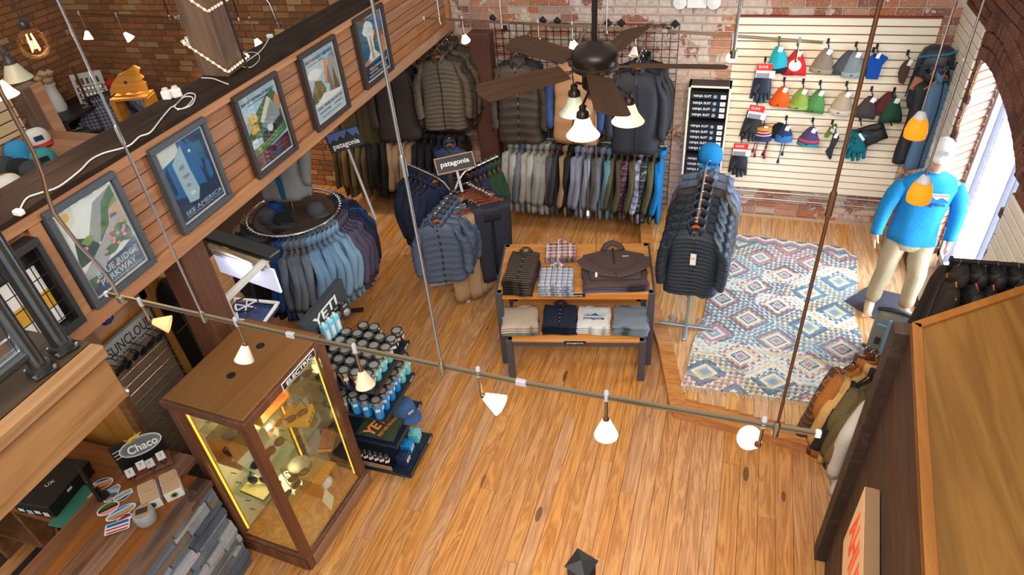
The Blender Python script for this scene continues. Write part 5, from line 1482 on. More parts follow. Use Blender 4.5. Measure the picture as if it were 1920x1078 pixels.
def trousers_mesh(m, W=.2, L=1.0, T=.03, seed=0):
    key = ('tr', m.name, W, L, T, seed)
    if key in _gc: return _gc[key]
    ph = seed * 1.7; N = 16; parts = []
    b = MB()
    for sx in (-1, 1):
        rr = []
        for i in range(13):
            t = i / 12; w = W * (.52 - .16 * t); cx = sx * (W * .47 + .006 * math.sin(5 * t + ph))
            rr.append([Vector((cx + w * math.cos(2 * PI * k / N), T * (1 - .1 * t) * math.sin(2 * PI * k / N) + T * .25 * math.sin(4 * math.cos(2 * PI * k / N) + 6 * t + ph) * t, -.12 - (L - .12) * t)) for k in range(N)])
        parts.append(('leg', MB().loft(rr).mesh('leg', m, smooth='all')))
    rr = [[Vector((W * 1.0 * k1 * math.cos(2 * PI * k / N), T * 1.06 * math.sin(2 * PI * k / N), z)) for k in range(N)] for z, k1 in ((-.30, .99), (-.2, .99), (-.135, .95))]
    parts.append(('hips', MB().loft(rr).mesh('hips', m, smooth='all')))
    rr = [[Vector((W * .96 * k1 * math.cos(2 * PI * k / N), T * 1.15 * math.sin(2 * PI * k / N), z)) for k in range(N)] for z, k1 in ((-.14, 1), (-.10, .98))]
    parts.append(('waistband', MB().loft(rr).mesh('waistband', m, smooth=True)))
    _gc[key] = parts; return parts
def trousers(loc, rz, label, m, group=None, hgroup=None, **kw):
    o = thing('trousers', label, 'trousers', loc, rz, group)
    for nm, me in trousers_mesh(m, **kw): link(nm, me, o)
    w = ('clip hanger of the ' + label).split()
    hanger(loc, (0, 0, rz), ' '.join(w[:16]), hgroup, clip=True)
    return o
_rw = random.Random(31)
def row(A, B, specs, where, group, front=1, jit=.10, frm='left', yaw=None):
    """specs: (material key, count, noun phrase, kwargs) hung from A to B; front=1 makes them face towards A"""
    A, B = Vector(A), Vector(B); n = sum(s[1] for s in specs); d = (B - A).normalized()
    i = 0
    for mk, cnt, desc, kw in specs:
        for c in range(cnt):
            p = A.lerp(B, (i + .5) / n)
            f = -d * front            # direction that the garment faces
            rz = (yaw if yaw is not None else math.atan2(f.y, f.x) + PI / 2) + _rw.uniform(-jit, jit)
            kw2 = dict(kw); kind = kw2.pop('kind', 'jacket')
            lab = f'{desc}, {ORD[i]} from {frm} on the {where}'
            if kind == 'trousers': trousers(p, rz, lab, F[mk], group, group + ' hangers', seed=i % 2, **kw2)
            else: garment(p, rz, lab, F[mk], kind, kind.replace(' ', '_'), group, seed=i % 3, tilt=_rw.uniform(-.03, .03), hgroup=group + ' hangers', **kw2)
            i += 1
def tubes(name, label, cat, loc, parts_):
    o = thing(name, label, cat, loc)
    for nm, pts, rad, m in parts_: MB().tube(pts, rad, 10).build(nm, m, o, smooth=True)
    return o
RT = dict(T=.028, W=.215, L=.93)
# ---- wire grid on the back wall (right and left of the post) with its hang rails
def grid(x0, x1, z0, z1, label):
    o = thing('grid_panel', label, 'grid', ((x0 + x1) / 2, YB - .05, z0)); w, h = x1 - x0, z1 - z0
    v = MB().tube([(0, 0, 0), (0, 0, h)], .004, 5).mesh('wire', M_wire, smooth=True); hz = MB().tube([(-w / 2, .006, 0), (w / 2, .006, 0)], .004, 5).mesh('wire', M_wire, smooth=True)
    for k in range(int(w / .085) + 1): link('wire', v, o, (-w / 2 + k * w / int(w / .085), 0, 0))
    for k in range(int(h / .085) + 1): link('wire', hz, o, (0, 0, k * h / int(h / .085)))
    for x in (-w / 2 + .12, w / 2 - .12): MB().bx(x - .02, x + .02, -.01, .05, h - .08, h - .03).build('wall_bracket', M_black, o)
    return o
gl_, gr_ = aty(927, 43, YB - .05), aty(1274, 53, YB - .05)
grid(gl_.x, gr_.x, .2, gl_.z, 'black wire grid on the brick behind the hanging jackets, right of the post')
grid(-5.0, -3.3, .2, 2.2, 'black wire grid behind the dark jackets, left of the purple-brown post')
YR = 7.14
ra, rb_ = aty(950, 259, YR), aty(1252, 268, YR); zr = (ra.z + rb_.z) / 2
def hangrail(x0, x1, y, z, label):
    o = thing('hang_rail', label, 'rail', ((x0 + x1) / 2, y, z)); w = x1 - x0
    MB().tube([(-w / 2, 0, -.008), (w / 2, 0, -.008)], .011, 10).build('tube', M_chrome, o, smooth=True)
    for s in (-.85, 0, .85): MB().tube([(s * w / 2, 0, -.02), (s * w / 2, YB - .05 - y, -.02)], .008, 8).build('bracket', M_wire, o, smooth=True)
hangrail(ra.x, rb_.x, YR, zr, 'chrome hang rail of shirts and jackets on the wire grid, right of the post')
sh = dict(RT, kind='shirt'); fl_ = dict(RT, kind='fleece jacket', T=.036)
row((ra.x + .02, YR, zr), (rb_.x - .02, YR, zr), [('gfleece2', 2, 'pale grey fleece', fl_), ('hgrey', 1, 'blue-grey fleece', fl_), ('gfleece2', 2, 'light grey fleece', fl_), ('gfleece', 2, 'grey knit fleece', dict(fl_, T=.045)), ('dgrey', 1, 'dark grey fleece', fl_), ('char', 1, 'charcoal jacket', sh), ('tan', 1, 'tan shirt', sh), ('black', 1, 'black shirt', sh), ('slate', 3, 'lavender grey shirt', sh), ('dgrey', 1, 'grey shirt', sh), ('hgrey', 1, 'denim blue shirt', sh), ('dteal', 1, 'teal blue shirt', sh), ('dolive', 2, 'olive shirt', sh), ('p_maroon', 1, 'maroon checked shirt', sh), ('dolive', 1, 'dark olive shirt', sh), ('p_blue', 1, 'blue and white checked shirt', sh), ('p_teal', 1, 'dark teal checked shirt', sh), ('dolive', 1, 'moss shirt', sh), ('bright', 1, 'bright blue shirt', sh)], 'back wall lower rail', 'garments on the back wall lower rail', frm='the post', front=1)
la, lb_ = aty(628, 246, YR), aty(868, 242, YR); zl = aty(740, 238, YR).z
hangrail(la.x, lb_.x, YR, zl, 'hang rail of dark and tan garments left of the purple-brown post')
row((la.x, YR, zl), (lb_.x, YR, zl), [('olive2', 2, 'dark olive jacket', dict(RT, L=.98)), ('khaki', 2, 'khaki shirt', dict(sh, L=.95)), ('olive', 2, 'olive shirt', dict(sh, L=.95)), ('black', 3, 'black fleece', fl_), ('tan', 4, 'tan fleece', fl_), ('black', 3, 'black jacket', RT), ('navy', 1, 'navy jacket', RT), ('brown', 3, 'dark brown jacket', RT)], 'lower rail left of the post', 'garments on the lower rail left of the post', frm='its left end')
pv = aty(842, 250, 6.95)
garment((pv.x, 6.92, zl), R(14), 'navy puffer vest facing out below the brown quilted jacket', F['s_navyv'], 'vest', 'puffer_vest', inner=F['maroon'], quilt=10, vest=True, T=.075, W=.2, L=.72)
# face-out jackets above
def arm(px, py, y, n=1, lab=''):
    p = aty(px, py, y)
    o = thing('waterfall_arm', lab, 'arm', (p.x, YB - .05, p.z + .06))
    MB().tube([(0, 0, 0), (0, -.06, 0), (0, y - YB - .03, -.06)], .009, 8).build('arm_tube', M_rail, o, smooth=True)
    return p
big = dict(T=.085, W=.265, L=1.04)
def faceout(px, py, specs, lab):
    y0 = 7.02
    arm(px, py, y0 - .04, lab=lab)
    for k, (mk, desc, rz, kw) in enumerate(specs):
        p = aty(px, py, y0); q = Vector((p.x + .012 * k, y0 + .12 * k, p.z + .016 * k))
        g_ = garment(q, R(rz), desc, F[mk], 'jacket', 'jacket', **dict(big, **kw))
        if mk == 's_tan':
            for ch in g_.children:
                if ch.name.split('.')[0] in ('sleeve', 'collar'): ch.material_slots[0].link = 'OBJECT'; ch.material_slots[0].material = F['s_blue']; ch['label'] = 'blue ' + ch.name.split('.')[0]
faceout(967, 100, [('s_dbrown', 'dark brown hooded puffer facing out right of the post', 6, dict(quilt=9, hood=True, inner=F['gfleece'])), ('s_black', 'black jacket behind the dark brown hooded puffer', 4, {})], 'steel arm holding the dark brown hooded puffer')
faceout(1078, 96, [('s_tan', 'tan and blue jacket facing out behind the ceiling fan', -4, dict(quilt=5, inner=F['s_blue'])), ('s_blue', 'blue jacket behind the tan jacket', -2, {})], 'steel arm holding the tan and blue jacket')
faceout(1197, 112, [('s_soft', 'black softshell jacket facing out left of the box shelf', 3, dict(W=.26)), ('s_black', 'black hooded jacket second on the arm behind the softshell', 6, dict(hood=True)), ('s_black', 'black jacket last on the arm behind the softshell', 6, {})], 'steel arm holding the black softshell jackets')
faceout(819, 92, [('s_brown', 'brown quilted jacket with blue neck lining facing out under the beam', 12, dict(quilt=16, inner=F['bright'], L=.95)), ('s_dbrown', 'dark brown jacket second behind the brown quilted one', 10, dict(quilt=14)), ('s_brown', 'brown jacket third behind the brown quilted one', 8, dict(quilt=14)), ('olive2', 'olive jacket last behind the brown quilted one', 8, {})], 'steel arm holding the brown quilted jackets')
faceout(728, 110, [('s_dbrown', 'dark brown shell jacket left of the brown quilted one', 14, dict(L=1.0)), ('s_black', 'black jacket behind the dark brown shell', 10, {})], 'steel arm holding the dark shell jackets')
faceout(655, 140, [('olive2', 'olive jacket high on the wall half hidden by the beam', 14, dict(L=.9)), ('khaki', 'khaki jacket behind the olive one under the beam', 10, {})], 'steel arm holding the olive jackets under the beam')

# ---- four-way rack in the middle of the floor
pc = Vector((-2.72, 5.72, 0)); zc = 1.32
arms = {'navy': ((-3.36, 6.02), (-2.93, 5.80)), 'quilt': ((-2.63, 5.02), (-2.62, 5.50)), 'pants': ((-2.20, 5.50), (-2.55, 5.72)), 'green': ((-2.42, 6.36), (-2.66, 5.96))}
fw = thing('four_way_rack', 'steel four-way clothes rack in the middle of the floor with a framed sign', 'rack', pc)
MB().bx(-.02, .02, -.02, .02, .03, zc + .1).build('post', M_rail, fw, bevel=.003)
for a, b in ((-.42, 0), (.42, 0), (0, -.42), (0, .42)):
    MB().bar((0, 0, .02), Vector((a, b, .02)) @ Matrix.Rotation(R(-25), 3, 'Z'), .045, .03).build('foot', M_frame, fw, bevel=.004)
for nm, (e, s_) in arms.items():
    e3, s3 = Vector((*e, zc - .01)) - pc, Vector((*s_, zc - .01)) - pc
    MB().tube([(0, 0, zc - .16), s3 * .5 + Vector((0, 0, (zc - .1) * .5)), s3 + Vector((0, 0, -.005)), e3], .012, 10).build('arm', M_chrome, fw, smooth=True)
def sign_board(loc, rz, tilt, w, h, label, border, post, art):
    o = thing('rack_sign', label, 'sign', loc, rot=(tilt, 0, rz))
    MB().bx(-w / 2, w / 2, -.008, .008, -h / 2, h / 2).build('frame', border, o, bevel=.003)
    MB().bx(-w / 2 + .012, w / 2 - .012, -.0095, -.008, -h / 2 + .012, h / 2 - .012).build('panel', M_dark if border is not M_black else M_black, o)
    if post: MB().bx(-.012, .012, -.004, .012, -post, -h / 2).build('stem', M_frame, o)
    return o
p = dep(853, 306, (CM.transposed() @ (Vector((-2.72, 5.68, 1.62)) - Vector((0, 0, 4.6)))).z * -1)
so = sign_board(p, R(36), R(-36), .41, .17, 'dark sign with orange wood frame and white lettering on the middle rack', wood('orange_sign_frame', (156, 92, 48), (196, 128, 72), 0, .8, knots=False), .3, None)
lettering('patagonia', pm('white'), so, frame_m((0, -.0098, 0), (1, 0, 0), (0, 0, 1)), .30, .065, depth=.001, bold=.015)
jq = dict(T=.06, W=.225, L=.80, quilt=9)
row((*arms['navy'][0], zc), (*arms['navy'][1], zc), [('navy', 3, 'navy jacket', dict(T=.05, W=.23, L=.96)), ('char', 1, 'charcoal jacket', dict(T=.05, W=.23, L=.96)), ('navy2', 2, 'dark navy jacket', dict(T=.05, W=.23, L=.96))], 'left arm of the four-way rack', 'navy jackets on the four-way rack', front=-1, frm='its tip')
row((*arms['quilt'][0], zc), (*arms['quilt'][1], zc), [('s_slate', 5, 'slate blue quilted jacket', jq)], 'near arm of the four-way rack', 'slate quilted jackets on the four-way rack', front=1, frm='the camera', jit=.05, yaw=R(20))
row((*arms['pants'][0], zc), (*arms['pants'][1], zc), [('s_soft', 2, 'black trousers', dict(kind='trousers', W=.21, L=1.06)), ('black', 2, 'black trousers', dict(kind='trousers', W=.2, L=1.04)), ('tan2', 2, 'tan trousers', dict(kind='trousers', W=.18, L=1.1)), ('black', 2, 'black trousers', dict(kind='trousers', W=.2, L=1.0))], 'right arm of the four-way rack', 'trousers on the four-way rack', front=1, frm='its tip', jit=.2, yaw=R(28))
row((*arms['green'][0], zc + .02), (*arms['green'][1], zc + .02), [('green', 3, 'dark green jacket', dict(T=.045, W=.21, L=.85)), ('navy2', 2, 'navy jacket', dict(T=.045, W=.21, L=.85)), ('s_black', 2, 'black quilted vest', dict(T=.06, W=.2, L=.8, quilt=10, vest=True, kind='vest'))], 'far arm of the four-way rack', 'jackets on the far arm of the four-way rack', front=1, frm='its tip', yaw=R(-48))
for k, (x, y) in enumerate(((-2.50, 5.30), (-2.46, 5.38), (-2.42, 5.46))):
    trousers((x, y, zc - .06), R(40 + 4 * k), f'tan trousers, {ORD[k]} from the camera hanging behind the slate quilted jackets', F['tan2'], 'tan trousers behind the quilted jackets', 'tan trouser hangers', W=.19, L=1.16, T=.026)
# pole sign at the left
ps = dep(646, 262, 7.1)
so = sign_board(ps, R(48), R(-34), .37, .21, 'mountain-logo sign in blue, red and black among the olive garments', M_black, .9, None)
for k, (c, pts) in enumerate((('blue', [(-.17, .0), (.17, .0), (.17, .095), (-.17, .095)]), ('red', [(-.17, .045), (.17, .06), (.17, .072), (-.17, .06)]), ('black', [(-.17, -.02), (-.12, .03), (-.08, .0), (-.04, .05), (0, .01), (.05, .085), (.1, .01), (.14, .04), (.17, 0), (.17, -.03), (-.17, -.03)]))):
    MB().prism(pts, 0, .0012, frame_m((0, -.0098 - .0013 * k, 0), (1, 0, 0), (0, 0, 1))).build('emblem', pm(c), so)
lettering('patagonia', pm('white'), so, frame_m((0, -.0128, -.055), (1, 0, 0), (0, 0, 1)), .29, .07, depth=.001, bold=.015)

# ---- straight rack on the platform
xr0, zr0 = -.175, 1.50
sr = thing('straight_rack', 'pale steel T-rack with scrolled feet on the platform', 'rack', (xr0, 5.5, ZP))
MB().tube([(0, -.42, zr0 - ZP - .01), (0, .78, zr0 - ZP - .01)], .013, 10).build('rail', M_chrome, sr, smooth=True)
M_paleiron = plain('pale_blue_iron', (150, 162, 176), .45, .5)
for y in (-.22, .62): MB().bx(-.016, .016, y - .016, y + .016, .03, zr0 - ZP - .02).build('upright', M_paleiron, sr, bevel=.003)
for y in (-.22, .62):
    MB().bar((-.27, y, .03), (.27, y, .03), .035, .03).build('foot', M_paleiron, sr, bevel=.005)
    MB().bar((0, y - .22, .03), (0, y + .12, .03), .035, .03).build('foot', M_paleiron, sr, bevel=.005)
    for s in (-1, 1): MB().tube([(s * (.13 + .05 * math.cos(a) * (1 - k / 22)), y, .10 + .05 * math.sin(a) * (1 - k / 22)) for k, a in enumerate([R(30 * q) for q in range(16)])], .008, 6).build('scroll', M_paleiron, sr, smooth=True)
js = dict(T=.07, W=.235, L=.80, quilt=17)
desc = ['ink quilted jacket with white swing tag', 'ink quilted jacket', 'ink quilted jacket', 'ink quilted jacket', 'dark quilted jacket', 'dark brown jacket', 'dark hooded jacket', 'dark hooded jacket']
for k in range(8):
    kw = dict(js) if k < 5 else dict(T=.07, W=.26, L=.95, quilt=7 if k == 5 else 0, hood=k > 5)
    garment((xr0 + .004 * k, 5.12 + k * .155, zr0), R(2 * ((k * 7) % 3 - 1)), f'{desc[k]}, {ORD[k]} from the camera on the platform rack', F['s_ink'] if k < 5 else F['s_dbrown'] if k == 5 else F['s_slate'], 'jacket', 'quilted_jacket' if k < 5 else 'jacket', 'jackets on the platform rack', tag_=(k == 0), hgroup='hangers on the platform rack', inner=F['black'], **kw)
# blue beanie-like cap on the end of the rack
hb_ = thing('sun_hat', 'bright blue cloth hat on the far end of the platform rack', 'hat', (xr0 + .02, 6.34, zr0 - .02))
rr = [[Vector((.115 * s * math.cos(a) * (1 + .06 * math.sin(5 * a)), .125 * s * math.sin(a), z)) for a in [2 * PI * k / 18 for k in range(18)]] for z, s in ((-.03, 1.05), (.03, 1.02), (.08, .9), (.12, .62), (.14, .25))]
MB().loft(rr).build('crown', F['bright'], hb_, smooth='all')
MB().loft([[Vector((.10 * math.cos(a), -.12 - .03 * math.sin(t_ * PI), -.03 - .02 * t_)) + Vector((0, -.05 * t_ * abs(math.sin(a)), 0)) for a in [PI + PI * k / 8 for k in range(9)]] for t_ in (0, .5, 1)], closed=False, cap=False).build('brim', F['bright'], hb_, smooth='all')

# ---- round rack under the beam
RC = Vector((-4.05, 4.80, 0)); RRd, ZRR = .46, 1.36
rk = thing('round_rack', 'chrome round clothes rack with a shelf in its middle, under the poster beam', 'rack', RC)
MB().tube([(RRd * math.cos(2 * PI * k / 40), RRd * math.sin(2 * PI * k / 40), ZRR - .012) for k in range(40)], .013, 8, closed=True).build('ring', M_chrome, rk, smooth=True)
MB().tube([((RRd - .05) * math.cos(2 * PI * k / 40), (RRd - .05) * math.sin(2 * PI * k / 40), ZRR - .03) for k in range(40)], .008, 6, closed=True).build('inner_ring', M_dark, rk, smooth=True)
MB().lathe([(RRd - .06, ZRR - .05), (RRd - .06, ZRR - .035), (.001, ZRR - .035)], 36).build('shelf_disc', wood('dark_shelf_disc', (44, 34, 28), (76, 58, 44), 0, .6, knots=False), rk)
MB().tube([(0, 0, .02), (0, 0, ZRR - .04)], .03, 12).build('post', M_rail, rk, smooth=True)
for k in range(4): MB().bar((0, 0, .03), (.42 * math.cos(k * PI / 2 + .4), .42 * math.sin(k * PI / 2 + .4), .02), .05, .03).build('foot', M_black, rk, bevel=.004)
seq = [('tan', 3, 'tan jacket'), ('char', 5, 'charcoal fleece'), ('dgrey', 4, 'dark grey fleece'), ('black', 2, 'black fleece'), ('blue', 2, 'royal blue fleece'), ('hgrey', 4, 'blue-grey fleece'), ('hblue', 4, 'heather blue fleece'), ('hblue2', 3, 'light blue fleece'), ('mauve', 4, 'mauve fleece'), ('navy2', 3, 'navy fleece'), ('blue', 1, 'royal blue fleece'), ('navy', 3, 'deep navy fleece'), ('hgrey', 1, 'grey fleece')]
tot = sum(s[1] for s in seq); i = 0
for mk, cnt, dsc in seq:
    for c in range(cnt):
        a = R(-168 + 232 * i / (tot - 1))
        p = RC + Vector((RRd * math.cos(a), RRd * math.sin(a), ZRR))
        garment(p, a + _rw.uniform(-.08, .08), f'{dsc}, {ORD[c]} of its colour counter-clockwise on the round rack' + (' back' if mk == 'blue' and i > 30 else ''), F[mk], 'fleece jacket', 'fleece_jacket', 'fleeces on the round rack', T=.03, W=.215, L=.86, seed=i % 3, hgroup='hangers on the round rack')
        i += 1
zd = ZRR - .034
# bust in the middle of the round rack wearing a grey fleece
bu = thing('torso_form', 'torso form in an open grey fleece with teal lining, standing on the round rack', 'mannequin', RC + Vector((-.1, .12, zd)), R(20))
MB().tube([(0, 0, 0), (0, 0, .25)], .02, 10).build('stand', M_rail, bu, smooth=True)
MB().loft([[Vector((w * math.cos(a), d * math.sin(a), z)) for a in [2 * PI * k / 18 for k in range(18)]] for z, w, d in ((.22, .15, .1), (.35, .155, .105), (.5, .16, .11), (.65, .18, .11), (.74, .17, .09), (.78, .07, .06), (.86, .055, .055))]).build('torso', fabric('teal_shirt', (34, 92, 116)), bu, smooth=True)
for nm, me in garment_parts('', F['gfleece'], fabric('teal_lining', (30, 96, 120)), T=.125, W=.24, L=.78, seed=1, opened=True): 
    if nm != 'zip': link(nm, me, bu, (0, 0, .92))
MB().bx(-.03, .03, -.155, -.135, .16, .72).build('open_front', _mc['teal_lining'], bu, bevel=.008)
# caps and hats lying on the disc
for (x, y, rz, m, lab) in ((-.22, .02, 40, F['blue'], 'royal blue cap at the left on the round rack shelf'), (-.20, -.16, 80, F['dgrey'], 'grey cap at the near left on the round rack shelf'), (.0, -.2, 10, F['black'], 'black cap with brim to the front on the round rack shelf'), (.22, .06, 70, F['dgrey'], 'charcoal cap at the right on the round rack shelf')):
    cap(RC + Vector((x, y, zd)), (0, 0, R(rz)), lab, m, m, m, 1.05)
o = thing('shelf_sign', 'black lettered strip lying across the front of the round rack shelf', 'sign', RC + Vector((.06, -.31, zd)), rot=(R(-35), 0, R(14)))
MB().bx(-.15, .15, -.004, .004, 0, .07).build('strip', M_black, o); lettering('patagonia', M_frame_g, o, frame_m((0, -.0045, .035), (1, 0, 0), (0, 0, 1)), .2, .04, depth=.001)
# ================================================================== NESTED TABLES WITH FOLDED CLOTHES
M_leg = plain('blue_grey_steel_leg', (74, 78, 90), .45, .3)
M_tabtop = wood('orange_plywood_top', (176, 110, 46), (214, 150, 76), axis=0, scale=.5, rough=.4, rand=.06, ring=4, knots=False)
ZT, ZT2 = .88, .50
fl0, fr0, bl0 = atz(928, 549, ZT), atz(1229, 549, ZT), atz(943, 452, ZT)
ta = math.atan2(fr0.y - fl0.y, fr0.x - fl0.x); TW = (fr0 - fl0).length; TDp = .80
TM = Matrix.Translation((fl0.x, fl0.y, 0)) @ Matrix.Rotation(ta, 4, 'Z')
def table(name, label, M, W, D, z, apron):
    o = thing(name, label, 'table', M.translation, ta)
    MB().bx(.02, W - .02, .0, D, z - .03, z).build('table_top', M_tabtop, o, bevel=.003)
    for x in (0, W - .06):
        for y in (-.012, D - .05):
            MB().bx(x, x + .06, y, y + .06, 0, z - (.0 if True else .03)).build('leg', M_leg, o, bevel=.003)
        MB().bx(x, x + .06, .048, D - .05, z - .055, z - .002).build('side_rail', M_leg, o, bevel=.003)
    MB().bx(.06, W - .06, D - .05, D - .01, z - .08, z - .031).build('back_rail', M_leg, o)
    MB().bx(.06, W - .06, .0, .03, z - .075, z - .031).build('front_rail', M_leg if apron else M_tabtop, o)
    p = MB().bx(W / 2 - .10, W / 2 + .10, -.016, -.004, z - .036, z - .006).build('name_strip', M_black, o)
    lettering('patagonia', pm('white'), o, frame_m((W / 2, -.0165, z - .021), (1, 0, 0), (0, 0, 1)), .15, .018, depth=.001)
    return o
table('display_table', 'tall wooden-topped display table with grey steel legs, clothes folded on it', TM, TW, TDp, ZT, False)
l0 = atz(948, 637, ZT2); l1 = atz(1212, 642, ZT2)
TM2 = Matrix.Translation((l0.x, l0.y, 0)) @ Matrix.Rotation(ta, 4, 'Z')
table('nesting_table', 'lower nesting table tucked under the tall display table', TM2, (l1 - l0).length, .62, ZT2, True)
F['stripe_vest'] = stripes('stripe_vest', (40, 36, 36), (84, 70, 64), .03, .45, 1)
F['pl_orange'] = plaid_flat('check_orange', (206, 190, 186), [(.055, .4, 0, (44, 54, 88)), (.055, .2, .5, (208, 104, 74)), (.11, .1, .25, (232, 226, 220))])
F['pl_white'] = plaid_flat('check_white', (206, 208, 216), [(.05, .3, 0, (44, 54, 90)), (.05, .08, .55, (90, 100, 130)), (.1, .12, .25, (120, 150, 190))])
F['choc'] = fabric('chocolate_fleece', (84, 68, 68), None, 200, .9, .4); F['plum'] = fabric('plum_fleece', (92, 86, 108), None, 200, .9, .4)
F['stone'] = fabric('stone_cotton', (196, 180, 164), None, 200); F['sagey'] = fabric('sage_cotton', (110, 132, 128), None, 200); F['wtee'] = fabric('white_jersey', (230, 230, 232), None, 200); F['denim'] = fabric('washed_grey_denim', (126, 138, 152), (90, 102, 120), 180)
def onT(x, y, z, M=None): return (M or TM) @ Vector((x, y, z))
def local(px, py, z, M):
    return M.inverted() @ atz(px, py, z)
def pile(px, py, M, zt, n, w, d, t, rz, mats, desc, cat, group, collar=True, logo=None, vest=False, top=None):
    w *= 1.16; d *= 1.27; c = local(px, py, zt + n * t, M); z = zt + .001
    for k in range(n):
        m = mats[min(k, len(mats) - 1)]
        last = k == n - 1
        pos = 'topmost' if last else 'lowest' if k == 0 else ORD[k] + ' from bottom'
        o = folded('folded_' + cat.replace(' ', '_'), f'{desc}, {pos}', cat, onT(c.x + rnd.uniform(-.008, .008), c.y + rnd.uniform(-.006, .006), z, M), ta + rz + rnd.uniform(-.03, .03), w, d, t, m, group)
        if last and collar:
            cc = MB(); 
            for sx in (-1, 1): cc.prism([(sx * .004, d * .30), (sx * .055, d * .44), (sx * .06, d * .50), (sx * .02, d * .50)], t * .98, t + .012)
            cc.build('collar', m, o, bevel=.003)
            cb2 = MB().tube([(-.06, d * .47, t), (-.03, d * .53, t + .016), (0, d * .545, t + .02), (.03, d * .53, t + .016), (.06, d * .47, t)], .014, 8, flat=.7).build('collar_band', m, o, smooth=True)
            MB().bx(-.008, .008, -d * .42, d * .33, t * .98, t + .003).build('placket', M_zip if cat in ('vest', 'fleece jacket') else m, o)
            for q in range(4): MB().lathe([(.004, t + .003), (.004, t + .005), (.001, t + .0055)], 8, Matrix.Translation((0, -d * .3 + q * d * .17, 0))).build('button', M_white, o)
        if last and logo: logo(o, w, d, t)
        z += t
    return o
pile(977, 498, TM, ZT, 7, .235, .38, .026, R(-6), [F['stripe_vest']], 'dark brown striped vest at the left of the tall table', 'vest', 'striped vests')
pile(1051, 468, TM, ZT, 3, .25, .2, .026, 0, [F['pl_orange']], 'orange checked shirt folded on the tall table', 'shirt', 'orange checked shirts')
pile(1043, 517, TM, ZT, 5, .26, .24, .026, 0, [F['pl_white']], 'white and navy checked shirt folded on the tall table', 'shirt', 'white checked shirts')
# the big fleece with crossed arms on its pile
o = pile(1152, 512, TM, ZT, 3, .50, .30, .03, R(2), [F['plum'], F['plum'], F['choc']], 'plum fleece folded under the brown pullover', 'fleece jacket', 'fleece pullovers', collar=False)
c = local(1152, 505, ZT + .1, TM)
fs = thing('fleece_pullover', 'chocolate brown half-zip pullover laid open with crossed sleeves on the tall table', 'fleece jacket', onT(c.x, c.y + .03, ZT + .0925), ta + R(2)); fs.scale = (1.17, 1.17, 1.1)
out = [(-.19, -.16), (.19, -.16), (.215, .02), (.27, .08), (.24, .17), (.13, .21), (.07, .24), (-.07, .24), (-.13, .21), (-.24, .17), (-.27, .08), (-.215, .02)]
MB().prism(out, 0, .02).build('body', F['choc'], fs, smooth=True, bevel=.009, seg=2)
MB().tube([(-.24, .10, .022), (-.20, -.0, .03), (-.08, -.10, .034), (.05, -.135, .036)], [.06, .06, .05, .042], 10, flat=.32).build('sleeve', F['choc'], fs, smooth=True)
MB().tube([(.24, .10, .022), (.22, .0, .03), (.12, -.09, .036), (.0, -.15, .044)], [.06, .06, .05, .042], 10, flat=.32).build('sleeve', F['choc'], fs, smooth=True)
MB().tube([(-.075, .22, .02), (-.05, .27, .04), (0, .29, .05), (.05, .27, .04), (.075, .22, .02)], .028, 8, flat=.8).build('collar', F['choc'], fs, smooth=True)
MB().bx(-.007, .007, .04, .25, .018, .026).build('zip', M_zip, fs)
MB().bx(.07, .12, .13, .14, .0195, .021).build('chest_label', M_cord, fs)
pile(975, 592, TM2, ZT2, 4, .29, .26, .028, R(4), [F['sagey'], F['stone']], 'stone trousers folded at the left of the lower table', 'trousers', 'folded stone trousers', collar=False)
pile(1049, 590, TM2, ZT2, 4, .27, .26, .03, 0, [F['navy']], 'navy fleece folded on the lower table', 'fleece jacket', 'folded navy fleeces')
def teelogo(o, w, d, t):
    for k, (cc, pts) in enumerate((('pale', [(-.10, 0), (.10, 0), (.10, .05), (-.10, .05)]), ('blue', [(-.10, 0), (-.06, .02), (-.03, .01), (.01, .045), (.04, .01), (.10, .0)]))):
        MB().prism(pts, 0, .0012, Matrix.Translation((0, -.0, t * .985 + .0013 * k))).build('print', pm(cc), o)
    lettering('patagonia', pm('navy'), o, frame_m((0, -.035, t * .985 + .0005), (1, 0, 0), (0, 1, 0)), .19, .045, depth=.0015, bold=.015)
pile(1115, 592, TM2, ZT2, 4, .26, .26, .026, R(-3), [F['wtee']], 'white tee folded on the lower table', 'tee shirt', 'folded white tees', collar=False, logo=teelogo)
pile(1184, 592, TM2, ZT2, 5, .27, .26, .024, R(-4), [F['denim']], 'washed grey trousers folded on the lower table', 'trousers', 'folded grey trousers', collar=False)

# ================================================================== MANNEQUIN IN THE WINDOW
M_skin = plain('mannequin_skin', (214, 172, 146), .45, 0, .08)
MX, MY = 1.70, 5.98
mq = thing('window_mannequin', 'mannequin in a blue long-sleeved shirt, khaki trousers and white cap by the window', 'mannequin', (MX, MY, ZP + .012))
J = {'pelvis': (0, 0, .93), 'waist': (.01, .0, 1.08), 'chest': (.02, .01, 1.30), 'neck': (.02, .0, 1.50), 'neck2': (.02, -.01, 1.56), 'head': (.02, -.03, 1.68),
     'hipL': (-.09, 0, .88), 'kneeL': (-.125, -.03, .48), 'ankleL': (-.15, .02, .08), 'toeL': (-.19, -.15, .03), 'hipR': (.10, 0, .88), 'kneeR': (.13, -.10, .50), 'ankleR': (.15, -.02, .08), 'toeR': (.17, -.20, .03),
     'shL': (-.19, .0, 1.43), 'elL': (-.26, -.03, 1.17), 'wrL': (-.31, -.11, .95), 'shR': (.23, .0, 1.43), 'elR': (.29, -.02, 1.17), 'wrR': (.285, -.10, .94)}
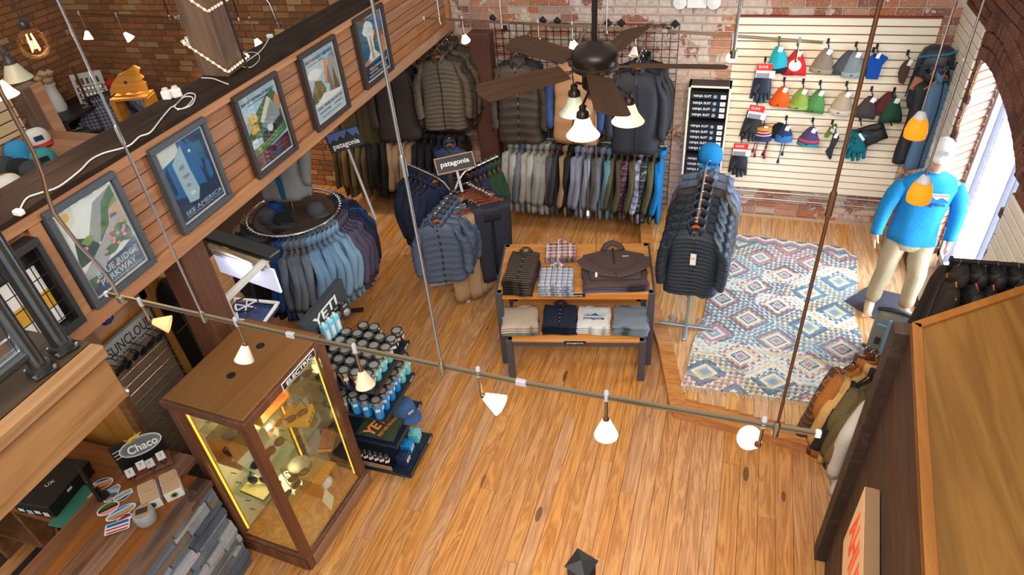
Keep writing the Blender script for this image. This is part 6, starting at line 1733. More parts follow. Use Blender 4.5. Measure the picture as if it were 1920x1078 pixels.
Rr = {'pelvis': .14, 'waist': .125, 'chest': .15, 'neck': .055, 'neck2': .05, 'head': .075, 'hipL': .085, 'kneeL': .055, 'ankleL': .036, 'toeL': .03, 'hipR': .085, 'kneeR': .055, 'ankleR': .036, 'toeR': .03, 'shL': .038, 'elL': .034, 'wrL': .026, 'shR': .038, 'elR': .034, 'wrR': .026}
E_ = [('pelvis', 'waist'), ('waist', 'chest'), ('chest', 'neck'), ('neck', 'neck2'), ('neck2', 'head'), ('pelvis', 'hipL'), ('hipL', 'kneeL'), ('kneeL', 'ankleL'), ('ankleL', 'toeL'), ('pelvis', 'hipR'), ('hipR', 'kneeR'), ('kneeR', 'ankleR'), ('ankleR', 'toeR'), ('chest', 'shL'), ('shL', 'elL'), ('elL', 'wrL'), ('chest', 'shR'), ('shR', 'elR'), ('elR', 'wrR')]
for s, w in (('L', -1), ('R', 1)):      # palms, fingers and thumbs, grown from the wrists
    wx, wy, wz = J['wr' + s]; e_ = 'wr' + s
    J['palm' + s] = (wx + w * .005, wy - .02, wz - .06); Rr['palm' + s] = .026; E_.append((e_, 'palm' + s))
    for k in range(4):
        a, b = f'f{s}{k}a', f'f{s}{k}b'
        J[a] = (wx + w * .002, wy - .055 + k * .021, wz - .105 + .004 * abs(k - 1)); J[b] = (wx - w * .012, wy - .06 + k * .021, wz - (.15, .16, .155, .14)[k])
        Rr[a] = .0095; Rr[b] = .0075; E_ += [('palm' + s, a), (a, b)]
    J['t' + s] = (wx - w * .012, wy - .055, wz - .055); J['u' + s] = (wx - w * .024, wy - .08, wz - .085); Rr['t' + s] = .012; Rr['u' + s] = .009; E_ += [(e_, 't' + s), ('t' + s, 'u' + s)]
nm_ = list(J); me = bpy.data.meshes.new('body'); me.from_pydata([J[k] for k in nm_], [(nm_.index(a), nm_.index(b)) for a, b in E_], [])
bo = bpy.data.objects.new('body', me); C.objects.link(bo)
md = bo.modifiers.new('skin', 'SKIN'); md.use_smooth_shade = True
for i, k in enumerate(nm_):
    sv = me.skin_vertices[0].data[i]; sv.radius = (Rr[k], Rr[k] * (.72 if k in ('chest', 'waist', 'pelvis') else 1)); sv.use_root = (k == 'pelvis')
sb2 = bo.modifiers.new('sub', 'SUBSURF'); sb2.levels = 2; sb2.render_levels = 2
dg = bpy.context.evaluated_depsgraph_get(); bm2 = bpy.data.meshes.new_from_object(bo.evaluated_get(dg))
bpy.data.objects.remove(bo); bm2.materials.clear(); bm2.materials.append(M_skin); bm2.polygons.foreach_set('use_smooth', [True] * len(bm2.polygons))
link('body', bm2, mq)
# head with face
hd_ = MB().loft([[Vector((.02 + w * math.cos(a), -.035 + dd * math.sin(a) + oy, z)) for a in [2 * PI * k / 18 for k in range(18)]] for z, w, dd, oy in ((1.56, .05, .055, .0), (1.59, .058, .075, -.012), (1.63, .068, .088, -.01), (1.69, .075, .096, 0), (1.75, .074, .095, .005), (1.80, .055, .07, .008), (1.825, .02, .03, .008))])
hd_.build('head', M_skin, mq, smooth='all')
MB().loft([[Vector((.02 + x * s, -.125 - dy, z)) for x in (-.012, 0, .012)] + [Vector((.02, -.10, z))] for z, s, dy in ((1.655, 1, .016), (1.675, .8, .012), (1.70, .5, .002))]).build('nose', M_skin, mq, smooth='all')
for sx in (-1, 1):
    MB().lathe([(.012, -.004), (.013, 0), (.001, .006)], 10, Matrix.Translation((.02 + sx * .03, -.122, 1.70)) @ Matrix.Rotation(R(90), 4, 'X')).build('eye', plain('pale_eye', (190, 160, 140), .4), mq, smooth=True)
    MB().lathe([(.001, -.012), (.016, -.008), (.02, 0), (.001, .006)], 10, Matrix.Translation((.02 + sx * .078, -.03, 1.68)) @ Matrix.Rotation(R(90), 4, 'Y')).build('ear', M_skin, mq, smooth=True)
MB().tube([(-.002, -.119, 1.628), (.02, -.126, 1.627), (.042, -.119, 1.628)], .005, 6).build('mouth', plain('lip', (186, 128, 112), .5), mq, smooth=True)
# shirt
M_shirt = fabric('azure_jersey', (28, 138, 204), (16, 106, 172), 200, .8, .3)
def ell(cx, cy, z, w, d, n=20, tw=0, ph=0):
    return [Vector((cx + w * math.copysign(abs(math.cos(a)) ** .8, math.cos(a)), cy + d * math.sin(a) + tw * math.sin(5 * a + ph + z * 9), z + .012 * math.sin(2 * a + ph))) for a in [2 * PI * k / n for k in range(n)]]
MB().loft([ell(.015, .0, .84, .215, .15, tw=.012), ell(.01, .0, .92, .205, .145, tw=.009), ell(.01, 0, 1.05, .19, .135, tw=.006), ell(.015, .0, 1.2, .195, .135, tw=.004), ell(.02, .01, 1.34, .22, .14, tw=.002), ell(.02, .01, 1.40, .252, .12), ell(.02, .01, 1.455, .20, .105), ell(.02, .01, 1.485, .14, .09), ell(.02, .005, 1.51, .085, .075), ell(.02, 0, 1.525, .066, .064)]).build('shirt', M_shirt, mq, smooth='all')
for s, w in (('L', -1), ('R', 1)):
    a, b, c = Vector(J['sh' + s]), Vector(J['el' + s]), Vector(J['wr' + s])
    pts = [a + Vector((-w * .06, 0, -.045)), a + Vector((w * .0, 0, -.055)), a.lerp(b, .5) + Vector((w * .008, 0, 0)), b + Vector((w * .01, .005, 0)), b.lerp(c, .5) + Vector((w * .01, 0, 0)), c + Vector((0, 0, .01)), c + Vector((0, -.01, -.02))]
    MB().tube(pts, [.05, .072, .074, .066, .058, .05, .052], 14).build('sleeve', M_shirt, mq, smooth='all')
MB().tube([(.02 + .064 * math.cos(q), .0 + .062 * math.sin(q), 1.527) for q in [2 * PI * k / 20 for k in range(20)]], .008, 6, closed=True).build('neckband', M_shirt, mq, smooth=True)
MP = frame_m((.035, -.147, 1.31), (1, .04, 0), (0, .10, 1))
for k, (cc, pts) in enumerate((('white', [(-.12, -.0), (.12, -.0), (.12, .075), (-.12, .075)]), ('red', [(-.12, .055), (.12, .055), (.12, .063), (-.12, .063)]), ('blue', [(-.12, -.005), (-.12, .02), (-.08, .045), (-.05, .02), (-.01, .055), (.03, .02), (.07, .045), (.12, .015), (.12, -.005)]))):
    MB().prism(pts, 0, .0012, MP @ Matrix.Translation((0, 0, .0013 * k))).build('print', pm(cc), mq)
lettering('patagonia', pm('navy'), mq, MP @ Matrix.Translation((0, -.03, 0)), .22, .045, depth=.002, bold=.01)
# trousers
M_khaki = fabric('khaki_trouser_cloth', (184, 170, 142), None, 200, .85, .3)
MB().loft([ell(.01, 0, .98, .165, .125), ell(.005, .0, .90, .18, .13), ell(.005, .0, .84, .185, .13, tw=.004), ell(.005, 0, .76, .17, .115, tw=.004)]).build('trouser_seat', M_khaki, mq, smooth='all')
for s, w in (('L', -1), ('R', 1)):
    a, b, c = Vector(J['hip' + s]), Vector(J['knee' + s]), Vector(J['ankle' + s])
    pts = [a, a.lerp(b, .3), a.lerp(b, .65), b, b.lerp(c, .3), b.lerp(c, .6), b.lerp(c, .85), c + Vector((0, 0, .015))]
    pts = [p + Vector((.006 * math.sin(k * 2.3), .006 * math.cos(k * 1.9), 0)) for k, p in enumerate(pts)]
    MB().tube(pts, [.098, .098, .09, .08, .078, .07, .067, .062], 14).build('trouser_leg', M_khaki, mq, smooth='all')
for s in 'LR':       # toes
    t0 = Vector(J['toe' + s]); an = Vector(J['ankle' + s])
    MB().tube([an + Vector((0, .045, -.045)), an + Vector((0, 0, -.03)), an.lerp(t0, .55) + Vector((0, 0, -.0)), t0 + Vector((0, -.015, -.008))], [.034, .045, .044, .034], 12, flat=.6).build('foot', M_skin, mq, smooth='all')
    for k in range(5): MB().tube([t0 + Vector((-.034 + k * .017, .0, -.012)), t0 + Vector((-.04 + k * .02, -.045 + .006 * k * (1 if s == 'L' else 0) + (.006 * (4 - k) if s == 'R' else 0), -.018))], [.011, .008], 7).build('toe', M_skin, mq, smooth=True)
cap((MX + .02, MY - .035, ZP + .012 + 1.73), (R(14), 0, R(-8)), 'white cap with a round badge on the head of the window mannequin', F['wtee'], F['wtee'], F['wtee'], 1.12, ('', F['gfleece2'], pm('grey')))
pts = [atz(x, y, ZP + .001) for x, y in ((1581, 566), (1626, 538), (1720, 560), (1655, 607))]
o = thing('base_plate', 'dark grey square base plate under the feet of the window mannequin', 'base plate', pts[0])
MB().prism([(p.x - pts[0].x, p.y - pts[0].y) for p in pts], 0, .01).build('plate', plain('graphite_plate', (70, 70, 84), .5, .3), o, bevel=.003)
# grey roll-top pack on the floor behind the clothes
bp = thing('roll_top_pack', 'grey-green roll-top pack with blue webbing standing on the platform by the mannequin', 'backpack', (1.60, 5.30, ZP), R(-14))
M_pack = plain('grey_green_tpu', (106, 112, 102), .45)
M_bweb = plain('blue_webbing_light', (98, 146, 186), .6)
MB().loft([[Vector((w * math.copysign(abs(math.cos(a)) ** .6, math.cos(a)), d * math.copysign(abs(math.sin(a)) ** .6, math.sin(a)), z)) for a in [2 * PI * k / 20 for k in range(20)]] for z, w, d in ((0, .13, .09), (.02, .145, .10), (.25, .15, .105), (.40, .145, .09), (.47, .14, .05), (.50, .13, .03))]).build('bag', M_pack, bp, smooth='all')
MB().tube([(-.14, -.0, .49), (-.05, -.03, .53), (.05, -.03, .53), (.14, 0, .49)], .025, 10, flat=.7).build('rolled_closure', M_black, bp, smooth=True)
for x in (-.02, .07): MB().bx(x - .018, x + .018, -.118, -.10, .05, .47).build('strap', M_bweb, bp, bevel=.004)
MB().bx(-.12, .14, -.116, -.098, .38, .405).build('strap', M_bweb, bp, bevel=.004)
MB().bx(.03, .06, -.13, -.10, .30, .36).build('buckle', M_black, bp, bevel=.004); MB().bx(-.10, -.055, -.115, -.102, .18, .25).build('label', M_black, bp)
MB().tube([(-.06, -.10, .06), (.0, -.14, .05), (.1, -.12, .1)], .012, 6).build('strap', M_black, bp, smooth=True)
# ================================================================== HATS AND GLOVES ON THE SLAT WALL
YS = YB - .04
def slat_hook(x, z, label, L=.16):
    o = thing('slat_hook', label, 'hook', (x, YS, z), group='black slat wall hooks')
    MB().bx(-.012, .012, -.008, .0, -.02, .035).build('plate', M_black, o)
    MB().tube([(0, -.004, .0), (0, -L + .02, -.012), (0, -L, .008)], .006, 6).build('prong', M_black, o, smooth=True)
def cloth(key, rgb): 
    if key not in F: F[key] = fabric('knit_' + key, rgb, None, 140, .95, .4)
    return F[key]
def beanie(px, py, label, col, cuff=None, w=.112, h=.24, tilt=0.0, band=None, dy=.1, floppy=0.0, tassels=None, tagged=True, hook=True):
    y = YS - dy; p = aty(px, py, y)
    o = thing('knit_hat', label, 'hat', p, rot=(R(4), tilt, 0))
    n = 20; rr = []
    for t, s, f in ((0, .14, .4), (.04, .30, .6), (.2, .50, .8), (.45, .72, 1), (.7, .90, 1.05), (1, 1.0, 1.0)):
        rr.append([Vector((w * s * math.cos(a) + floppy * t * .06, .05 * f * math.sin(a) * (1 + .12 * math.sin(4 * a + 3 * t)) - .012 * t, -.02 - h * t + .006 * math.sin(3 * a))) for a in [2 * PI * k / n for k in range(n)]])
    MB().loft(rr).build('crown', col, o, smooth='all')
    z0 = -.02 - h
    if cuff is not None:
        MB().loft([[Vector((w * 1.04 * math.cos(a) + floppy * .06, .056 * math.sin(a) - .012, z)) for a in [2 * PI * k / n for k in range(n)]] for z in (z0 - .002, z0 + .05)]).build('cuff', cuff, o, smooth=True, bevel=.004)
    if band:
        for k, (m, za, zb2) in enumerate(band):
            MB().loft([[Vector((w * (1.012 - .13 * (z - z0) / h) * math.cos(a) + floppy * .06, .0555 * math.sin(a) - .012, z)) for a in [2 * PI * q / n for q in range(n)]] for z in (z0 + za, z0 + zb2)]).build('band', m, o, smooth=True)
    if tassels:
        for x, L in tassels:
            MB().tube([(x, -.015, z0 + .02), (x + .006, -.02, z0 - L * .5), (x - .004, -.018, z0 - L)], .005, 6).build('cord', col, o, smooth=True)
            MB().lathe([(.006, 0), (.012, -.012), (.016, -.05), (.001, -.052)], 8, Matrix.Translation((x - .004, -.018, z0 - L))).build('tassel', col, o, smooth=True)
    if tagged: MB().box((.02, -.05, -.03), (.045, .002, .055), Matrix.Rotation(R(16), 3, 'Y')).build('swing_tag', M_tag, o)
    MB().bx(-.03 + floppy * .05, -.008 + floppy * .05, -.072, -.066, z0 + .02, z0 + .03).build('label', M_black, o)
    if hook: slat_hook(p.x, p.z + .02, 'black slat hook holding the ' + ' '.join(label.split()[:9]))
    return o
def gloves(px, py, label, m, card=(196, 46, 44), w=.055, L=.2, tilt=0, hook=True, tagged=True, red=True):
    y = YS - .09; p = aty(px, py, y)
    o = thing('glove_pair', label, 'gloves', p, rot=(0, tilt, 0))
    for sx, yy in ((-1, .02), (1, -.02)):
        x0 = sx * .02
        g = MB().loft([[Vector((x0 + w * k1 * math.cos(a), yy + .026 * math.sin(a), z)) for a in [2 * PI * k / 14 for k in range(14)]] for z, k1 in ((-.03, .85), (-.08, .8), (-.12, .95), (-.17, 1.0), (-.20, .9))]).build('palm', m, o, smooth='all')
        for k in range(4):
            fx = x0 - w * .72 + k * w * .48
            MB().tube([(fx, yy, -.18), (fx + (k - 1.5) * .006, yy - .012, -.20 - (.055, .075, .07, .05)[k])], [.017, .013], 8).build('finger', m, o, smooth=True)
        MB().tube([(x0 - sx * w * .7, yy, -.12), (x0 - sx * w * 1.25, yy - .012, -.165), (x0 - sx * w * 1.3, yy - .015, -.19)], [.02, .018, .014], 8).build('thumb', m, o, smooth=True)
    if red:
        MB().bx(-.06, .06, -.052, -.045, -.06, .055).build('card', M_tag, o)
        MB().bx(-.06, .06, -.0535, -.052, .0, .055).build('card_band', plain('red_card', (206, 44, 42), .5), o)
        MB().bx(-.055, .055, -.0535, -.052, -.06, -.02).build('card_band', plain('grey_card', (130, 134, 146), .5), o)
        MB().bx(.045, .085, -.056, -.0545, -.06, .0).build('price_tag', M_tag, o)
        lettering('GLOVE', pm('white'), o, frame_m((-.01, -.0545, .03), (1, 0, 0), (0, 0, 1)), .07, .02, depth=.001)
    elif tagged: MB().box((.02, -.06, -.05), (.02, .002, .07), Matrix.Rotation(R(-40), 3, 'Y')).build('swing_tag', M_tag, o)
    o.scale = (1.32,) * 3
    if hook: slat_hook(p.x, p.z + .06, 'black slat hook holding the ' + ' '.join(label.split()[:9]))
    return o
kn = cloth
beanie(1460, 84, 'turquoise and black fleece hat, leftmost in the top row', kn('turq', (40, 172, 196)), kn('blk', (30, 34, 42)), tilt=R(-8), h=.26, w=.115)
beanie(1496, 92, 'bright red knit hat in the top row', kn('red', (206, 44, 48)), None, w=.125, h=.24)
beanie(1553, 88, 'grey-brown ribbed hat with turned cuff in the top row', kn('taupe', (138, 126, 114)), kn('taupe2', (150, 140, 130)), tilt=R(6))
beanie(1597, 92, 'dark grey hat behind the speckled one in the top row', kn('slt', (82, 86, 100)), None, tilt=R(10), dy=.06, hook=False, tagged=False)
beanie(1606, 94, 'speckled blue-grey hat in the top row', kn('speck', (132, 148, 158)), kn('speck2', (150, 172, 182)), tilt=R(-4))
beanie(1470, 160, 'orange knit hat in the middle row', kn('org', (232, 96, 30)), kn('org2', (226, 88, 28)), tilt=R(4), h=.2, w=.105)
beanie(1506, 163, 'lime green knit hat in the middle row', kn('lime', (138, 164, 76)), kn('lime2', (146, 172, 84)), tilt=R(3), h=.215, w=.105)
beanie(1538, 166, 'leaf green knit hat in the middle row, right of the lime one', kn('leaf', (84, 142, 82)), None, tilt=R(5), h=.235, w=.105)
beanie(1588, 168, 'off-white and tan knit hat in the middle row', kn('oat', (184, 170, 150)), kn('oat2', (206, 200, 186)), tilt=R(5), h=.24)
beanie(1635, 178, 'dark charcoal knit hat in the middle row', kn('coal', (74, 66, 70)), None, tilt=R(6), h=.22)
beanie(1672, 170, 'dark red hat behind the forest green one in the middle row', kn('wine', (92, 44, 48)), None, tilt=R(10), dy=.06, hook=False, tagged=False)
beanie(1678, 180, 'forest green knit hat at the right end of the middle row', kn('forest', (36, 78, 60)), None, tilt=R(-4), h=.25, w=.11)
beanie(1433, 232, 'maroon patterned earflap hat with tassels in the bottom row', kn('mar', (132, 44, 66)), None, h=.15, w=.10, band=[(kn('inkb', (44, 58, 100)), -.02, .04), (kn('cream_', (220, 210, 200)), .05, .058), (kn('cream_', 0), .085, .093), (kn('orgy', (224, 150, 62)), .115, .145)], tassels=[(-.07, .13), (-.045, .19), (.05, .15), (.06, .2)])
beanie(1465, 228, 'black earflap hat behind the blue one in the bottom row', kn('blk', 0), None, tilt=R(10), dy=.06, h=.17, tassels=[(-.06, .2)], hook=False, tagged=False)
beanie(1474, 232, 'two-tone blue earflap hat with hanging tails in the bottom row', kn('nvb', (42, 62, 104)), None, h=.13, w=.09, band=[(kn('sky_', (58, 116, 190)), -.05, .03)], tassels=[(.02, .18), (-.01, .28)])
beanie(1524, 236, 'purple hat with red and teal bands in the bottom row', kn('purp', (80, 70, 116)), None, tilt=R(4), h=.2, w=.115, band=[(kn('teal_', (40, 146, 166)), .0, .03), (kn('rose_', (190, 76, 96)), .045, .075)])
gloves(1433, 128, 'dark grey gloves with red card at the top left of the slat wall', F['s_ink'], L=.2)
gloves(1418, 205, 'black gloves with red card left in the middle of the slat wall', F['char'], tilt=R(6))
gloves(1389, 275, 'dark gloves with red card at the lower left of the slat wall', F['s_soft'])
gloves(1612, 240, 'teal fleece gloves with swing tags in the bottom row', kn('tealg', (16, 108, 128)), w=.07, red=False)
o = gloves(1668, 240, 'black mitten gloves laid sideways at the right end of the bottom row', F['s_black'], w=.06, red=False, tagged=False, tilt=R(62))
# gaiter, headband and the long dark neck tube
def flatcloth(px, py, label, m, pts, name, cat, t=.035, dy=.1, extra=None):
    p = aty(px, py, YS - dy); o = thing(name, label, cat, p)
    MB().prism(pts, -t / 2, t / 2, Matrix(((1, 0, 0, 0), (0, 0, 1, 0), (0, 1, 0, 0), (0, 0, 0, 1)))).build('cloth', m, o, smooth=True, bevel=.012, seg=2)
    MB().box((.01, -t, -.01), (.035, .002, .06), Matrix.Rotation(R(14), 3, 'Y')).build('swing_tag', M_tag, o)
    if extra: extra(o)
    slat_hook(p.x, p.z + .03, 'black slat hook holding the ' + ' '.join(label.split()[:9])); return o
flatcloth(1645, 100, 'royal blue neck gaiter in the top row', kn('royal', (20, 80, 176)), [(-.09, -.06), (-.02, .0), (.03, .0), (.11, -.04), (.07, -.12), (.065, -.26), (-.05, -.26), (-.06, -.14)], 'neck_gaiter', 'gaiter')
flatcloth(1637, 104, 'green and navy gaiter behind the royal blue one', kn('grnv', (54, 92, 84)), [(-.10, -.20), (-.06, -.06), (.02, .02), (.04, -.2)], 'neck_gaiter', 'gaiter', dy=.06)
flatcloth(1703, 112, 'brown headband hanging edge-on at the right end of the top row', kn('brn', (84, 64, 56)), [(-.05, -.08), (-.03, -.03), (.0, .0), (.03, -.01), (.035, -.12), (.02, -.24), (-.03, -.23), (-.055, -.14)], 'headband', 'headband', .06)
flatcloth(1566, 250, 'long black neck tube hanging in the bottom row', F['char'], [(-.02, .0), (.04, .0), (.05, -.06), (.02, -.18), (.02, -.30), (.0, -.31), (-.06, -.22), (-.03, -.16), (-.02, -.06)], 'neck_tube', 'gaiter')
flatcloth(1560, 238, 'green and blue striped headband above the long black neck tube', kn('grnb', (110, 140, 56)), [(-.06, -.12), (-.03, -.02), (.02, .03), (.05, .0), (.02, -.04), (-.02, -.12)], 'headband', 'headband', dy=.05)
# pack and coat hanging in the corner
pk = aty(1775, 105, 7.2)
pb_ = thing('hiking_pack', 'dark navy hiking pack with teal trim hanging in the corner by the window', 'backpack', (1.82, 7.38, pk.z), R(-14))
MB().loft([[Vector((w * math.copysign(abs(math.cos(a)) ** .6, math.cos(a)), d * math.copysign(abs(math.sin(a)) ** .6, math.sin(a)), z)) for a in [2 * PI * k / 18 for k in range(18)]] for z, w, d in ((-.58, .13, .10), (-.5, .16, .12), (-.25, .165, .13), (-.08, .16, .12), (.0, .13, .09), (.03, .09, .05))]).build('bag', plain('navy_ripstop', (34, 38, 54), .5), pb_, smooth='all')
MB().loft([[Vector((w * math.cos(a), -.06 + d * math.sin(a), z)) for a in [2 * PI * k / 16 for k in range(16)]] for z, w, d in ((-.5, .11, .07), (-.45, .125, .1), (-.28, .12, .1), (-.22, .09, .06))]).build('pocket', plain('black_ripstop', (26, 28, 36), .5), pb_, smooth='all')
MB().tube([(-.15, -.09, -.06), (-.05, -.14, -.02), (.08, -.13, .0), (.15, -.06, .02)], .012, 6).build('trim', plain('teal_trim', (28, 104, 130), .5), pb_, smooth=True)
for s in (-1, 1): MB().tube([(s * .10, -.12, -.05), (s * .16, -.13, -.25), (s * .17, -.09, -.45)], .014, 6, flat=.5).build('strap', M_black, pb_, smooth=True)
MB().box((-.10, -.14, -.30), (.09, .003, .13), Matrix.Rotation(R(10), 3, 'Y')).build('swing_tag', plain('tan_tag', (156, 108, 82), .6), pb_)
MB().box((.04, -.17, -.34), (.07, .003, .04)).build('label', plain('grey_patch', (130, 128, 128), .6), pb_)
cr = aty(1790, 112, 7.2)
o = tubes('slat_bar', 'thin dark bar with hanging gear fixed to the corner slat strip', 'bar', (XR - .04, 7.22, 2.14), [('prong', [(0, 0, 0), (-.32, 0, .0)], .007, M_black), ('prong', [(0, 0, -.03), (0, 0, .04)], .012, M_black)])
garment((1.78, 7.22, 2.14), R(24), 'long black rain coat hanging below the hiking pack in the corner', F['s_black'], 'coat', 'rain_coat', T=.05, W=.13, L=1.0, vest=True)
garment((1.88, 7.20, 2.14), R(30), 'steel blue long coat hanging next to the window jamb', shell('steelblue', (82, 116, 148)), 'coat', 'rain_coat', T=.04, W=.12, L=1.05, vest=True)

# ================================================================== BOX SHELF
nl = aty(1292, 160, 7.36); nr = aty(1372, 163, 7.36); nz_ = (nl.z + nr.z) / 2
bxs = thing('box_shelf', 'tall pale-edged shelf of black boxes between the grid and the slat wall', 'shelf', ((nl.x + nr.x) / 2, 7.36, 0)); w = nr.x - nl.x; dpt = YB - .035 - 7.36
for x in (-w / 2, w / 2 - .02): MB().bx(x, x + .02, 0, dpt, 0, nz_).build('side_panel', M_slat, bxs)
MB().bx(-w / 2, w / 2, 0, dpt, nz_ - .022, nz_).build('top_panel', plain('dark_shelf_top', (52, 50, 50), .5), bxs)
MB().bx(-w / 2 + .02, w / 2 - .02, -.002, 0, nz_ - .022, nz_).build('front_edge', M_slat, bxs)
MB().bx(-w / 2 + .02, w / 2 - .02, dpt - .02, dpt, 0, nz_ - .02).build('back_panel', M_dark, bxs)
M_nbox = plain('black_gloss_carton', (26, 34, 46), .4)
z = nz_ - .022; iw = w - .05; k = 0
def snow(o, x, z0, s):
    for q in range(3): MB().box((x, -.0012, z0), (s, .0012, s * .14), Matrix.Rotation(R(60 * q), 3, 'Y')).build('snowflake', pm('pale'), o)
plan = ['shelf', 'box', 'gap', 'box', 'box', 'box', 'shelf', 'box', 'box', 'box', 'box', 'box', 'shelf', 'box', 'box', 'box', 'box', 'shelf', 'box', 'box', 'box', 'box']
names_ = [x for x in plan if x == 'box']; bi = 0
for it in plan:
    if it == 'shelf':
        z -= .05; MB().bx(-w / 2 + .02, w / 2 - .02, .01, dpt - .02, z - .012, z).build('shelf', M_dark, bxs); z -= .016
    elif it == 'gap': z -= .012
    else:
        h = .068; z -= h
        if z < .05: break
        o = thing('flat_box', f'flat black box with white lettering, {ORD[bi]} from the top of the box shelf', 'box', ((nl.x + nr.x) / 2, 7.372, z), group='boxes on the box shelf'); bi += 1
        MB().bx(-iw / 2, iw / 2, 0, dpt - .04, 0, h - .005).build('carton', M_nbox, o, bevel=.002)
        lettering('NINJA SUIT', pm('white'), o, frame_m((-.07, -.001, h * .5), (1, 0, 0), (0, 0, 1)), .19, .034, depth=.001, bold=.01)
        snow(o, .065, h * .5, .045)
        MB().bx(iw / 2 - .075, iw / 2 - .02, -.0016, 0, .008, h - .014).build('sticker', M_white, o)
        lettering('M', M_dark, o, frame_m((iw / 2 - .047, -.002, h * .46), (1, 0, 0), (0, 0, 1)), .018, .018, depth=.0006)
# ================================================================== CEILING FAN, TRACK LIGHTS, PENDANTS
M_bronze = plain('dark_bronze', (44, 34, 30), .35, .5)
M_blade = wood('dark_walnut_blade', (58, 38, 24), (84, 58, 38), axis=0, scale=.6, rough=.7, spec=.15, rand=.05, ring=3, knots=False)
M_bronze2 = plain('aged_brass', (120, 84, 58), .3, .8)
def lamp_glass(name, rgb, em, glow_rgb): 
    t = NT(name)
    b = t.bsdf(lin(rgb), .35); b.inputs['Emission Color'].default_value = (*lin(glow_rgb), 1); b.inputs['Emission Strength'].default_value = em
    return t.mat
G_lit = lamp_glass('lit_frosted_glass', (255, 236, 214), 3.0, (255, 206, 158)); G_dim = lamp_glass('dim_frosted_glass', (186, 194, 178), .0, (226, 220, 190)); G_warm = lamp_glass('half_lit_frosted_glass', (244, 220, 170), 1.3, (255, 206, 138)); G_off = plain('unlit_frosted_shade', (232, 204, 170), .4); G_white = plain('unlit_white_shade', (226, 220, 208), .4)
hub = dep(1115, 115, 3.9)
fan = thing('ceiling_fan', 'dark bronze ceiling fan with five blades and bell-shaped lamps', 'ceiling fan', hub)
MB().tube([(0, 0, .05), (0, 0, 2.0)], .017, 12).build('down_rod', M_bronze, fan, smooth=True)
MB().lathe([(.02, .13), (.05, .12), (.06, .10), (.11, .085), (.135, .05), (.14, .02), (.13, -.01), (.14, -.02), (.135, -.04), (.10, -.06), (.075, -.075), (.075, -.15), (.06, -.165), (.03, -.17)], 32).build('motor_housing', M_bronze, fan, smooth=True)
MB().lathe([(.03, -.17), (.05, -.19), (.045, -.215), (.02, -.235), (.012, -.26), (.001, -.262)], 20).build('finial', M_bronze2, fan, smooth=True)
for k, ang in enumerate((-136, 148, 79, 2, -71)):
    M = Matrix.Rotation(R(ang), 4, 'Z') @ Matrix.Translation((0, 0, -.02)) @ Matrix.Rotation(R(-13), 4, 'X')
    n = 12; out = []
    for i in range(n + 1):
        t_ = i / n; x = .20 + .50 * t_; out.append((x, -.072 - .024 * t_ ** .7))
    for i in range(7):
        a = -PI / 2 + PI * (i + .5) / 7; out.append((.70 + .05 * math.cos(a), .096 * math.sin(a)))
    for i in range(n, -1, -1):
        t_ = i / n; x = .20 + .50 * t_; out.append((x, .072 + .024 * t_ ** .7))
    b = MB().prism(out, -.004, .004).build('blade', M_blade, fan, bevel=.002); b.matrix_local = M
    br = MB().prism([(.10, -.02), (.16, -.012), (.24, -.04), (.27, 0), (.24, .04), (.16, .012), (.10, .02)], -.012, -.005).build('bracket', M_bronze2, b, bevel=.002)
for k, (px, py, D, g, en) in enumerate(((1093, 232, 3.76, G_lit, 26), (1178, 205, 3.86, G_warm, 10), (1077, 192, 4.02, G_dim, 0))):
    c = dep(px, py, D) - hub; c.z = -.245
    ax = Vector((c.x, c.y, 0)).normalized()
    MB().tube([ax * .06 + Vector((0, 0, -.13)), ax * .11 + Vector((0, 0, -.11)), Vector((c.x, c.y, -.115)) * 1.0, Vector((c.x, c.y, c.z + .10))], .008, 8).build('lamp_arm', M_bronze, fan, smooth=True)
    T = Matrix.Translation(c)
    MB().lathe([(.012, .13), (.022, .12), (.02, .10), (.035, .085), (.038, .06), (.03, .055)], 18, T).build('lamp_fitter', M_bronze, fan, smooth=True)
    MB().lathe([(.034, .06), (.045, .035), (.058, 0), (.085, -.035), (.096, -.05), (.092, -.05), (.054, -.0), (.03, .05)], 24, T, cap=False).build('lamp_shade', g, fan, smooth=True)
    if en: lamp('POINT', 'fan_lamp', hub + c + Vector((0, 0, -.05)), en, (1, .76, .5), size=.05)
M_chain = metal('pull_chain', (196, 176, 140), .3)
for (px, py, L) in ((1106, 400, .0), (1118, 515, .0)):
    a = dep(1118 if L == 0 and py > 450 else 1101, 262, 3.86) - hub
    b_ = a.copy(); q = ray(px, py); s = math.hypot(a.x + hub.x, a.y + hub.y) / math.hypot(q.x, q.y); b_.z = CAMH + q.z * s - hub.z
    MB().tube([Vector((a.x, a.y, -.19)), b_], .0022, 5).build('pull_chain', M_chain, fan)
    MB().lathe([(.004, .02), (.008, .01), (.008, -.015), (.001, -.018)], 8, Matrix.Translation(b_)).build('chain_knob', M_cord, fan, smooth=True)
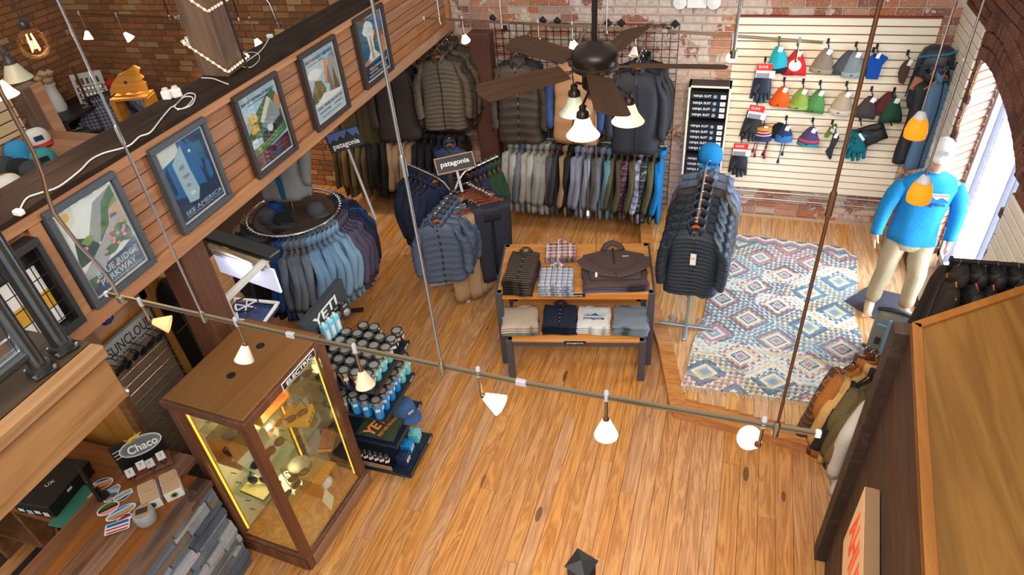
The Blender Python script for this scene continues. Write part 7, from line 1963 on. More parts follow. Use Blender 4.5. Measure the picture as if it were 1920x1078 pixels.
# --- tracks
M_track = metal('champagne_track', (172, 158, 132), .3)
ZTK = 2.7
def track(pts, label, z0):
    o = thing('track_rail', label, 'track light rail', pts[0])
    loc = [p - pts[0] for p in pts]
    for dz in (.007, -.007):
        for a, b in zip(loc, loc[1:]): MB().bar(a + Vector((0, 0, dz)), b + Vector((0, 0, dz)), .010, .009).build('conductor', M_track, o)
    for p in loc[1:-1]:
        d = (loc[-1] - loc[0]).normalized(); MB().bar(p - d * .022, p + d * .022, .02, .028).build('connector', M_frame, o, bevel=.003)
    for p in (loc[0], loc[-1]): MB().box(p, (.02, .02, .03)).build('end_cap', M_cord, o, bevel=.003)
    return o
tp_ = [atz(x, y, ZTK) for x, y in ((200, 551), (380, 591), (545, 628), (977, 717), (1534, 813))]
track([tp_[0], tp_[2], tp_[3], tp_[4]], 'long front track rail with lamps running across the room above the case', ZTK)
def rod(px, py, z, rad, label, m, top=5.4, name='hanger_rod'):
    p = atz(px, py, z)
    o = thing(name, label, 'rod', p)
    MB().tube([(0, 0, -.02), (0, 0, top - z)], rad, 8).build('tube', m, o, smooth=True)
    MB().lathe([(rad * 2.2, -.035), (rad * 2.2, .02), (rad, .03)], 10).build('clamp', M_track, o, smooth=True)
    if z < 4: MB().lathe([(rad * 1.7, -.02), (rad * 1.7, .05), (rad, .06)], 10, Matrix.Translation((0, 0, .9))).build('coupler', m, o, smooth=True)
rod(380, 592, ZTK, .0055, 'thin steel rod holding the front track beside the timber post', M_rail)
rod(829, 689, ZTK, .006, 'thin steel rod holding the middle of the front track', M_rail)
rod(1456, 803, ZTK, .0055, 'brown rod holding the right end of the front track over the rug', M_bronze2)
# power feed conduit
pl_ = [(226, 562), (207, 527), (185, 497), (150, 462), (125, 430), (100, 398), (88, 365), (78, 325), (62, 285), (35, 235), (14, 195), (2, 175), (-30, 100)]
b0 = tp_[0]; pw_ = []
for k, (x, y) in enumerate(pl_):
    pw_.append(dep(x, y, 3.05 - .085 * k))
o = thing('power_conduit', 'bent steel feed conduit dropping to the left end of the front track', 'conduit', pw_[0]); MB().tube([p - pw_[0] for p in pw_], .008, 8).build('tube', M_rail, o, smooth=True)
MB().box((0, 0, 0), (.03, .02, .04)).build('clamp', M_track, o, bevel=.004)
_tl = {}
def track_head(px, py, z, aim, g, label, energy=0, s=1.0, stem=.10, arm=None, col=(1, .74, .5)):
    p = atz(px, py, z); o = thing('track_lamp', label, 'track light', p)
    a = Vector(aim).normalized()
    MB().lathe([(.011, -.02), (.011, .022), (.008, .028)], 10).build('clip', M_frame, o, smooth=True)
    MB().tube([(0, 0, -.02), (0, 0, -stem)], .0065, 8).build('stem', M_track, o, smooth=True)
    j = Vector((0, 0, -stem)); side = a.cross(Vector((0, 0, 1)))
    side = side.normalized() if side.length > .1 else Vector((1, 0, 0))
    MB().tube([j, j + a * .02 + side * .012], .005, 6).build('yoke', M_track, o, smooth=True)
    q = a.to_track_quat('Z', 'Y').to_matrix().to_4x4()
    T = Matrix.Translation(j + a * .01) @ q
    key = g.name
    if key not in _tl:
        _tl[key] = (MB().lathe([(.012, 0), (.016, .005), (.030, .04), (.046, .082), (.044, .082), (.027, .038), (.010, .006)], 20, cap=False).mesh('shade', g, smooth=True),
                    MB().lathe([(.009, -.012), (.013, -.004), (.013, .008), (.006, .012)], 12).mesh('socket', M_bronze2, smooth=True), MB().lathe([(.006, .01), (.012, .03), (.012, .045), (.001, .052)], 12).mesh('bulb', g, smooth=True))
    for nm, me in zip(('shade', 'socket', 'bulb'), _tl[key]):
        c = link(nm, me, o); c.matrix_local = T @ Matrix.Scale(s, 4)
    if energy:
        l = lamp('SPOT', 'track_lamp_light', p + j + a * .1, energy, col, size=.03, spot=R(95), blend=.7)
        l.rotation_euler = a.to_track_quat('-Z', 'Y').to_euler()
    return o
track_head(263, 567, ZTK, (.75, .35, -.35), lamp_glass('peach_lit_shade', (244, 196, 140), .55, (255, 190, 120)), 'peach-lit track lamp at the left end of the front track', 14, 1.0, .12)
track_head(443, 604, ZTK, (-.15, -.35, -.9), G_white, 'unlit white track lamp over the display case top', 0, 1.0, .13)
track_head(665, 654, ZTK, (.1, -.1, -1), G_off, 'unlit peach track lamp over the tumbler shelves', 0, 1.0, .12)
track_head(897, 698, ZTK, (.75, .1, -.55), G_lit, 'lit track lamp aimed right, in the middle of the front track', 40, 1.05, .13)
track_head(1137, 743, ZTK, (.02, -.05, -1), G_lit, 'lit track lamp pointing straight down over the bare floor', 60, 1.05, .12)
track_head(1432, 793, ZTK, (-.3, .75, -.55), G_lit, 'lit track lamp near the right end of the front track, aimed at the rug', 40, 1.05, .12)
ZB = 2.84
bt = [atz(x, y, ZB) for x, y in ((795, 34), (1247, 58), (1545, 80))]
track(bt, 'long back track rail with lamps in front of the brick wall', ZB)
for k, (x, y, r_, lb) in enumerate(((824, 38, .006, 'left end'), (940, 46, .005, 'section left of the fan'), (1137, 55, .005, 'section behind the fan'), (1376, 100, .011, 'right section beside the box shelf'))):
    rod(x, y, ZB, r_, f'thin pale rod holding the back track, {lb}', M_rail)
for (x, y, aim, g, en, lb) in ((866, 36, (.0, .35, -.8), G_lit, 26, 'lit track lamp at the left end of the back track by the beam'), (1008, 42, (.0, .3, -1), G_white, 0, 'small unlit track lamp on the back track left of the fan'), (1072, 46, (.05, .5, -.9), G_lit, 26, 'lit track lamp on the back track left of the fan rod'), (1192, 56, (-.05, -.5, -.8), G_white, 0, 'unlit white track lamp on the back track right of the fan rod'), (1374, 68, (.12, .8, -.75), G_lit, 30, 'lit track lamp on the back track beside the slat wall edge'), (1499, 77, (.05, .8, -.75), G_lit, 34, 'lit track lamp in front of the red knit hat')):
    track_head(x, y, ZB, aim, g, lb, en, 1.0, .13 if y < 70 else .15)
# --- amber pendants
t = NT('amber_glass_shade')
b = t.bsdf(lin((240, 140, 30)), .25); b.inputs['Emission Color'].default_value = (*lin((255, 168, 52)), 1); b.inputs['Emission Strength'].default_value = .6
tl = t.n('ShaderNodeBsdfTranslucent'); tl.inputs[0].default_value = (*lin((255, 176, 70)), 1)
mx = t.n('ShaderNodeMixShader'); mx.inputs[0].default_value = .55; t.l(b.outputs[0], mx.inputs[1]); t.l(tl.outputs[0], mx.inputs[2]); t.l(mx.outputs[0], t.out.inputs[0])
G_amber = t.mat
for k, (px, py, D, lb) in enumerate(((1720, 237, 3.55, 'amber glass pendant lamp hanging higher, in front of the slat wall'), (1727, 357, 3.35, 'amber glass pendant lamp hanging lower, in front of the mannequin'))):
    p = dep(px, py, D); o = thing('pendant_lamp', lb, 'pendant lamp', p)
    MB().tube([(0, 0, .07), (0, 0, 5.4 - p.z)], .0055, 8).build('rod', M_rail, o, smooth=True)
    MB().lathe([(.006, .085), (.018, .08), (.034, .05), (.036, .045)], 18).build('cap', M_frame, o, smooth=True)
    MB().lathe([(.034, .05), (.047, .02), (.056, -.025), (.053, -.06), (.049, -.06), (.052, -.025), (.043, .02), (.03, .045)], 24, cap=False).build('shade', G_amber, o, smooth=True)
    MB().lathe([(.012, .04), (.024, .0), (.022, -.03), (.001, -.045)], 14).build('bulb', lamp_glass('amber_pendant_bulb_%d' % k, (255, 230, 180), 6, (255, 214, 150)), o, smooth=True)
    lamp('POINT', 'pendant_light', p + Vector((0, 0, -.055)), 5, (1, .72, .4), size=.012)
# --- emergency light and diamond anchor plates on the back wall
p = aty(1308, 4, YB); o = thing('emergency_light', 'white emergency light unit on the brick above the box shelf', 'light fitting', (p.x, YB - .024, p.z))
MB().bx(-.10, .10, -.08, 0, -.035, .12).build('housing', M_white, o, bevel=.012, seg=2)
for s in (-1, 1): MB().lathe([(.02, -.05), (.06, -.02), (.07, .03), (.001, .04)], 16, Matrix.Translation((s * .17, -.07, .03)) @ Matrix.Rotation(R(100), 4, 'X')).build('lamp_head', M_white, o, smooth=True)
for k, (x, y) in enumerate(((924, 34), (1018, 38), (1045, 39), (1140, 43), (1165, 43), (1266, 45))):
    p = aty(x, y, YB - .02); o = thing('anchor_plate', f'black diamond-shaped anchor plate on the brick, {ORD[k]} from the beam', 'anchor plate', (p.x, YB - .022, p.z), group='diamond anchor plates')
    MB().add([(-.05, 0, 0), (0, 0, -.05), (.05, 0, 0), (0, 0, .05), (0, -.045, 0)], [(0, 1, 4), (1, 2, 4), (2, 3, 4), (3, 0, 4), (0, 3, 2, 1)]).build('plate', M_black, o)
# --- black pyramid newel cap at the bottom edge
p = dep(1090, 1057, 2.2); o = thing('newel_cap', 'black pyramid cap of a railing post at the bottom edge over the bare floor', 'railing', p, R(-20))
MB().add([(-.041, -.041, 0), (.041, -.041, 0), (.041, .041, 0), (-.041, .041, 0), (0, 0, .022)], [(0, 1, 4), (1, 2, 4), (2, 3, 4), (3, 0, 4), (3, 2, 1, 0)]).build('cap', M_black, o)
MB().bx(-.034, .034, -.034, .034, -1.1, 0).build('post', M_black, o)
MB().bar((.03, -.03, -.05), (.7, -.9, -.05), .045, .02).build('rail', M_black, o)

# ================================================================== DARK BOOTH WITH PLYWOOD TOP, CLOTHES ON ITS FAR SIDE
ZBT = 2.2
A, B, Cn = atz(1710, 605, ZBT), atz(1920, 535, ZBT), atz(1735, 1078, ZBT)
dAB = (B - A).normalized(); B2 = A + dAB * ((XR - .06 - A.x) / dAB.x)
dAC = (Cn - A).normalized(); C2 = A + dAC * 2.3
M_plytop = wood('knotty_plywood_top', (104, 70, 28), (138, 98, 46), axis=1, scale=.28, rough=.55, rand=.03, ring=6, knots=True)
M_trimw = wood('orange_pine_trim', (128, 78, 28), (158, 104, 46), axis=1, scale=.6, rough=.5, rand=.06, ring=3, knots=False)
M_dkwood = wood('dark_brown_board', (44, 28, 20), (78, 54, 40), axis=1, scale=.6, rough=.6, rand=.3, ring=3, knots=False)
bo_ = thing('fitting_booth', 'tall dark boarded booth with a plywood top at the right edge', 'booth', (A.x, A.y, 0))
O = Vector((A.x, A.y, 0)); Pg = [A - O, B2 - O, Vector((XR - .06 - O.x, C2.y - O.y, ZBT)), C2 - O]
MB().prism([(p.x, p.y) for p in Pg], ZBT - .03, ZBT - .006).build('plywood_top', M_plytop, bo_)
nin = Vector((-dAB.y, dAB.x, 0)); 
def strip(a, b, w_, inward, z0, z1, nm, m):
    a, b = Vector((a.x, a.y, 0)), Vector((b.x, b.y, 0)); i = Vector((inward.x, inward.y, 0)).normalized() * w_
    q = [a, b, b + i, a + i]
    return MB().hexa([v + Vector((0, 0, z0)) for v in q] + [v + Vector((0, 0, z1)) for v in q]).build(nm, m, bo_, bevel=.003)
strip(Pg[0], Pg[1], .05, -nin, ZBT - .04, ZBT + .006, 'trim_strip', M_trimw)
rgt = Vector((dAC.y * -1, dAC.x, 0)); rgt = rgt if rgt.x > 0 else -rgt
strip(Pg[0], Pg[3], .045, rgt, ZBT - .04, ZBT + .006, 'trim_strip', M_trimw)
nb_ = 15
for k in range(nb_):        # boards of the side that faces the room, and of the far side
    z0, z1 = .02 + k * (ZBT - .06) / nb_, .02 + (k + 1) * (ZBT - .06) / nb_ - .006
    strip(Pg[0] + dAC * .02, Pg[3], .02, rgt, z0, z1, 'board', M_dkwood)
    strip(Pg[0] + dAB * .02, Pg[1], .02, -nin, z0, z1, 'board', M_dkwood)
q0 = Pg[0] - Vector((0, 0, ZBT))
MB().bx(-.075, .02, -.05, .05, 0, ZBT - .04).build('corner_post', M_dkwood, bo_, bevel=.004)
MB().bar(Pg[0] + dAC * .8 + Vector((-.012, 0, -1.4)), Pg[0] + dAC * 1.0 + Vector((-.012, 0, -1.4)), .004, .01).build('rod_end', M_black, bo_)
# boxy sign with orange letters on the booth side
s0 = A + dAC * .62
sg = thing('box_sign', 'pale box sign with orange letters fixed to the dark booth side', 'sign', (s0.x - .005, s0.y, 1.28), math.atan2(dAC.y, dAC.x))
M_boxsign = plain('tan_sign_side', (142, 112, 82), .7); 
MB().bx(0, .55, -.07, 0, -.2, .30).build('box', M_boxsign, sg, bevel=.003)
MB().bx(.004, .546, -.0715, -.07, -.196, .296).build('face', plain('pale_sign_face', (224, 190, 150), .6), sg)
lettering('AHUI', plain('coral_ink', (240, 96, 62), .6), sg, frame_m((.26, -.072, .09), (1, 0, 0), (0, 0, 1)), .42, .26, depth=.002, bold=.02)
# clothes on an arm off the far side
e0 = A + dAB * .30; ar0 = Vector((e0.x, e0.y, 1.56)) + nin * .03; ar1 = ar0 + nin * .44
o = thing('hang_rail', 'black hang rail standing off the far side of the dark booth', 'rail', ar0)
MB().tube([(0, 0, -.01), ar1 - ar0 + Vector((0, 0, -.01))], .012, 10).build('tube', M_black, o, smooth=True); MB().tube([(0, 0, -.01), -nin * .06 + Vector((0, 0, -.01))], .03, 10).build('flange', M_black, o, smooth=True)
bk = dict(T=.04, W=.24, L=.92)
F['s_silver'] = shell('silver', (188, 190, 186), .35)
F['p_brown'] = F['p_brown']
row(ar1 - nin * .02, ar0 + nin * .08, [('p_brown', 1, 'brown checked shirt', dict(bk, kind='shirt')), ('rust', 1, 'rust tan jacket', bk), ('mustard', 1, 'mustard jacket', bk), ('black', 1, 'black jacket', bk), ('olive', 2, 'olive jacket', bk), ('khaki', 1, 'khaki jacket', bk), ('s_silver', 1, 'silver rain jacket', dict(bk, T=.05, L=1.05))], 'rail of the dark booth', 'garments on the booth rail', front=1, frm='its far end', yaw=math.atan2(dAB.y, dAB.x) + PI, jit=.03)
# black bar on the near slat wall with dark coats
ba, bb = atz(1783, 488, 1.95), atz(1915, 497, 1.95)
o = thing('hang_bar', 'black square bar with dark coats on the slat wall beyond the booth top', 'bar', (XR - .05, bb.y, 1.95))
MB().bar((0, 0, 0), (ba.x - XR + .05, ba.y - bb.y, 0), .03, .022).build('bar', M_black, o, bevel=.003); MB().bx(-.01, .012, -.03, .03, -.07, .04).build('plate', M_black, o)
MB().box((ba.x - XR + .05, ba.y - bb.y, .008), (.02, .034, .034)).build('end_stop', M_black, o, bevel=.003)
cpx = [(1.50, 'long black-brown coat, outermost on the black bar by the booth', F['brown'], 1.15), (1.60, 'black coat, second on the black bar by the booth', F['s_black'], 1.0), (1.71, 'black coat, third on the black bar by the booth', F['s_black'], 1.0), (1.82, 'black coat, nearest the slat wall on the black bar', F['s_black'], 1.0)]
for k, (x, lb, m, L) in enumerate(cpx):
    garment((x, ba.y + (bb.y - ba.y) * k / 4, 1.962), R(-90 + 10 * (k % 2)), lb, m, 'coat', 'coat', hood=True, T=.05, W=.185, L=L * .9, inner=F['rust'], seed=k % 3)
o = thing('size_tag', 'black rack tag with a white 4 beside the bar of dark coats', 'tag', (XR - .06, bb.y - .10, 1.80), rot=(0, 0, R(-90)))
MB().prism([(-.05, -.05), (.05, -.05), (.05, .05), (0, .10), (-.05, .05)], 0, .004, Matrix.Rotation(R(90), 4, 'X')).build('card', M_black, o); lettering('4', pm('white'), o, frame_m((0, -.0045, 0), (1, 0, 0), (0, 0, 1)), None, .06, depth=.001)

# ================================================================== LIT STAND BESIDE THE TIMBER POST
M_litpanel = glow('lit_white_panel', (210, 216, 255), .4, (240, 242, 250))
ls_ = thing('lit_stand', 'white-lit open stand with black cap and lower tray between post and round rack', 'display', (-3.05, 3.25, 0))
def L3(x, y, z): return atz(x, y, z) - Vector((-3.05, 3.25, 0))
h0, h1 = L3(383, 452, 1.62), L3(505, 492, 1.62)
dh = (h1 - h0); nh = Vector((-dh.y, dh.x, 0)).normalized()
MB().hexa([h0, h1, h1 + nh * .15, h0 + nh * .15] + [p + Vector((0, 0, .05)) for p in (h0, h1, h1 + nh * .15, h0 + nh * .15)]).build('cap', M_dark, ls_, bevel=.02, seg=2)
MB().bar(h0 + nh * .01 + dh * .04 + Vector((0, 0, -.05)), h1 + nh * .01 - dh * .06 + Vector((0, 0, -.05)), .03, .05).build('tan_valance', plain('pale_tan_valance', (220, 196, 160), .5), ls_)
MB().bar(h0 + nh * .03 + dh * .02 + Vector((0, 0, -.22)), h1 + nh * .03 - dh * .03 + Vector((0, 0, -.22)), .02, .24).build('lit_panel', M_litpanel, ls_)
MB().bar(h0 + nh * .0 + dh * .08 + Vector((0, 0, -.10)), h1 + nh * .0 - dh * .14 + Vector((0, 0, -.10)), .02, .03).build('light_bar', M_frame, ls_)
s1, s2 = L3(506, 480, 1.6), L3(422, 562, 1.6)
MB().bar(s1, s2, .04, .05).build('side_bar', M_white, ls_, bevel=.004)
MB().bar(s2, s2 + Vector((0, 0, -1.58)), .03, .05, up=(1, 0, 0)).build('front_leg', M_white, ls_, bevel=.004)
t0, t1, t2, t3 = L3(440, 560, 1.05), L3(521, 568, 1.05), L3(494, 606, 1.05), L3(445, 600, 1.05)
MB().tube([t0, t0.lerp(t1, .9), t1, t1.lerp(t2, .15), t2, t3], .018, 8, closed=True).build('tray_rim', M_white, ls_, smooth=True)
MB().hexa([p + Vector((0, 0, -.05)) for p in (t0, t1, t2, t3)] + [p + Vector((0, 0, -.035)) for p in (t0, t1, t2, t3)]).build('tray_floor', plain('deep_blue_tray', (44, 62, 104), .3), ls_)
cc = (t0 * .6 + t3 * .4).lerp(t1, .25) + Vector((0, 0, .0))
for k in range(6):
    a = k * PI / 3; MB().tube([cc, cc + Vector((.10 * math.cos(a), .10 * math.sin(a), .0))], .007, 6).build('wire_spoke', M_litpanel if False else M_white, ls_)
MB().tube([cc + Vector((.11 * math.cos(k * PI / 8), .11 * math.sin(k * PI / 8), .02)) for k in range(16)], .006, 6, closed=True).build('wire_ring', M_wire, ls_, smooth=True)
lamp('AREA', 'stand_light', Vector((-3.05, 3.25, 0)) + (h0 + h1) / 2 - nh * .06 + Vector((0, 0, -.08)), 1, (.85, .88, 1), (R(30), 0, 0), .3, .05)
# ================================================================== THE ROOM BEYOND THE BEAM WALL (UPPER LEFT)
zt_ = [dep(148, 25, 8), dep(330, 33, 7.9), dep(560, 37, 7.6)]
zz = sum(p.z for p in zt_) / 3
bt2 = [atz(148, 25, 2.72), atz(330, 33, 2.72), atz(580, 40, 2.72)]
track(bt2, 'dark track rail with lamps in front of the lamplit brick beyond the beam', 2.72)
for (x, y, aim, g, en, lb) in ((148, 25, (.1, -.3, -.9), G_lit, 60, 'lit track lamp at the left end of the rail beyond the beam'), (218, 28, (.35, .3, -.9), G_lit, 70, 'lit track lamp second from left on the rail beyond the beam'), (336, 33, (.1, -.2, -1), G_white, 0, 'unlit lamp behind the grey timber post'), (468, 36, (.1, .2, -1), G_lit, 70, 'lit track lamp right of the grey timber post beyond the beam')):
    track_head(x, y, 2.72, aim, g, lb, en, 1.25, .20)
for (x, y, lb) in ((448, 37, 'thin dark rod on the track beyond the beam, right of the post'), (318, 32, 'thin dark rod on the track beyond the beam, left of the post')):
    rod(x, y, 2.72, .007, lb, M_wire)
o = tubes('wall_conduit', 'bent grey electrical conduit with a box on the lamplit brick', 'conduit', aty(524, 52, YB - .03), [('tube', [(0, 0, 0), (-.05, 0, .3), (-.20, 0, .52), (-.30, 0, .62), (-.34, 0, 1.2)], .014, M_rail)])
MB().box((0, 0, -.05), (.14, .06, .07)).build('junction_box', plain('tan_box', (186, 156, 106), .6), o, bevel=.004)
tubes('hanging_cable', 'dark thick cable running up beside the grey timber post', 'cable', dep(455, 100, 4.6), [('cable', [(0, 0, -.1), (-.02, 0, .4), (-.05, 0, 1.2)], .009, M_wire)])
# globe pendant
p = dep(62, 82, 2.9); o = thing('globe_pendant', 'clear amber glass globe pendant with glowing filament at the upper left', 'pendant lamp', p)
G_clear = glass('amber_clear_glass', (255, 226, 180), .025)
MB().lathe([(.018, .062), (.03, .055), (.055, .03), (.064, 0), (.058, -.03), (.035, -.056), (.001, -.065)], 28, cap=False).build('globe', G_clear, o, smooth=True)
MB().lathe([(.02, .062), (.022, .085), (.012, .10), (.004, .105)], 14).build('socket', M_bronze, o, smooth=True); MB().tube([(0, 0, .10), (0, 0, 1.6)], .004, 6).build('cord', M_black, o)
M_fil = glow('hot_filament', (255, 190, 110), 22)
for k in range(4): MB().tube([(.012 * math.cos(k * PI / 2), .012 * math.sin(k * PI / 2), .04), (.02 * math.cos(k * PI / 2), .02 * math.sin(k * PI / 2), -.03)], .002, 5).build('filament', M_fil, o)
lamp('POINT', 'globe_light', p, 4, (1, .72, .4), size=.02)
# two bell lamps
for (px, py, D, g, lb, en) in ((28, 136, 3.4, G_dim, 'grey-green bell lamp shade on a black arm at the upper left', 0), (0, 168, 3.3, G_lit, 'lit white bell lamp shade cut by the left edge', 8)):
    p = dep(px, py, D); o = thing('bell_lamp', lb, 'lamp', p)
    MB().lathe([(.024, .05), (.036, .03), (.055, -.01), (.072, -.035), (.069, -.035), (.05, -.008), (.03, .03)], 24, cap=False).build('shade', g if en else plain('grey_green_shade', (150, 150, 132), .4), o, smooth=True)
    MB().lathe([(.012, .10), (.02, .095), (.018, .075), (.03, .06), (.03, .045)], 16).build('fitter', M_black, o, smooth=True)
    MB().tube([(0, 0, .09), (-.01, .0, .13), (-.06, -.03, .15), (-.12, -.06, .12), (-.2, -.1, .14)], .008, 8).build('arm', M_black, o, smooth=True)
    if en: lamp('POINT', 'bell_light', p + Vector((0, 0, -.04)), en, (1, .8, .6), size=.03)
# slat panel with timber post and caps
xs = -5.5
sp = thing('slat_wall', 'pale slat panel with caps at the far upper left', 'slat wall', (xs, 2.9, 1.3))
M_slat2 = wood('pale_slat_far', (186, 160, 124), (208, 184, 148), axis=1, scale=.6, rough=.5, rand=.06, ring=2, knots=False)
MB().bx(-.05, 0, -1.3, .78, 0, 1.62).build('backing', M_slatgap, sp)
mm = MB().bx(0, .02, -1.3, .78, .005, .078).mesh('slat', M_slat2, bevel=.003)
for k in range(19): link('slat', mm, sp, (0, 0, k * .085))
pp_ = thing('panel_post', 'broad brown timber at the end of the pale slat panel', 'post', (xs - .02, 3.86, 0))
MB().bx(-.06, .07, -.08, .10, 0, 2.93).build('timber', M_timber, pp_, bevel=.005); MB().bx(.07, .09, .0, .10, 0, 2.93).build('edge_strip', M_cedar_trim, pp_)
sh_ = thing('cap_shelf', 'narrow shelf under the caps in front of the slat panel', 'shelf', (xs + .02, 2.93, 2.62))
for k, (z, x0) in enumerate(((0, .0),)): MB().bx(.0 + x0 * 0, 1.0 + x0 * .6, -1.2, .80, z - .02, z).build('board', M_shelf, sh_, bevel=.003)
MB().bx(.0, .02, -1.2, .74, -.24, .0).build('back_strip', M_shelf, sh_)
for (px, py, z, rz, fr, bk_, br, lg, lb) in ((67, 256, 2.62, 62, 'F_white', 'F_navy', 'F_red', ('', F_navy, F_navy), 'navy and white cap with red brim, topmost in the upper left group'), (30, 281, 2.62, 70, 'F_sky', 'F_blue2', 'F_sky', None, 'sky blue cap left of the navy and white one'), (78, 294, 2.62, 60, 'F_teal', 'F_char', 'F_teal', ('', F_black, F_black), 'teal-fronted grey cap below the navy and white one'), (38, 316, 2.62, 70, 'F_black', 'F_black', 'F_black', None, 'black cap behind the bent conduit at the left edge'), (62, 320, 2.62, 62, 'F_char', 'F_char', 'F_black', ('', F_white, F_white), 'charcoal cap with small white patch in the upper left group'), (6, 312, 2.62, 75, 'F_char', 'F_char', 'F_char', None, 'charcoal cap at the left edge above the rust one'), (15, 345, 2.62, 70, 'F_white', 'F_orange', 'F_orange', ('', F_navy, F_navy), 'rust cap with white front at the left edge')):
    p = atz(px, py, z + .05)
    cap((p.x, p.y, z + .002), (0, 0, R(rz)), lb, globals()[fr], globals()[bk_], globals()[br], 1.12, lg)
# black shelf with folded tees and a sign, at the left wall
xsf, ysf = -8.85, 6.75
bs = thing('black_shelf', 'black open shelf unit with folded tees against the far brick corner', 'shelf', (xsf, ysf, 0))
for x, y in ((-.32, -.5), (.32, -.5), (-.32, .5), (.32, .5)): MB().bx(x - .025, x + .025, y - .025, y + .025, 0, 1.42).build('upright', M_black, bs)
for z in (.45, .8, 1.1, 1.42): MB().bx(-.34, .34, -.52, .52, z - .03, z).build('shelf', M_black, bs)
F['dk_tee'] = fabric('ink_tee', (44, 52, 56)); F['gd_tee'] = fabric('grey_green_tee', (96, 100, 80))
for k, (y, z, m, lb) in enumerate(((-.25, 1.1, 'dk_tee', 'dark printed tee on the upper black shelf in the far corner'), (.2, 1.1, 'gd_tee', 'grey-green tee on the upper black shelf in the far corner'), (-.3, .8, 'gd_tee', 'grey-green printed tee on the middle black shelf in the far corner'), (.2, .8, 'dk_tee', 'dark tee on the middle black shelf in the far corner'))):
    o = folded('folded_tee', lb, 'tee shirt', (xsf + .1, ysf + y, z), R(60), .36, .40, .09, F[m])
    lettering('AA', pm('cream'), o, frame_m((0, -.02, .09), (1, 0, 0), (0, 1, 0)), .2, .07, depth=.002) if k in (0, 2) else None
ss = thing('wooden_sign', 'grey-white lettered board standing on the black shelf in the far corner', 'sign', (-8.66, 6.95, 1.42), R(38), rot=(R(-12), 0, R(38)))
M_wsign = plain('whitewashed_board', (176, 170, 158), .7)
MB().bx(-.2, .2, -.012, .012, 0, .40).build('board', M_wsign, ss)
for k, (t_, z, h) in enumerate((('JEANS', .29, .08), ('TEES', .19, .05), ('SHIRTS', .11, .05), ('HATS', .04, .04))):
    MB().bx(-.17, .17, -.0135, -.012, z - h * .62, z + h * .62).build('band', M_dark if k else M_wsign, ss)
for k in range(5): MB().bx(-.15 + k * .065, -.115 + k * .065, -.0145, -.0135, .25, .33).build('print_block', M_dark, ss)
for z in (.19, .11): 
    for k in range(6): MB().bx(-.14 + k * .05, -.105 + k * .05, -.0148, -.0136, z - .02, z + .02).build('print_block', M_white, ss)
vs_ = thing('white_vase', 'white flowered vase beside the lettered board in the far corner', 'vase', (-8.95, 6.6, 1.42))
MB().lathe([(.09, 0), (.10, .05), (.085, .2), (.07, .32), (.09, .36), (.085, .36), (.06, .3)], 20).build('vase', M_cord, vs_, smooth=True)
for k in range(9): MB().lathe([(.001, -.05), (.05, -.02), (.06, .01), (.001, .05)], 8, Matrix.Translation((.10 * math.cos(k * 2.4) * (k / 9), .10 * math.sin(k * 2.4) * (k / 9), .42 + .05 * (k % 3)))).build('flower', plain('dried_cream_flower', (190, 164, 120), .8), vs_, smooth=True)
# rack of checked shirts
c0 = dep(158, 192, 9.0); c1 = dep(226, 172, 9.6); zr2 = 1.56
r0 = atz(162, 182, zr2); r1 = atz(232, 160, zr2)
o = tubes('hang_rail', 'dark rail of checked and grey shirts beyond the beam', 'rail', r0, [('tube', [(0, 0, -.01), (r1 - r0) + Vector((0, 0, -.01))], .012, M_wire), ('leg', [(.02, 0, 0), (.02, 0, -zr2)], .015, M_wire), ('finial_rod', [(-.02, 0, -.2), (0, 0, .42)], .018, M_bronze2), ('leg', [(r1 - r0), (r1 - r0) + Vector((0, 0, -zr2))], .015, M_wire)])
row(r0, r1, [('p_grey', 4, 'grey checked shirt', dict(T=.05, W=.22, L=.9, kind='shirt')), ('dgrey', 2, 'grey shirt', dict(T=.05, W=.22, L=.9, kind='shirt')), ('navy', 1, 'navy striped shirt', dict(T=.05, W=.22, L=.9, kind='shirt')), ('hgrey', 2, 'mid grey shirt', dict(T=.05, W=.22, L=.9, kind='shirt')), ('gfleece2', 2, 'pale grey shirt', dict(T=.05, W=.22, L=.9, kind='shirt')), ('s_dbrown', 1, 'brown shirt', dict(T=.05, W=.22, L=.9, kind='shirt'))], 'dark rail beyond the beam', 'shirts beyond the beam', front=1, frm='the camera', yaw=R(38))
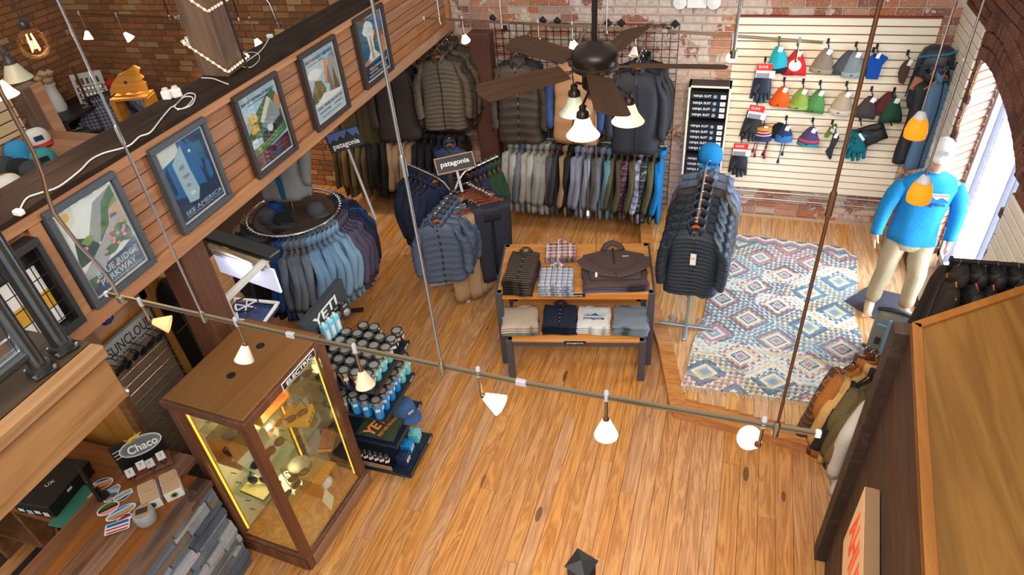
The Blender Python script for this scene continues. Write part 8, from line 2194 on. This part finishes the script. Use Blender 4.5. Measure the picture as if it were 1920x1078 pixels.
# red cap and carved wooden stand
wsd = thing('wooden_stand', 'golden wooden stand with a jagged carved top beyond the beam', 'stand', dep(252, 190, 8.8), R(20))
M_gold = wood('golden_pine', (176, 112, 30), (214, 150, 58), axis=0, scale=.5, rough=.45, rand=.05, ring=3, knots=False)
MB().bx(-.24, .24, -.13, .13, .06, .09).build('shelf', M_gold, wsd)
for x in (-.22, .22): MB().bx(x - .03, x + .03, -.12, .12, -.40, .06).build('side', M_gold, wsd)
MB().prism([(-.26, .10), (-.18, .14), (-.10, .09), (-.02, .13), (.05, .10), (.12, .13), (.24, .12), (.25, .24), (.21, .27), (.25, .30), (.22, .36), (.25, .42), (.18, .46), (.06, .40), (-.06, .36), (-.18, .26), (-.24, .18)], -.015, .015, Matrix(((1, 0, 0, 0), (0, 0, -1, 0), (0, 1, 0, 0), (0, 0, 0, 1)))).build('carved_top', M_gold, wsd)
MB().lathe([(.02, 0), (.02, .004), (.001, .004)], 10, Matrix.Translation((0, -.016, .26)) @ Matrix.Rotation(R(90), 4, 'X')).build('hole', M_dark, wsd)
tb_ = thing('counter_table', 'dark table carrying the golden wooden stand beyond the beam', 'table', wsd.location + Vector((0, 0, -.40)))
MB().bx(-.5, .5, -.35, .35, -.04, -.001).build('top', M_timber_d, tb_)
for x in (-.45, .45):
    for y in (-.3, .3): MB().bx(x - .03, x + .03, y - .03, y + .03, -wsd.location.z + .40, -.04).build('leg', M_timber_d, tb_)
o = thing('merchandise_bundle', 'dark bundle of small goods inside the golden wooden stand', 'bundle', wsd.location + Vector((0, -.02, -.398)))
for k in range(6): MB().lathe([(.03, 0), (.045, .04), (.03, .09), (.001, .10)], 10, Matrix.Translation((-.12 + .05 * k, .04 * (k % 2) - .05, 0))).build('pouch', (M_dark, F_char, M_gold)[k % 3], o, smooth=True)
o = thing('red_pennant', 'red folded cloth beside the golden wooden stand beyond the beam', 'cloth', dep(212, 160, 9.4)); MB().prism([(-.16, 0), (.18, -.02), (.2, .05), (-.05, .10)], -.02, .02, Matrix.Rotation(R(70), 4, 'X')).build('cloth', F_red, o, bevel=.008)
